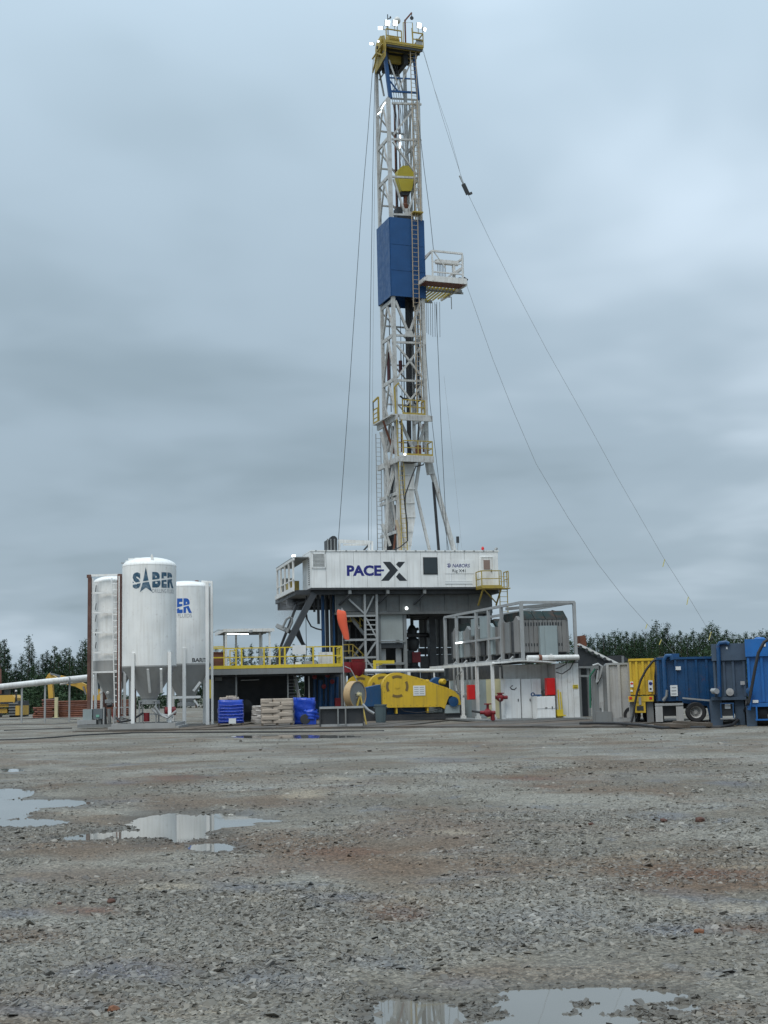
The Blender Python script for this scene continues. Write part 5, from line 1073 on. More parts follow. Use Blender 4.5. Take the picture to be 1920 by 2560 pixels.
otube('fill_hose', M_galv, t, [(0.2, -0.3, 0.85), (0.5, -0.7, 0.65), (1.0, -0.9, 0.45), (1.4, -0.9, 0.75)], 0.06, 8); otube('fill_hose', M_black, t, [(-0.2, -0.5, 0.7), (-0.6, -0.9, 0.4), (-1.1, -1.0, 0.32), (-1.4, -0.6, 0.5)], 0.05, 8); otube('fill_pipe', M_galv, t, [(0.4, -0.9, 1.0), (0.65, -0.8, 0.6), (1.2, -0.6, 0.5)], 0.07, 8)
MB().lathe([(0, 0), (0.2, 0), (0.2, 0.5), (0, 0.5)], 12, (0.75, -0.2, 0.75), (1, 0.3, 0)).build('vibrator', M_red, t); MB().lathe([(0, 0), (0.14, 0), (0.14, 0.4), (0, 0.4)], 12, (-0.05, -0.4, 0.7), (0, 0, -1)).build('gate_valve', M_red, t)
q = p(390, 1394); MB().prism([(q.x - 0.05, z(1425)), (q.x + 0.07, z(1425)), (q.x + 0.07, z(1400)), (q.x + 0.0, z(1391)), (q.x - 0.06, z(1395))], -r * 0.86, -r * 0.80).build('lifting_lug', M_silo, t); obar('lug_stem', M_silo, t, (q.x, -r * 0.83, z(1420)), (q.x, -r * 0.55, z(1404)), 0.10)
for x, y, s in ((309, 1405, 0.16), (318, 1401, 0.2), (331, 1398, 0.15)): q = p(x, y); MB().box((q.x + 0.2, 0.2, q.z), (s * 1.6, s * 1.4, s)).build('vent_box', M_silo, t)
otube('vent_pipe', M_rust, t, [(p(320, 1402).x + 0.2, 0.1, z(1412)), (p(322, 1400).x + 0.2, 0.1, z(1396))], 0.05, 7)
obar('roof_hook', M_galv, t, p(303, 1408), p(318, 1408), 0.06)
# ladder on the left flank
lx = r * 1.08; ladder(t, (-lx + 0.0, -0.25, 0.5), (-lx - 0.02, -0.25, z(1440)), 0.42, M_silo, (0.2, -0.98, 0)); obar('ladder_channel', M_brown, t, (-lx - 0.09, 0.1, 0.3), (-lx - 0.09, 0.1, z(1436)), 0.14, 0.12)
# lettering: S, a star for the A, B E R, and the line below, bent round the shell
def arc_x(px_): return r * math.asin(max(-0.985, min(0.985, p(px_, 1455).x / r)))
def wrapped(par, rr, txt, m, x0, x1, y0, y1, off, fx, zf, cut=None, shear=0.0):
    def post(me):
        if cut: slash(me, (fx(cut[0]), 0, zf(cut[1])), (fx(cut[2]), 0, zf(cut[3])), cut[4])
        wrap(me, rr + 0.006)
    return text_fit('lettering', txt, m, par, fx(x0), fx(x1), zf(y1), zf(y0), 0, off, shear, post)
cutA = (343, 1464, 441, 1447, 0.075)
wrapped(t, r, 'S', M_inkt, 343, 364, 1436, 1476, 0.06, arc_x, z, cutA); 
for ch, x0, x1 in (('B', 392, 411), ('E', 413, 424), ('R', 425.5, 437)): wrapped(t, r, ch, M_inkt, x0, x1, 1436, 1474, 0.055, arc_x, z, cutA)
st = [(376.5, 1424), (382, 1452), (394, 1452), (386, 1466), (392, 1485), (377, 1473), (363, 1485), (369, 1466), (360, 1456), (371, 1450)]
def star(pts, fx, zf, rr, par, m):
    me = MB().add([(fx(x), 0, zf(y)) for x, y in pts], [tuple(range(len(pts)))]).mesh('star_letter'); bm = bmesh.new(); bm.from_mesh(me); bmesh.ops.triangulate(bm, faces=bm.faces); bm.to_mesh(me); bm.free()
    slash(me, (fx(343), 0, zf(1464)), (fx(441), 0, zf(1447)), 0.06); wrap(me, rr + 0.006); me.materials.append(m); o = bpy.data.objects.new('star_letter', me); COL.objects.link(o); o.parent = par
star([(376.5, 1424), (384, 1460), (392, 1485), (377, 1474), (362, 1485), (370, 1458)], arc_x, z, r, t, M_inkt)
wrapped(t, r, 'DRILLING FLUIDS', M_inkp, 392, 437.5, 1477, 1487, 0.0, arc_x, z)
# left silo, in its transport frame
F, t, r, z, p = silo('silo', 'slim white silo held in a frame with brown uprights and white crossbars', 281, 1803, 67.0, 48, 1440, 1456, 1652, 1683, 1744, 15)
vf = -r * 1.02
pf = lambda x, y: F.p(x, y, vf - 0.15); zf_ = lambda y: pf(262, y).z
M_upr = mat('dark_brown_upright', (0.105, 0.048, 0.036), 0.7, dirt=0.5, dirtcol=(0.20, 0.15, 0.12), var=0.15)
for x0, x1 in ((219.5, 228), (297, 304)): q0, q1 = pf(x0, 1600).x, pf(x1, 1600).x; obox('frame_upright', M_upr, t, q0, q1, vf - 0.25, vf - 0.05, 0.02, zf_(1443)); obox('frame_upright', M_upr, t, q0 + 0.3, q1 + 0.3, r + 0.02, r + 0.2, 0.02, zf_(1450))
for x in (230.5, 295): q0 = pf(x, 1600).x; obar('frame_tube', M_silo, t, (q0, vf - 0.12, 0.1), (q0, vf - 0.12, zf_(1445)), 0.07)
obar('frame_head', M_silo, t, (pf(218, 1440).x, vf - 0.12, zf_(1438)), (pf(304, 1440).x, vf - 0.12, zf_(1438)), 0.11)
for y in (1482, 1531, 1581, 1631, 1680): obar('frame_crossbar', M_silo, t, (pf(229, y).x, vf - 0.13, zf_(y)), (pf(297, y).x, vf - 0.13, zf_(y)), 0.06, 0.08)
for x in (223, 300): q0 = pf(x, 1440); MB().box((q0.x, vf - 0.15, zf_(1440)), (0.2, 0.22, 0.16)).build('corner_casting', M_upr, t)
for y in (1470, 1515, 1545, 1580, 1612): obar('conduit', M_dark, t, (pf(238, y).x, vf * 0.92, zf_(y - 8)), (pf(236, y).x, vf * 0.92, zf_(y + 8)), 0.03)
for x in (-0.7, 0.75):
    for v in (-0.7, 0.7): obar('leg', M_silo, t, (x, v, 0.0), (x, v, z(1680)), 0.12)
for x in (258, 275): MB().lathe([(0, 0), (0.07, 0.02), (0.09, 0.1), (0, 0.16)], 10, (p(x, 1735).x, vf * 0.55, z(1735))).build('vibrator', M_silo, t)
ladder(t, (p(307, 1700).x, vf - 0.1, 0.6), (p(301, 1450).x, vf - 0.3, z(1450)), 0.34, M_silo, (1, 0, 0))
otube('drop_pipe', M_silo, t, [p(236, 1692), p(237, 1735)], 0.08, 8)
# right silo, behind
F, t, r, z, p = silo('silo', 'white silo with bright blue lettering partly hidden behind the tallest silo', 466, 1803, 67.0, 61, 1453, 1469, 1660, 1664, 1752, 18)
for x, y0 in ((470, 1622), (527, 1462)): q = p(x, 1700); obox('leg', M_silo, t, q.x - 0.08, q.x + 0.08, -r * 1.05, -r * 0.93, 0.0, z(y0))
q = p(529, 1600); obox('frame_upright', M_silo, t, q.x, q.x + 0.10, -0.3, -0.1, 0.0, z(1458)); obar('frame_head', M_silo, t, (p(505, 1458).x, -0.2, z(1456)), (q.x + 0.08, -0.2, z(1458)), 0.12); obar('frame_crossbar', M_silo, t, (p(442, 1743).x, -r, z(1743)), (p(510, 1743).x, -r, z(1743)), 0.10, 0.12)
for x in (-0.8, 0.8): obar('leg', M_silo, t, (x, 0.8, 0), (x, 0.8, z(1664)), 0.14)
obar('brace', M_silo, t, (p(495, 1765).x, -r, z(1750)), (p(505, 1780).x, -r, z(1765)), 0.08); MB().lathe([(0, 0), (0.10, 0.02), (0.10, 0.2), (0, 0.22)], 10, (p(492, 1453).x, 0, z(1462))).build('roof_vent', M_rust, t); obar('chute', M_silo, t, (p(489, 1728).x, -r * 0.6, z(1728)), (p(506, 1710).x, -r * 0.6, z(1706)), 0.12)
def arc2(px_): return r * math.asin(max(-0.985, min(0.985, p(px_, 1520).x / r)))
for ch, x0, x1 in (('A', 413, 433), ('B', 434, 450), ('E', 452, 466), ('R', 468, 488)): wrapped(t, r, ch, M_inkb, x0, x1, 1500, 1536, 0.05, arc2, z, (434, 1528, 492, 1514, 0.06))
wrapped(t, r, 'DRILLING FLUIDS', M_inkp, 412, 488, 1538, 1547, 0.0, arc2, z)
wrapped(t, r, 'BARITE', M_inkg, 488.5, 522, 1647, 1657, 0.02, arc2, z)

# pump skid before the left silo
F = frame_on(258, 1818, MZs, 0); p = F.p
t = thing('pump_skid', 'grey pump and motor skid in an open frame before the slim silo', 'pump skid', F)
pbox('skid_rail', M_steel, t, F, 193, 1811, 326, 1818, 0, 0.1); pbox('skid_rail', M_steel, t, F, 197, 1809, 330, 1816, 1.3, 1.4); pbox('tray', M_galv, t, F, 193, 1800, 240, 1811, 0.2, 1.2)
pbox('switch_cabinet', M_greyp, t, F, 207, 1773, 230, 1802, 0.35, 0.75); pbox('motor', mat('motor_grey_paint', (0.13, 0.155, 0.17), 0.5, dirt=0.3), t, F, 233, 1772, 256, 1797, 0.3, 0.9); pbox('plate', mat('green_tag', (0.18, 0.42, 0.33), 0.5), t, F, 240, 1787, 248, 1793, 0.27, 0.298)
for x in (246, 226): pbox('motor_foot', M_steel, t, F, x, 1797, x + 6, 1812, 0.4, 0.8)
for x in (261, 272): q0, q1 = p(x, 1772, 0.5), p(x + 2, 1810, 0.5); otube('pump_column', M_dark if x < 265 else M_steel, t, [q0, q1], 0.09, 10)
otube('hose', M_red, t, [p(x, y, 0.4) for x, y in ((284, 1772), (282, 1790), (286, 1808))], 0.03, 6); MB().lathe([(0, 0), (0.15, 0.02), (0.2, 0.15), (0.2, 0.3), (0, 0.32)], 14, p(303, 1800, 0.6), (0, -1, 0)).build('volute', M_steel, t)
for x, y0 in ((259, 1768), (284.5, 1768), (325, 1768)): pbox('frame_post', M_galv, t, F, x - 1.5, y0, x + 1.5, 1812, 0.02, 0.1)
for y in (1767, 1800): pbox('frame_bar', M_galv, t, F, 284, y, 327, y + 3, 0.03, 0.09)
for x in (287, 326): pbox('frame_post', M_galv, t, F, x - 1.5, 1766, x + 1.5, 1808, 1.3, 1.38)
otube('hose', M_black, t, [p(x, y, 0.1) for x, y in ((296, 1808), (310, 1796), (328, 1800), (345, 1790))], 0.035, 6)
MB().lathe([(0, 0), (0.1, 0), (0.1, 0.25), (0, 0.25)], 12, p(268, 1764, 0.6), (1, 0, 0.2)).build('actuator', M_dark, t)

# ================================================================== yellow railed mixing platform
PFm = frame_on(514, 1806, MZs, 7); p = PFm.p
t = thing('mixing_platform', 'raised grey deck with bright yellow railings over dark machinery', 'platform', PFm)
zd = p(680, 1669).z; ul, ur = p(509, 1740).x, p(858, 1740).x; dp = 5.6
obox('deck_plate', M_steel, t, ul, ur, 0.02, dp, zd - 0.06, zd); obox('edge_beam', M_steel, t, ul, ur, -0.06, 0.02, zd - 0.34, zd - 0.02)
for u in (ul + 0.1, ur - 0.1): obox('beam', M_steel, t, u - 0.06, u + 0.06, 0.03, dp, zd - 0.34, zd - 0.062)
for x, wd, v in ((511, 0.13, 0.1), (518, 0.10, 0.0), (591, 0.09, 0.3), (721, 0.07, 0.4), (855, 0.09, 0.0)):
    u = p(x, 1740).x; obox('column', M_steel, t, u - wd / 2, u + wd / 2, v, v + wd * 1.5, 0, zd - 0.34 if v < 0.2 else zd - 0.062)
for u in (ul + 0.2, (ul + ur) / 2, ur - 0.2): obox('column', M_steel, t, u - 0.07, u + 0.07, dp - 0.2, dp - 0.05, 0, zd - 0.06)
u0 = p(527, 1668).x
rail_run(t, [(ul + 0.02, dp * 0.5, zd), (ul + 0.02, 0.0, zd)], 1.07, M_yel, [2], 0.03); 
xsP = [509, 590, 604, 660, 699, 712, 783, 834, 855]
us = [p(x, 1640).x for x in xsP]
for u in us: obox('post', M_yel, t, u - 0.045, u + 0.045, -0.04, 0.04, zd, zd + 1.05)
for a, b in zip(us[:-1], us[1:]):
    obar('top_rail', M_yel, t, (a, 0, zd + 1.07), (b, 0, zd + 1.07), 0.06); obar('mid_rail', M_yel, t, (a, 0, zd + 0.58), (b, 0, zd + 0.58), 0.055); obox('toe_board', M_yel, t, a, b, -0.075, -0.045, zd - 0.02, zd + 0.15)
rail_run(t, [(ur, 0.0, zd), (ur, dp * 0.6, zd)], 1.07, M_yel, [3], 0.03)
gt_ = p(585, 1640).x
for q in ((p(575, 1640, 0.5).x, p(590, 1640, 0.5).x),):
    for z_ in (0.95, 0.6, 0.3): obar('gate_bar', M_yel, t, (q[0], 0.5, zd + z_), (q[1], 0.5, zd + z_), 0.05)
    for u in q: obar('gate_post', M_yel, t, (u, 0.5, zd), (u, 0.5, zd + 1.0), 0.06)
rail_run(t, [(p(520, 1640, 1.2).x, 1.2, zd), (p(560, 1640, 1.2).x, 1.2, zd)], 1.2, M_yel, [1], 0.03)
bd = pbox('notice_board', M_paper, t, PFm, 731, 1613, 765, 1636, -0.10, -0.07)
pbox('yellow_panel', M_yel, t, PFm, 521, 1699, 532, 1746, 0.05, 0.08)
# what stands beneath
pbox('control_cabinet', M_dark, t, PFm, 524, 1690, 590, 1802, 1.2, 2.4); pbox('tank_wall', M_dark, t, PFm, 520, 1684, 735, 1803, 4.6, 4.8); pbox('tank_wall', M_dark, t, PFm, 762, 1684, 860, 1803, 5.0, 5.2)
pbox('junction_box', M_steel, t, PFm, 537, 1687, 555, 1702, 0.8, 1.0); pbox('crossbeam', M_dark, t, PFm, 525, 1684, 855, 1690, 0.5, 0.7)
otube('strip_lamp', M_galv, t, [p(602, 1701, 1.0), p(648, 1699, 1.0)], 0.03, 6); otube('cable', M_black, t, [p(x, y, 0.9) for x, y in ((715, 1700), (735, 1696), (760, 1690), (775, 1684))], 0.03, 6)
MB().lathe([(0, 0), (0.32, 0), (0.36, 0.1), (0.36, 0.5), (0, 0.55)], 18, p(615, 1765, 2.5), (0, -1, 0)).build('pump_housing', M_dark, t); otube('suction_pipe', M_dark, t, [p(630, 1770, 2.4), p(680, 1772, 2.4)], 0.12, 10); pbox('pump_motor', M_dark, t, PFm, 676, 1750, 722, 1790, 2.2, 3.0)
obar('stair_stringer', M_galv, t, p(737, 1688, 1.0), p(748, 1745, 0.6), 0.08, 0.2)
for i in range(6): q = p(730 + i * 1.5, 1700 + i * 8, 1.4 - i * 0.1); obox('tread', M_steel, t, q.x - 0.3, q.x + 0.3, q.y, q.y + 0.22, q.z - 0.02, q.z + 0.02)
for x, y0, wd in ((787, 1690, 6), (801, 1700, 9), (815, 1690, 5), (829, 1696, 10), (842, 1692, 6)):
    q0, q1 = p(x, y0, 1.6), p(x, 1790, 1.6); otube('agitator_column', M_blue2, t, [q0, q1], wd / 62, 10)
for x, y in ((786, 1692), (818, 1688), (809, 1716), (830, 1704)): MB().lathe([(0, 0), (0.10, 0), (0.13, 0.06), (0.13, 0.16), (0, 0.2)], 12, p(x, y, 1.3), (0, -1, 0)).build('valve_wheel', M_red, t)
pbox('motor_base', M_blue2, t, PFm, 780, 1752, 850, 1792, 1.7, 2.6); pbox('fire_box', M_red, t, PFm, 838, 1745, 852, 1785, 1.0, 1.3); obar('white_post', M_galv, t, p(772, 1690, 0.8), p(773, 1752, 0.8), 0.07)
# canopy on the deck
PC = Frame(PFm.o.x, PFm.o.y, 7, MZs + zd); PC7 = PC; PC = Frame(PFm.o.x, PFm.o.y, 13, MZs + zd); pc = PC.p
c = thing('deck_canopy', 'flat white roofed canopy on thin posts over the yellow railed deck', 'canopy', PC)
cu0_, cu1_ = pc(561, 1600, 0.6).x, pc(685, 1600, 0.6).x; zc0 = pc(620, 1572, 0.6).z
obox('roof', M_white, c, cu0_, cu1_, 0.6, 5.3, zc0 - 0.08, zc0); obox('fascia', M_white, c, cu0_ - 0.02, cu1_ + 0.02, 0.56, 0.60, zc0 - 0.16, zc0 + 0.01); obox('fascia', M_white, c, cu0_ - 0.04, cu0_ - 0.001, 0.6, 5.3, zc0 - 0.16, zc0 + 0.01)
for i in range(4): obox('roof_purlin', M_steel, c, cu0_ + 0.05, cu1_ - 0.05, 1.0 + i * 1.2, 1.08 + i * 1.2, zc0 - 0.16, zc0 - 0.081)
for x, v in ((560, 0.7), (674, 0.7), (560, 5.0), (674, 5.0), (590, 5.0), (650, 2.8)):
    u = min(max(pc(x, 1600, v).x, cu0_ + 0.1), cu1_ - 0.1); obar('post', M_white, c, (u, v, 0), (u, v, zc0 - 0.08), 0.10)
for x, y in ((567, 1596), (580, 1590), (604, 1582)): q = pc(x, y, 2.2); MB().box((q.x + 0.2, 2.2 + (x - 567) * 0.01, zc0 - 0.20), (0.45, 0.10, 0.05)).build('strip_lamp', M_lit, c)
q = pc(627, 1578, 0.5); MB().lathe([(0, 0), (0.09, 0.02), (0.09, 0.14), (0, 0.16)], 10, (q.x, 0.5, zc0 - 0.22)).build('flood_lamp', M_galv, c); obar('lamp_arm', M_galv, c, pc(532, 1583, 1.0), pc(545, 1575, 1.0) , 0.04); obar('lamp_arm', M_galv, c, pc(545, 1575, 1.0), (cu0_, 1.0, zc0 - 0.05), 0.04)
PC = PC7; pc = PC.p
o = thing('brown_crate', 'rusty brown box standing on the railed deck under the canopy', 'crate', PC)
pbox('body', M_brown, o, PC, 532, 1632, 561, 1668, 1.4, 2.2, 1.4); pbox('lid', M_brown, o, PC, 531, 1630, 562, 1633, 1.36, 2.24)
o = thing('white_tote', 'pair of white plastic tote blocks on the railed deck', 'tote', PC)
u0, u1, z0, z1 = PC.box(798, 1630, 833, 1669, 0.6); obox('tote_body', M_white, o, u0, u1, 0.6, 1.4, 0.0, z1 * 0.82)
for i in range(2): obox('tote_top', M_white, o, u0 + 0.02 + i * (u1 - u0) / 2, u0 - 0.02 + (i + 1) * (u1 - u0) / 2, 0.62, 1.38, z1 * 0.82 + 0.003, z1)
for i, (x0, x1, y0, m, lb) in enumerate([(737, 757, 1655, M_paper, 'white folded sheet lying on the deck under the notice board'), (760, 795, 1653, M_galv, 'grey flat pack lying on the deck beside the white tote'), (690, 725, 1660, M_sackw, 'pale sack lying on the deck by the middle yellow posts')]):
    q = PC.box(x0, y0, x1, 1668, 0.9); b_o = thing('deck_pack', lb, 'pack', PC); obox('slab', m, b_o, q[0], q[1], 0.9, 1.6, 0, max(0.1, q[3] * 0.6)); obox('flap', m, b_o, q[0] + 0.05, q[1] - 0.08, 0.95, 1.4, max(0.1, q[3] * 0.6) + 0.002, max(0.16, q[3]))

# ================================================================== goods on the matting
def soft(name, m, par, u0, u1, v0, v1, z0, z1, seed, amp=0.03, cuts=7, round_=0.12):
    """a wrapped, bulging block"""
    bm = bmesh.new(); bmesh.ops.create_cube(bm, size=1.0); bmesh.ops.subdivide_edges(bm, edges=bm.edges, cuts=cuts, use_grid_fill=True)
    r_ = random.Random(seed); ph = [r_.uniform(0, 6.28) for _ in range(6)]; cx, cy, cz = (u0 + u1) / 2, (v0 + v1) / 2, (z0 + z1) / 2
    for v in bm.verts:
        a, b_, c_ = v.co.x * 2, v.co.y * 2, v.co.z * 2
        k = 1 - round_ * (max(0, a * a * b_ * b_) + max(0, (a * a + b_ * b_) * 0.5 * max(0, c_) ** 4) * 0.6)
        n_ = math.sin(a * 3 + ph[0] + c_ * 2) * math.sin(b_ * 3 + ph[1]) + math.sin(c_ * 9 + ph[2] + a * 2 + b_) * 0.8 + r_.uniform(-0.5, 0.5)
        k2 = 1 + amp * n_ / max(0.2, min(u1 - u0, 1))
        v.co = Vector((cx + v.co.x * (u1 - u0) * k * k2, cy + v.co.y * (v1 - v0) * k * k2, cz + v.co.z * (z1 - z0) * (1 + (amp * n_ * 0.7 if c_ > 0.9 else 0))))
        if c_ < -0.99: v.co.z = z0
    me = bpy.data.meshes.new(name); bm.to_mesh(me); bm.free(); me.polygons.foreach_set('use_smooth', [True] * len(me.polygons)); me.materials.append(m)
    o = bpy.data.objects.new(name, me); COL.objects.link(o); o.parent = par; return o
def pallet(par, u0, u1, v0, v1):
    for k in range(3): a = u0 + (u1 - u0 - 0.1) * k / 2; obox('pallet_bearer', M_wood, par, a, a + 0.1, v0, v1, 0.0, 0.09)
    for k in range(5): a = v0 + (v1 - v0 - 0.1) * k / 4; obox('pallet_board', M_wood, par, u0, u1, a, a + 0.1, 0.091, 0.112)
F = frame_on(578, 1814, MZs, 8); t = thing('wrapped_pallet', 'pallet load wrapped in bright blue film with a white label', 'pallet', F)
u0, u1, z0, z1 = F.box(545, 1750, 610, 1814, 0); pallet(t, u0, u1, 0, 1.1)
w_ = soft('blue_wrap', M_tarp, t, u0, u1, 0, 1.1, 0.10, z1, 3, 0.025, 9)
for k in range(6): z_ = 0.2 + k * (z1 - 0.3) / 6; otube('wrap_fold', M_tarp, w_, [(u0 + 0.03, -0.005, z_ + 0.02), ((u0 + u1) / 2, -0.02, z_ - 0.01), (u1 - 0.03, -0.005, z_ + 0.03)], 0.022, 6)
q = F.box(572, 1796, 590, 1809, -0.06); obox('label', M_paper, t, q[0], q[1], -0.062, -0.05, q[2], q[3])
for k, (x, y) in enumerate(((562, 1748), (584, 1745), (578, 1738))): q = F.p(x, y, 0.4); o = soft('sack', M_sack, t, q.x - 0.26, q.x + 0.26, 0.3, 0.7, z1 - 0.04 + 0.06 * (k == 2), z1 + 0.13 + 0.07 * (k == 2), 20 + k, 0.02, 4, 0.4)
F = frame_on(694, 1814, MZs, 6); t = thing('sack_pallet', 'pallet of tan paper sacks stacked in even layers', 'pallet', F)
u0, u1, z0, z1 = F.box(653, 1747, 733, 1814, 0); pallet(t, u0, u1, 0, 1.1); nl = 7
for k in range(nl):
    za = 0.113 + (z1 - 0.12) * k / nl; zb = 0.113 + (z1 - 0.12) * (k + 1) / nl
    cutl = (0, 0.62, 1) if k % 2 else (0, 0.36, 1)
    for j in range(2): soft('sack', M_sack, t, u0 + (u1 - u0) * cutl[j] - random.uniform(0.0, 0.03), u0 + (u1 - u0) * cutl[j + 1] + random.uniform(0.0, 0.03), random.uniform(-0.05, 0.02), 0.55, za - 0.01, zb + 0.02, 50 + k * 3 + j, 0.016, 5, 0.10)
    soft('sack', M_sack, t, u0, u1, 0.56, 1.1, za, zb + 0.01, 90 + k, 0.012, 4, 0.1)
F = frame_on(640, 1808, MZs, 0); t = thing('sack_heap', 'slumped heap of pale plastic sacks beside the sack pallet', 'sacks', F)
u0, u1, z0, z1 = F.box(626, 1764, 664, 1808, 0.3); soft('sack', M_sackw, t, u0, u1, 0.2, 1.1, 0.0, z1 * 0.45, 5, 0.05, 6, 0.3); soft('sack', M_sackw, t, u0 + 0.02, u1 - 0.05, 0.25, 1.0, z1 * 0.42, z1 * 0.75, 6, 0.05, 6, 0.3); soft('sack', M_sackw, t, u0 + 0.05, u1, 0.3, 1.0, z1 * 0.72, z1, 7, 0.05, 6, 0.35)
F = frame_on(764, 1812, MZs, 0); t = thing('tarp_heap', 'tall heap under crumpled dark blue tarpaulin behind the sack pallet', 'tarpaulin', F)
u0, u1, z0, z1 = F.box(733, 1745, 788, 1806, 0.9); soft('tarp_cover', M_tarp, t, u0, u1, 0.7, 1.7, 0.0, z1, 9, 0.05, 9, 0.2)
t2 = thing('tarp_bundle', 'low bundle of blue film beside a dark drum on the matting', 'bundle', F)
u0, u1, z0, z1 = F.box(752, 1774, 795, 1812, 0.0); soft('film', M_tarp, t2, u0 + 0.1, u1, 0.0, 0.6, z1 * 0.35, z1, 12, 0.07, 7, 0.4); MB().lathe([(0, 0), (0.22, 0), (0.24, 0.04), (0.24, 0.5), (0.22, 0.54), (0, 0.54)], 18, (u0 + 0.2, 0.0, 0.25), (0, 1, 0.0)).build('drum', M_dark, t2); obox('film_base', M_tarp, t2, u0 + 0.1, u1 - 0.1, 0.02, 0.58, 0, z1 * 0.4)

# loader bucket
F = frame_on(855, 1816, MZs, 4); p = F.p; t = thing('loader_bucket', 'dark grey steel loader bucket with a pale worn lip lying on the matting', 'bucket', F)
u0, u1, z0, z1 = F.box(799, 1766, 909, 1812, 0.0)
MB().prism_u([(0.0, z1), (0.0, z1 - 0.06), (0.35, z1 - 0.08), (0.6, 0.1), (0.62, 0.0), (0.75, 0.0), (0.85, 0.5), (0.8, z1)], u0 + 0.02, u1 - 0.02).build('shell', M_dark, t)
obox('scoop_plate', M_dark, t, u0 + 0.04, u1 - 0.04, 0.10, 0.14, 0.06, z1 - 0.1); obox('lip', M_galv, t, u0, u1, -0.04, 0.12, z1 - 0.09, z1 + 0.0); obox('floor_edge', M_galv, t, u0 + 0.02, u1 - 0.02, 0.0, 0.12, 0.0, 0.10)
for u in (u0, u1 - 0.04): MB().prism_u([(-0.05, 0.0), (0.8, 0.0), (0.85, z1), (-0.03, z1)], u, u + 0.04).build('cheek_plate', M_dark, t)
for x in (845, 864): q0 = p(x, 1790).x; obox('hook_frame', M_steel, t, q0 - 0.03, q0 + 0.03, -0.05, 0.08, 0.0, z1 - 0.08)
obox('hook_frame', M_steel, t, p(845, 1790).x, p(864, 1790).x, -0.06, 0.0, 0.0, 0.07)
# hose reel
F = frame_on(893, 1812, MZs, 0); p = F.p; t = thing('hose_reel', 'large rusty tan hose reel tilted to the viewer on a yellow stand', 'hose reel', F)
c = p(889, 1737, 0.7); ax = Vector((0.80, -0.6, 0.0)); rr = abs(p(889, 1702, 0.7).z - p(889, 1771, 0.7).z) / 2
M_tan = mat('rusty_tan_paint', (0.42, 0.29, 0.15), 0.6, dirt=0.4, rust=0.8, dirtcol=(0.24, 0.13, 0.06))
MB().lathe([(rr * 0.93, -0.22), (rr, -0.22), (rr, 0.14), (rr * 0.93, 0.14), (rr * 0.93, -0.22)], 40, c, ax, False).build('rim', M_tan, t)
MB().lathe([(0.02, 0.08), (rr * 0.92, 0.08), (rr * 0.92, 0.11), (0.02, 0.11)], 40, c, ax).build('disc', M_steel, t); MB().lathe([(0, 0.11), (0.10, 0.11), (0.10, 0.3), (0, 0.32)], 16, c, ax).build('hub', M_cream, t)
for k in range(4):
    a = k * math.pi / 2 + 0.5; rot = Vector((0, 0, 1)).rotation_difference(ax).to_matrix(); obar('spoke', M_galv, t, c + ax * 0.13, c + ax * 0.13 + rot @ Vector((math.cos(a), math.sin(a), 0)) * rr * 0.3, 0.04)
hb = c + ax * 0.26
for q in ((884, 1812, 0.1), (916, 1812, 0.0), (908, 1808, 1.0), (876, 1806, 0.6)): g = p(*q); obar('stand_leg', M_yeld, t, hb, (g.x, g.y, 0.0), 0.055)
otube('hose', M_galv, t, [p(x, y, 0.3) for x, y in ((906, 1760), (920, 1775), (935, 1784))], 0.06, 7)
# dustbin
F = frame_on(952, 1807, MZs, 0); t = thing('dustbin', 'grey green plastic dustbin with a rolled rim beside the yellow pump', 'bin', F)
rb_ = abs(F.p(967, 1780, 0.3).x - F.p(937, 1780, 0.3).x) / 2; hb_ = F.p(952, 1761, 0.3).z
bm_ = MB().lathe([(rb_ * 0.80, 0.0), (rb_ * 0.98, hb_ - 0.06), (rb_ * 1.08, hb_ - 0.06), (rb_ * 1.08, hb_), (rb_ * 0.95, hb_), (rb_ * 0.78, 0.06)], 24, (0, 0.3, 0)); bm_.build('tub', M_bin, t)
for s in (-1, 1): MB().box((s * rb_ * 1.05, 0.3, hb_ - 0.14), (0.06, 0.16, 0.06)).build('handle', M_bin, t)
for k in range(7): a = math.pi * (1.1 + 0.8 * k / 6); MB().bar((rb_ * 0.82 * math.cos(a), 0.3 + rb_ * 0.82 * math.sin(a), 0.05), (rb_ * 0.97 * math.cos(a), 0.3 + rb_ * 0.97 * math.sin(a), hb_ - 0.08), 0.025).build('rib', M_bin, t)
# mixing hopper
F = frame_on(897, 1798, MZs, 0); p = F.p; t = thing('mixing_hopper', 'dark red mud mixing hopper with a funnel on a stand', 'hopper', F)
q = p(895, 1660, 0); sx = abs(p(914, 1660).x - p(876, 1660).x) / 2; z_ = lambda y: p(895, y).z
MB().lathe([(sx * 0.9, z_(1654)), (sx * 0.9, z_(1648)), (sx * 0.94, z_(1647))], 28, (q.x, 0.3, 0)).build('rim', M_red, t)
MB().lathe([(0.12, z_(1706)), (0.16, z_(1697)), (0.15, z_(1694)), (sx * 0.96, z_(1675)), (sx, z_(1655))], 28, (q.x, 0.3, 0)).build('funnel', M_red, t)
MB().lathe([(0.24, z_(1716)), (0.24, z_(1707)), (0.13, z_(1706.5))], 16, (q.x + 0.05, 0.3, 0)).build('flange', M_red, t); otube('throat_pipe', M_red, t, [(q.x + 0.05, 0.3, z_(1714)), (q.x + 0.05, 0.3, 0.0)], 0.11, 12)
pbox('feed_box', M_red, t, F, 857, 1655, 878, 1681, 0.3, 0.8); otube('lever', M_galv, t, [p(862, 1666, -0.2), p(876, 1672, -0.2), p(893, 1703, -0.2)], 0.03, 6)
for s in (-0.35, 0.4): obar('stand_post', M_steel, t, (q.x + s, 0.6, 0), (q.x + s, 0.6, z_(1678)), 0.08)
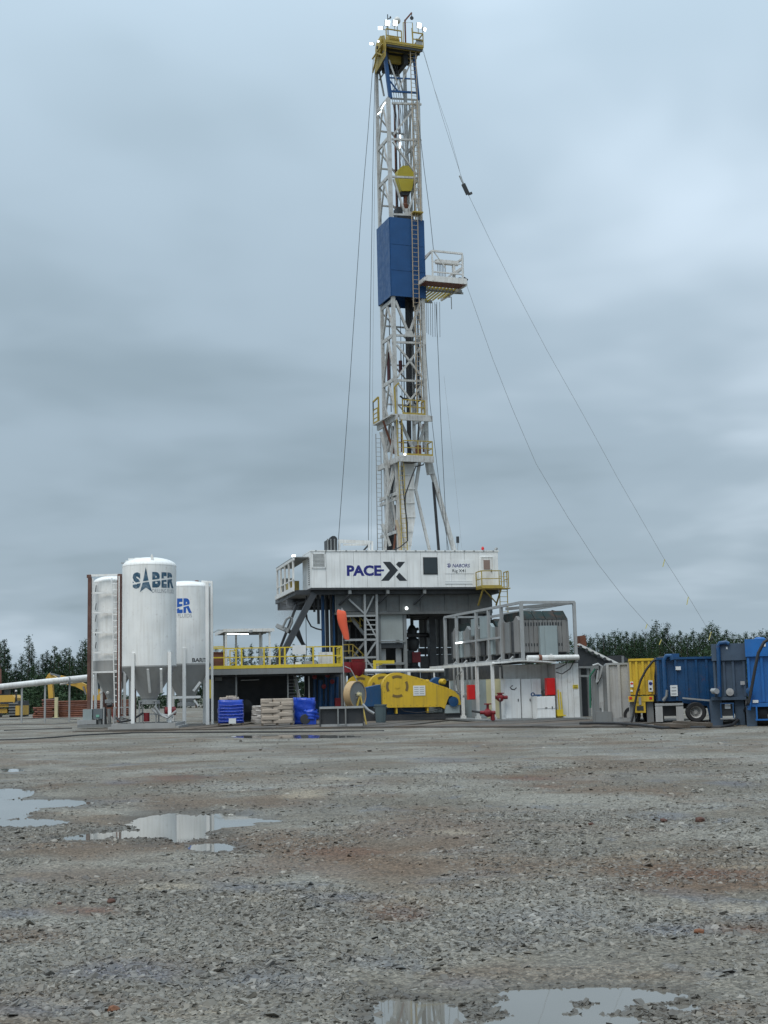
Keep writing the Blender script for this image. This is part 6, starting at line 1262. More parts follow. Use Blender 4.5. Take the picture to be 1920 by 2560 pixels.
obar('stand_bar', M_steel, t, (q.x - 0.35, 0.6, z_(1680)), (q.x + 0.4, 0.6, z_(1680)), 0.08); obox('feed_stand', M_steel, t, p(860, 1700, 0.5).x, p(866, 1700, 0.5).x, 0.5, 0.6, 0, p(868, 1681, 0.3).z)
# windsock
F = frame_on(862, 1800, MZs, 0); p = F.p; t = thing('windsock', 'limp orange windsock drooping from a thin pole', 'windsock', F)
otube('pole', M_galv, t, [(0.0, 0.0, 0.0), p(855, 1520, 0)], 0.03, 8)
sec = [(852, 1526, 8.5, 2), (853, 1529, 12, 3), (854, 1536, 13.6, 2), (856, 1548, 13.8, 0), (858, 1560, 12.8, 1), (861, 1573, 11.2, 2), (864, 1586, 9.4, 1), (867, 1599, 7.8, 2)]
V = []; Fc = []; nS = 16
for i, (x, y, rp, tl) in enumerate(sec):
    c0 = p(x, y, 0.02); r_ = rp / 54.5
    for j in range(nS):
        a = 2 * math.pi * j / nS; wv = 1 + 0.06 * math.sin(3 * a + i * 1.3); V.append((c0.x + r_ * wv * math.cos(a), -0.22 + r_ * 0.75 * math.sin(a), c0.z + tl / 54.5 * math.cos(a) * -0.6 + 0.02 * math.sin(2 * a + i)))
for i in range(len(sec) - 1):
    for j in range(nS): Fc.append((i * nS + j, i * nS + (j + 1) % nS, (i + 1) * nS + (j + 1) % nS, (i + 1) * nS + j))
Fc += [tuple(range(nS))[::-1]]
MB().add(V, Fc).build('sock', M_orange, t); otube('hoop', M_galv, t, [Vector(V[j]) for j in range(nS)] + [Vector(V[0])], 0.015, 5)

# ================================================================== mud pumps
MPx = frame_on(1050, 1800, MZs, 11)
def pump(du, dv, label, full):
    F = Frame(*(MPx.o + MPx.u * du + MPx.v * dv).xy, 11, MZs); f0 = MPx; P = lambda x, y: f0.p(x, y, 0.0)
    t = thing('mud_pump', label, 'pump', F, group='yellow mud pumps')
    c = P(993, 1716); rr = abs(P(993, 1681).z - P(993, 1751).z) / 2 * 1.0
    zb = P(1050, 1767).z
    ol = [(957 + 1, 1767), (957, 1716)] + []
    arc = []
    for k in range(0, 13):
        a = math.pi - k * (math.pi * 0.62) / 12; arc.append((c.x + (rr * 1.06) * math.cos(a), c.z + rr * math.sin(a)))
    pts = [(P(958, 1767).x, zb)] + arc + [(q.x, q.z) for q in (P(1060, 1698), P(1090, 1710), P(1118, 1719), P(1137, 1728), P(1148, 1740), P(1152, 1755), P(1152, 1762), P(1138, 1762), P(1138, 1748), P(1130, 1739), P(1123, 1741), P(1119, 1750), P(1112, 1772), P(1103, 1767))]
    g = MB().prism(pts, 0.0, 0.55).build('chain_guard', M_yel2, t)
    for a0, a1 in ((62, 118), (-28, 28), (152, 208), (242, 298)):         # curved vent slots
        V = []; n = 9
        for k in range(n):
            a = R(a0 + (a1 - a0) * k / (n - 1))
            for q in (0.62, 0.80): V.append((c.x + rr * q * 1.04 * math.cos(a), -0.012, c.z + rr * q * math.sin(a)))
        MB().add(V, [(2 * k, 2 * k + 1, 2 * k + 3, 2 * k + 2) for k in range(n - 1)]).build('vent_slot', mat('vent_mesh', (0.17, 0.115, 0.035), 0.8, dirt=0.3), g)
    MB().lathe([(0.05, 0), (0.10, 0.0), (0.11, 0.02)], 16, (c.x, -0.004, c.z), (0, -1, 0)).build('hub_cap', M_yel2, g)
    q0 = P(1092, 1740); obox('panel_seam', M_yeld, g, q0.x - 0.012, q0.x + 0.012, -0.008, -0.002, zb + 0.02, P(1092, 1714).z)
    obox('guard_foot', M_yel2, t, P(990, 1767).x, P(994, 1767).x, 0.05, 0.5, P(990, 1784).z, zb); obox('guard_foot', M_yel2, t, P(1068, 1767).x, P(1072, 1767).x, 0.05, 0.5, P(990, 1784).z, zb)
    # skid and gear case behind the guard
    zs = P(1050, 1785).z
    obox('skid', M_dark, t, P(940, 1790).x, P(1152, 1790).x, 0.0, 2.6, 0.0, zs * 0.45); obox('skid_beam', M_dark, t, P(940, 1790).x, P(1152, 1790).x, 0.1, 0.3, zs * 0.45 + 0.002, zs)
    obox('pedestal', M_greyp, t, P(1113, 1790).x, P(1150, 1790).x, 0.02, 0.6, zs, P(1130, 1762).z - 0.002); obox('gear_case', M_blue2, t, P(975, 1790).x, P(1080, 1790).x, 0.62, 2.3, zs, P(1000, 1706).z)
    MB().lathe([(0, 0), (rr * 0.36, 0.0), (rr * 0.36, 0.12), (0, 0.14)], 20, (P(1133, 1752).x, 0.02, P(1133, 1754).z), (0, -1, 0)).build('motor_sheave', M_blue2, t)
    mt = MB().lathe([(0, 0), (0.42, 0.02), (0.45, 0.1), (0.45, 1.3), (0, 1.32)], 22, (P(1133, 1752).x, 0.75, P(1133, 1748).z), (0, 1, 0)).build('motor', M_blue2, t)
    bl = MB().lathe([(0, -0.3), (0.36, -0.28), (0.40, 0.0), (0.36, 0.26), (0, 0.28)], 20, (P(1112, 1714).x, 1.9, P(1112, 1712).z), (0, 1, 0)).build('blower', M_blue2, t)
    MB().lathe([(0, 0), (0.16, 0), (0.16, 0.25), (0.10, 0.32), (0, 0.32)], 16, (P(1122, 1708).x, 1.62, P(1122, 1704).z), (0.3, -1, 0)).build('blower_motor', M_yel2, t); obar('blower_leg', M_blue2, t, (P(1112, 1714).x, 1.9, P(1112, 1722).z), (P(1118, 1750).x, 1.6, P(1112, 1748).z), 0.12)
    return F, t, P
F, t, P = pump(0, 0, 'yellow mud pump with white data plate on its guard, in front of the others', True)
for x, y in [(962 + 16 * k, 1763) for k in range(9)] + [(1040 + 14 * k, 1696 + 4.6 * k) for k in range(6)] + [(961, 1700 + 15 * k) for k in range(4)]:
    q = MPx.p(x, y); MB().lathe([(0, 0), (0.022, 0), (0.022, 0.015), (0, 0.016)], 6, (q.x, -0.002, q.z), (0, -1, 0)).build('bolt', M_yeld, t)
otube('grease_line', M_black, t, [MPx.p(x, y, -0.03) for x, y in ((1000, 1770), (1010, 1778), (1040, 1782), (1075, 1779), (1100, 1772))], 0.02, 5)
q = MPx.box(1033, 1714, 1063, 1739, 0); dpl = obox('data_plate', M_paper, t, q[0], q[1], -0.02, -0.002, q[2], q[3])
for k in range(5): zz_ = q[2] + (q[3] - q[2]) * (0.15 + 0.17 * k); 
for k in range(4):
    zz_ = q[2] + (q[3] - q[2]) * (0.16 + 0.21 * k); wl = q[1] - q[0]
    for a, b in ((0.08, 0.44), (0.54, 0.9)): obox('data_line', M_inkp, dpl, q[0] + wl * a, q[0] + wl * b, -0.023, -0.021, zz_, zz_ + 0.035)
u0, u1, z0, z1 = MPx.box(909, 1721, 953, 1766, 0.4)
obox('suction_tank', M_blue2, t, u0, u1, 0.4, 1.8, z0, z1); MB().prism([(u0, z1 + 0.001), (u1, z1 + 0.001), (u1, z1 + 0.18)], 0.5, 1.7).build('tank_ramp', M_blue2, t); obox('tank_stand', M_dark, t, u0, u1, 0.5, 1.7, 0, z0 - 0.002)
pump(-0.15, 3.0, 'yellow mud pump half hidden between the front pump and the one farthest behind', False); pump(-0.85, 5.6, 'yellow mud pump farthest behind in the row of three', False)
# red pulsation vessel and white flow pipe behind the pumps
F = frame_at(1000, 1676, 70, 4); p = F.p; t = thing('white_flow_pipe', 'long straight white pipe running level behind the yellow pumps', 'pipe', Frame(F.o.x, F.o.y, 4))
otube('pipe', M_white, t, [F.p(912, 1678), F.p(1110, 1676)], 0.10, 12)
for x in (940, 1022, 1085): q = F.p(x, 1677); obar('stand', M_white, t, (q.x, 0.0, 0), (q.x, 0.0, q.z), 0.16 if x == 1022 else 0.08)
F = frame_on(938, 1796, MZs, 0); p = F.p; t = thing('jib_crane', 'small yellow jib crane with a dark post behind the hose reel', 'jib crane', Frame(F.o.x, F.o.y + 3, 0, MZs)); F = Frame(F.o.x, F.o.y + 3, 0, MZs); p = F.p
q = p(937, 1720); obar('post', M_dark, t, (q.x, 0, 0), p(937, 1672), 0.14); obar('post_head', M_yel, t, p(937, 1674), p(936, 1652), 0.16); obar('jib', M_yel, t, p(933, 1655), p(986, 1655), 0.12, 0.18); obar('jib_tie', M_yel, t, p(938, 1664), p(956, 1660), 0.06)
# ================================================================== generator house on the right
GH = frame_on(1236, 1803, MZs, 15); gp_ = GH.p
gh = thing('generator_house', 'white two storey generator house with an open porch and a caged deck of grey machines', 'generator house', GH)
zf1 = gp_(1236, 1660).z                                   # underside of the upper deck
uA = gp_(1312, 1650, 0.15).x; uB = gp_(1434, 1640, 0.15).x; uEnd = gp_(1449, 1740, 0.3).x; uWall = gp_(1391, 1740, 0.3).x
# base, end wall, rear rooms
obox('base_skid', M_steel, gh, -0.35, uEnd + 0.1, -0.25, 9.8, -0.02, 0.06)
for a in range(4): w0 = uWall + (uEnd - uWall) * a / 4; obox('end_wall_panel', M_white, gh, w0 + 0.008, w0 + (uEnd - uWall) / 4 - 0.008, 0.3, 0.36, 0.06, zf1 - 0.02)
obox('end_wall', M_white, gh, uWall + 0.02, uEnd, 0.362, 9.6, 0.062, zf1 - 0.025)
obox('room_block', M_white, gh, 0.95, uWall, 1.25, 9.5, 0.062, zf1 - 0.025)
for k in range(7): v0 = 1.3 + k * 1.12; obox('wall_panel', M_cream if k in (0, 1) else (M_galv if k % 2 else M_greyp), gh, 0.88, 0.94, v0, v0 + 1.08, 0.07, zf1 * 0.74)
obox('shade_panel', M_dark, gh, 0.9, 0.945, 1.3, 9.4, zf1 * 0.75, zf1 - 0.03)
q = GH.box(1432, 1712, 1445, 1721, 0.29); obox('warning_sign', M_yel, gh, q[0], q[1], 0.275, 0.298, q[2], q[3])
q2 = ((q[0] + q[1]) / 2, (q[2] + q[3]) / 2)
for k in (-1, 1): obox('sign_line', M_inkg, gh, q[0] + 0.04, q[1] - 0.04, 0.271, 0.274, q2[1] + k * 0.035 - 0.012, q2[1] + k * 0.035 + 0.012)
# porch columns and roof
for x, yb in ((1236, 1803), (1194, 1800), (1157, 1798)):
    s_ = GH.side(x, 1740, 0.0); v = max(0.05, s_.y); obar('porch_column', M_white, gh, (0.0, v, 0.0), (0.0, v, zf1 - 0.02), 0.13); MB().box((0, v, 0.12), (0.22, 0.22, 0.14)).build('column_foot', M_white, gh)
obar('porch_beam', M_white, gh, (0.0, -0.1, zf1 + 0.03), (0.0, 9.6, zf1 + 0.03), 0.12, 0.14)
rw = []
for k in range(9): a = k / 8; rw.append((-0.05 + (uWall - 0.15) * a, zf1 + 0.04 + 0.10 * math.sin(math.pi * a)))
MB().prism(rw + [(b[0], b[1] - 0.05) for b in rw[::-1]], -0.3, 1.2).build('porch_roof', M_white, gh)
obar('sliding_post', M_white, gh, gp_(1250, 1668, 0.9), gp_(1251, 1698, 0.9), 0.07)
# cabinets standing in the porch
def cabinet(x0, y0, x1, y1, v, d, lb, m=M_cabin, split=True, nm='white_cabinet'):
    q = GH.box(x0, y0, x1, y1, v); F2 = Frame(*GH.w((0, 0, 0)).xy, 15, GH.z); t = thing(nm, lb, 'cabinet', F2)
    b = obox('carcass', m, t, q[0], q[1], v + 0.03, v + d, 0.062, q[3]); k = 2 if split else 1
    for j in range(k): dr_ = obox('door', m, t, q[0] + (q[1] - q[0]) * j / k + 0.01, q[0] + (q[1] - q[0]) * (j + 1) / k - 0.01, v, v + 0.028, 0.09, q[3] - 0.02); obox('latch', M_dark, dr_, q[0] + (q[1] - q[0]) * (j + 0.8) / k, q[0] + (q[1] - q[0]) * (j + 0.8) / k + 0.04, v - 0.02, v, (q[3]) * 0.45, q[3] * 0.45 + 0.12)
    return t, q
t, q = cabinet(1264, 1697, 1302, 1802, 0.55, 0.6, 'tall white cabinet with a dark scuffed mark on its door', split=False)
MB().tube([GH.p(x, y, 0.545) for x, y in ((1275, 1718), (1279, 1723), (1286, 1724), (1291, 1719))], 0.022, 5).build('scuff_mark', M_inkg, t); MB().tube([GH.p(x, y, 0.545) for x, y in ((1277, 1716), (1282, 1714))], 0.018, 5).build('scuff_mark', M_inkg, t)
t, q = cabinet(1304, 1697, 1354, 1802, 0.6, 0.6, 'wide white two door cabinet behind the low white box')
t, q = cabinet(1342, 1741, 1389, 1804, -0.05, 0.55, 'low white box with a lift up front standing in the porch', split=False); zz_ = GH.p(1365, 1772, -0.05).z
obox('seam', M_inkp, t, q[0] + 0.02, q[1] - 0.02, -0.057, -0.051, zz_, zz_ + 0.02); obox('handle', M_dark, t, (q[0] + q[1]) / 2 - 0.05, (q[0] + q[1]) / 2 + 0.05, -0.075, -0.051, zz_ + 0.03, zz_ + 0.06)
tg = thing('blue_tool', 'blue hand tool with a ring end lying on the white cabinets', 'tool', Frame(GH.o.x, GH.o.y, 15, GH.z)); zz_ = GH.p(1345, 1741, 0.2).z
otube('ring', M_blue2, tg, [GH.p(1332 + 4 * math.cos(a), 1736 + 4 * math.sin(a), 0.35) for a in [i * math.pi / 5 for i in range(11)]], 0.03, 6); obar('shaft', M_blue2, tg, GH.p(1335, 1738, 0.3), GH.p(1354, 1738, 0.2), 0.07); obox('rest', M_blue2, tg, GH.p(1343, 1738, 0.25).x, GH.p(1349, 1738, 0.25).x, 0.2, 0.3, q[3] - 0.01, GH.p(1345, 1738, 0.25).z)
def redbox(x0, y0, x1, y1, v, lb):
    q = GH.box(x0, y0, x1, y1, v); t = thing('fire_box', lb, 'fire box', Frame(GH.o.x, GH.o.y, 15, GH.z)); obox('body', M_redb, t, q[0], q[1], v, v + 0.25, q[2], q[3]); obox('door', M_redb, t, q[0] + 0.02, q[1] - 0.02, v - 0.02, v - 0.002, q[2] + 0.03, q[3] - 0.03); obox('mount', M_steel, t, q[0] + 0.05, q[1] - 0.05, v + 0.25, v + 1.0, q[2] + 0.1, q[2] + 0.2); return t, q
redbox(1367, 1695, 1388, 1738, 0.03, 'bright red fire box mounted above the low white box')
redbox(1171, 1712, 1188, 1749, 1.6, 'red fire box hanging between the porch columns beside the yellow pump')
# red valves
def valve(x, y, v, k, lb):
    F2 = Frame(GH.o.x, GH.o.y, 15, GH.z); t = thing('red_valve', lb, 'valve', F2); c = GH.p(x, y, v)
    MB().lathe([(0, -0.16), (0.10, -0.15), (0.19, -0.05), (0.19, 0.07), (0.10, 0.16), (0, 0.18)], 16, c, (1, 0, 0.1)).build('bonnet', M_red, t); otube('stem', M_red, t, [c, c + Vector((0.02, 0, 0.30 * k))], 0.06, 10); MB().lathe([(0.03, 0), (0.17, 0.0), (0.17, 0.05), (0.03, 0.05)], 16, c + Vector((0.02, 0, 0.28 * k))).build('handwheel', M_red, t)
    otube('branch', M_red, t, [c + Vector((-0.34, 0.05, 0.02)), c + Vector((0.34, -0.05, 0.0))], 0.085, 10); return t, c
t, c = valve(1219, 1782, -0.2, 1.3, 'larger red valve with hand wheel standing on the porch skid'); otube('leg_pipe', M_red, t, [c + Vector((0.22, 0, 0)), (c.x + 0.24, c.y, 0.05)], 0.10, 10); otube('tail_pipe', M_dark, t, [c + Vector((-0.3, 0.05, 0.02)), c + Vector((-0.7, 0.1, 0.1))], 0.05, 8)
t, c = valve(1250, 1744, 0.3, 0.6, 'smaller red valve held high beside the front porch column'); obar('bracket', M_steel, t, c, (c.x - 0.1, 0.05, c.z - 0.1), 0.06); otube('riser', M_steel, t, [c, (c.x, c.y, 0.05)], 0.045, 8)
t = thing('yellow_jack_stand', 'yellow stand with twin uprights beside the white end wall', 'stand', Frame(GH.o.x, GH.o.y, 15, GH.z))
for x, y0 in ((1395, 1724), (1401, 1730)): a = GH.p(x, y0, 0.05); b = GH.p(x + 4, 1776, 0.05); obar('upright', M_yel, t, a, b, 0.05)
q = GH.box(1393, 1774, 1408, 1787, 0.0); obox('head', M_yel, t, q[0], q[1], 0.0, 0.2, q[2], q[3]); obox('flange', M_yel, t, q[0], q[1] + 0.1, -0.05, 0.22, q[2] - 0.06, q[2] - 0.002); obox('foot', M_yeld, t, q[0] + 0.04, q[1] - 0.02, 0.02, 0.18, 0.06, q[2] - 0.062)
# upper deck
dk = obox('upper_deck', M_steel, gh, uA - 0.1, uB + 0.25, 0.05, 11.8, zf1 + 0.12, zf1 + 0.24)
zU = zf1 + 0.24
otube('header_pipe', M_white, gh, [gp_(1318, 1645, -0.1), gp_(1446, 1643, -0.1)], 0.12, 12); otube('pipe_collar', M_rust, gh, [gp_(1346, 1645, -0.1), gp_(1353, 1645, -0.1)], 0.15, 12)
obar('deck_edge', M_galv, gh, (uA - 0.16, 0.0, zf1 + 0.16), (uA - 0.16, 11.8, zf1 + 0.16), 0.12, 0.18)
zTp = gp_(1312, 1506, 0.1).z
vs_ = []
for x in (1309, 1255, 1223, 1192, 1142, 1103): vs_.append(min(11.7, max(0.1, GH.side(x, 1590, uA - 0.1).y)))
for v in vs_: obar('cage_post', M_galv, gh, (uA - 0.1, v, zU - 0.2), (uA - 0.1, v, zTp), 0.14)
for v in (0.1, 6.0, 11.7): obar('cage_post', M_galv, gh, (uB + 0.1, v, zU - 0.2), (uB + 0.1, v, zTp), 0.13)
obar('cage_top', M_galv, gh, (uA - 0.1, 0.1, zTp), (uA - 0.1, 11.7, zTp), 0.12); obar('cage_top', M_galv, gh, (uB + 0.1, 0.1, zTp), (uB + 0.1, 11.7, zTp), 0.12); obar('cage_top', M_galv, gh, (uA - 0.1, 0.1, zTp), (uB + 0.1, 0.1, zTp), 0.12); obar('cage_top', M_galv, gh, (uA - 0.1, 11.7, zTp), (uB + 0.1, 11.7, zTp), 0.1); obar('cage_brace', M_steel, gh, (uB + 0.1, 0.1, zTp - 0.02), (uA + 0.8, 4.5, zTp - 0.02), 0.14)
zm = zU + (zTp - zU) * 0.42
for a, b in zip(vs_[1:-2], vs_[2:-1]): obar('cage_midrail', M_galv, gh, (uA - 0.1, a, zm), (uA - 0.1, b, zm), 0.10)
obar('strip_lamp', M_lit, gh, GH.side(1140, 1608, uA - 0.2), GH.side(1154, 1606, uA - 0.2), 0.07)
# machine housings on the deck
M_teal = mat('dark_roof_panel', (0.028, 0.045, 0.045), 0.8, spec=0.15, dirt=0.6, dirtcol=(0.12, 0.05, 0.03), rust=0.4)
M_unit = mat('unit_grey', (0.225, 0.22, 0.212), 0.6, dirt=0.5, streak=0.5, dirtcol=(0.15, 0.13, 0.12), rust=0.12)
def unit(v0, v1, lb, hz=1.0):
    t = thing('generator_unit', lb, 'generator', Frame(GH.o.x, GH.o.y, 15, GH.z + zU)); h0 = gp_(1400, 1549, 0.5).z - zU; h1 = gp_(1400, 1527, 0.5).z - zU; h0 *= hz; h1 *= hz
    a, b = uA + 0.08, uB - 0.12
    MB().prism([(a, 0.25), (b + 0.1, 0.25), (b + 0.05, h0), (a, h0)], v0 + 0.05, v1).build('housing', M_unit, t); MB().prism_u([(v0 + 0.06, h0 + 0.002), (v1 - 0.02, h0 + 0.002), (v1 - 0.3, h1), (v0 + 0.5, h1)], a + 0.06, b).build('roof_cap', M_teal, t)
    for k in range(9):
        w0 = a + 0.05 + (b - a - 0.1) * k / 9; obox('panel', M_unit, t, w0 + 0.012, w0 + (b - a - 0.1) / 9 - 0.012, v0 + 0.0, v0 + 0.045, 0.28, h0)
    for k in range(4):                                             # sloping dark roof panels
        w0 = a + 0.05 + (b - a) * k / 4; MB().add([(w0, v0 - 0.02, h0 + 0.015), (w0 + (b - a) / 4 - 0.03, v0 - 0.02, h0 + 0.015), (w0 + (b - a) / 4 - 0.03, v0 + 0.5, h1 + 0.03), (w0, v0 + 0.5, h1 + 0.03), (w0, v0 + 0.03, h0 + 0.004), (w0 + (b - a) / 4 - 0.03, v0 + 0.03, h0 + 0.004), (w0 + (b - a) / 4 - 0.03, v0 + 0.5, h1 + 0.002), (w0, v0 + 0.5, h1 + 0.002)], [(0, 1, 2, 3), (4, 7, 6, 5), (0, 4, 5, 1), (1, 5, 6, 2), (2, 6, 7, 3), (3, 7, 4, 0)]).build('roof_panel', M_teal, t)
    n = max(2, round((v1 - v0) / 0.75))
    for k in range(n):                                             # gabled fins along the left flank
        va, vb = v0 + 0.1 + (v1 - v0 - 0.1) * k / n, v0 + 0.1 + (v1 - v0 - 0.1) * (k + 1) / n; dd = (0.16, 0.03, 0.09)[k % 3]
        MB().prism_u([(va + 0.02, 0.3), (vb - 0.02, 0.3), (vb - 0.02, h0), ((va + vb) / 2, h0 + (0.2 if k % 3 == 0 else -0.05)), (va + 0.02, h0)], a - dd, a - 0.003).build('fin', (M_unit, M_dark, M_steel, M_unit, M_greyp)[(k + int(v0)) % 5], t)
    for k in range(n): va = v0 + 0.2 + (v1 - v0 - 0.2) * k / n; obox('foot', M_dark, t, a - 0.1, b, va, va + 0.2, 0.0, 0.249)
    return t, h0, a, b
t, h0, a, b = unit(0.45, 3.4, 'big grey generator housing with dark sloping roof behind the plain blue grey cabinet')
for k in range(14): u = a + 0.1 + (b - a - 0.3) * k / 14; obox('louvre_slot', M_dark, t, u, u + 0.06, 0.438, 0.449, h0 - 0.28, h0 - 0.12); obox('louvre_slot', M_dark, t, u, u + 0.05, 0.438, 0.449, 0.55, 0.68)
unit(4.1, 6.9, 'grey finned generator housing between the two others on the upper deck', 0.93); unit(7.6, 11.2, 'grey finned generator housing next to the rig substructure on the upper deck', 0.95)
q = GH.box(1351, 1564, 1394, 1634, 0.2); t = thing('switch_cabinet', 'plain blue grey cabinet standing before the big generator housing', 'cabinet', Frame(GH.o.x, GH.o.y, 15, GH.z + zU)); 
u0, u1 = q[0], q[1]; zt = q[3] - zU; obox('carcass', M_greyp, t, u0, u1, 0.2, 0.42, 0.05, zt); obox('door', M_greyp, t, u0 + 0.22, u1 - 0.03, 0.17, 0.198, 0.1, zt - 0.04); obox('label', M_paper, t, (u0 + u1) / 2, (u0 + u1) / 2 + 0.12, 0.16, 0.168, 0.12, 0.18); obox('plinth', M_steel, t, u0, u1, 0.22, 0.40, 0.0, 0.049)
for x0, y0, x1, y1, v, lb in ((1178, 1547, 1192, 1590, 5.0, 'slim pale grey cabinet strapped to the cage of the upper deck'), (1200, 1540, 1222, 1597, 4.0, 'wide grey cabinet strapped to the cage of the upper deck')):
    a = GH.side(x1, (y0 + y1) / 2, uA - 0.02); b = GH.side(x0, (y0 + y1) / 2, uA - 0.02); z0, z1 = GH.side((x0 + x1) / 2, y1, uA).z, GH.side((x0 + x1) / 2, y0, uA).z
    t = thing('cage_cabinet', lb, 'cabinet', Frame(GH.o.x, GH.o.y, 15, GH.z)); obox('carcass', M_greyp, t, uA - 0.03, uA + 0.05, max(0.2, a.y), b.y, z0, z1); obox('door', M_greyp, t, uA - 0.05, uA - 0.032, max(0.25, a.y + 0.05), b.y - 0.05, z0 + 0.05, z1 - 0.05); obox('foot', M_steel, t, uA - 0.02, uA + 0.04, a.y + 0.1, a.y + 0.3, zU - 0.02, z0)
otube('exhaust_stack', M_rust, gh, [(uB + 0.0, 2.2, zU), (uB + 0.0, 2.2, gp_(1428, 1530, 2.2).z)], 0.17, 12); obar('stack_lamp', M_dark, gh, (uB - 0.2, 2.1, gp_(1428, 1527, 2.2).z), (uB + 0.35, 2.1, gp_(1428, 1534, 2.2).z), 0.08)
for pts in (((1390, 1672), (1400, 1668), (1415, 1660), (1422, 1645)), ((1390, 1680), (1405, 1685), (1425, 1672), (1437, 1650))): otube('hanging_cable', M_black, gh, [gp_(x, y, 0.15) for x, y in pts], 0.025, 6)
for k in range(6): v = 1.0 + k * 1.7; otube('deck_drain', M_galv, gh, [(uA - 0.25, v, zU - 0.1), (uA - 0.25, v + 0.4, zU - 0.05), (uA - 0.05, v + 0.5, zU + 0.1)], 0.06, 6)
for x in (1135, 1145, 1168, 1180): a = GH.side(x, 1690, 0.5); otube('under_pipe', M_galv, gh, [(0.5, min(9.4, a.y), zf1), (0.5, min(9.4, a.y), zf1 * 0.55), (0.9, min(9.4, a.y), zf1 * 0.45)], 0.05, 6)
otube('bent_rail', M_galv, gh, [GH.side(x, y, -0.15) for x, y in ((1154, 1678), (1142, 1692), (1139, 1712), (1142, 1728))], 0.04, 6)

# ================================================================== shaker roof and settling tank
F = frame_on(1500, 1800, MZs, 0); F = Frame(F.o.x, F.o.y + 9, 15); p = F.p
t = thing('shaker_roof', 'dark shed roof with a pale slanting truss full of round holes', 'roof', F)
MB().prism([(p(x, y).x, p(x, y).z) for x, y in ((1441, 1612), (1447, 1609), (1548, 1659), (1540, 1661))], -0.1, 0.0).build('truss', M_white, t)
for k in range(6): q = p(1449 + k * 15, 1618 + k * 7.4); MB().lathe([(0.0, 0), (0.09, 0), (0.09, 0.02)], 12, (q.x, -0.11, q.z), (0, -1, 0)).build('truss_hole', M_dark, t)
MB().prism([(p(x, y).x, p(x, y).z) for x, y in ((1440, 1615), (1540, 1662), (1540, 1668), (1440, 1664))], 0.05, 0.2).build('gable_sheet', M_dark, t); MB().prism([(p(x, y).x, p(x, y).z) for x, y in ((1515, 1640), (1564, 1637), (1582, 1652), (1520, 1660))], 0.3, 3.0).build('roof_sheet', M_dark, t)
for x in (1453, 1475, 1512, 1563): q = p(x, 1660); obar('post', M_steel, t, (q.x, 0.3, 0), (q.x, 0.3, p(x, 1640).z), 0.12)
obar('rusty_drum', M_rust, t, p(1445, 1604, 0.5), p(1460, 1602, 0.5), 0.55)
obox('dark_back', M_dark, t, p(1446, 1700).x, p(1486, 1700).x, 0.6, 0.8, 0, p(1466, 1664).z)
for y in (1668, 1690): obar('pipe_run', M_steel, t, p(1447, y, -0.2), p(1486, y, -0.2), 0.10)
F = frame_on(1520, 1805, MZs, -8); p = F.p
t = thing('settling_tank', 'pale dirty grey steel tank with vertical ribs between the house and yellow tank', 'tank', F)
q = F.box(1519, 1662, 1576, 1802, 0); obox('tank_body', M_tankg, t, q[0], q[1], 0.05, 4.0, 0.1, q[3]); obox('top_rim', M_galv, t, q[0] - 0.02, q[1], -0.02, 4.0, q[3] + 0.002, q[3] + 0.08); obox('base_rim', M_galv, t, q[0], q[1], -0.02, 0.04, 0.0, 0.16)
for x in (1521, 1549, 1574): a = p(x, 1730).x; obox('rib', M_tankg, t, a - 0.05, a + 0.05, -0.04, 0.048, 0.17, q[3])
q = F.box(1481, 1664, 1518, 1805, 0.25); obox('end_locker', M_steel, t, q[0], q[1], 0.25, 3.8, 0.0, q[3]); u0 = q[0]
qq = F.box(1497, 1690, 1508, 1770, 0.22); obox('sign_plate', M_tankg, t, qq[0], qq[1], 0.21, 0.248, qq[2], qq[3]); obox('locker_step', M_steel, t, q[0] + 0.1, q[1] + 0.15, -0.1, 0.24, 0.0, 0.42)
otube('green_hose', mat('green_hose_rubber', (0.02, 0.13, 0.075), 0.5), t, [p(x, y, 0.1) for x, y in ((1488, 1672), (1475, 1690), (1475, 1730), (1476, 1770))], 0.04, 7); otube('cable_bundle', M_galv, t, [p(x, y, 0.0) for x, y in ((1482, 1664), (1495, 1660), (1505, 1666), (1500, 1690), (1492, 1706), (1496, 1676))], 0.05, 7); otube('cable_bundle', M_black, t, [p(x, y, 0.05) for x, y in ((1498, 1665), (1503, 1690), (1494, 1710), (1488, 1690), (1493, 1672))], 0.035, 6)
otube('tail_hose', M_tankg, t, [p(x, y, 0.0) for x, y in ((1503, 1755), (1507, 1772), (1508, 1790), (1500, 1802))], 0.05, 7)

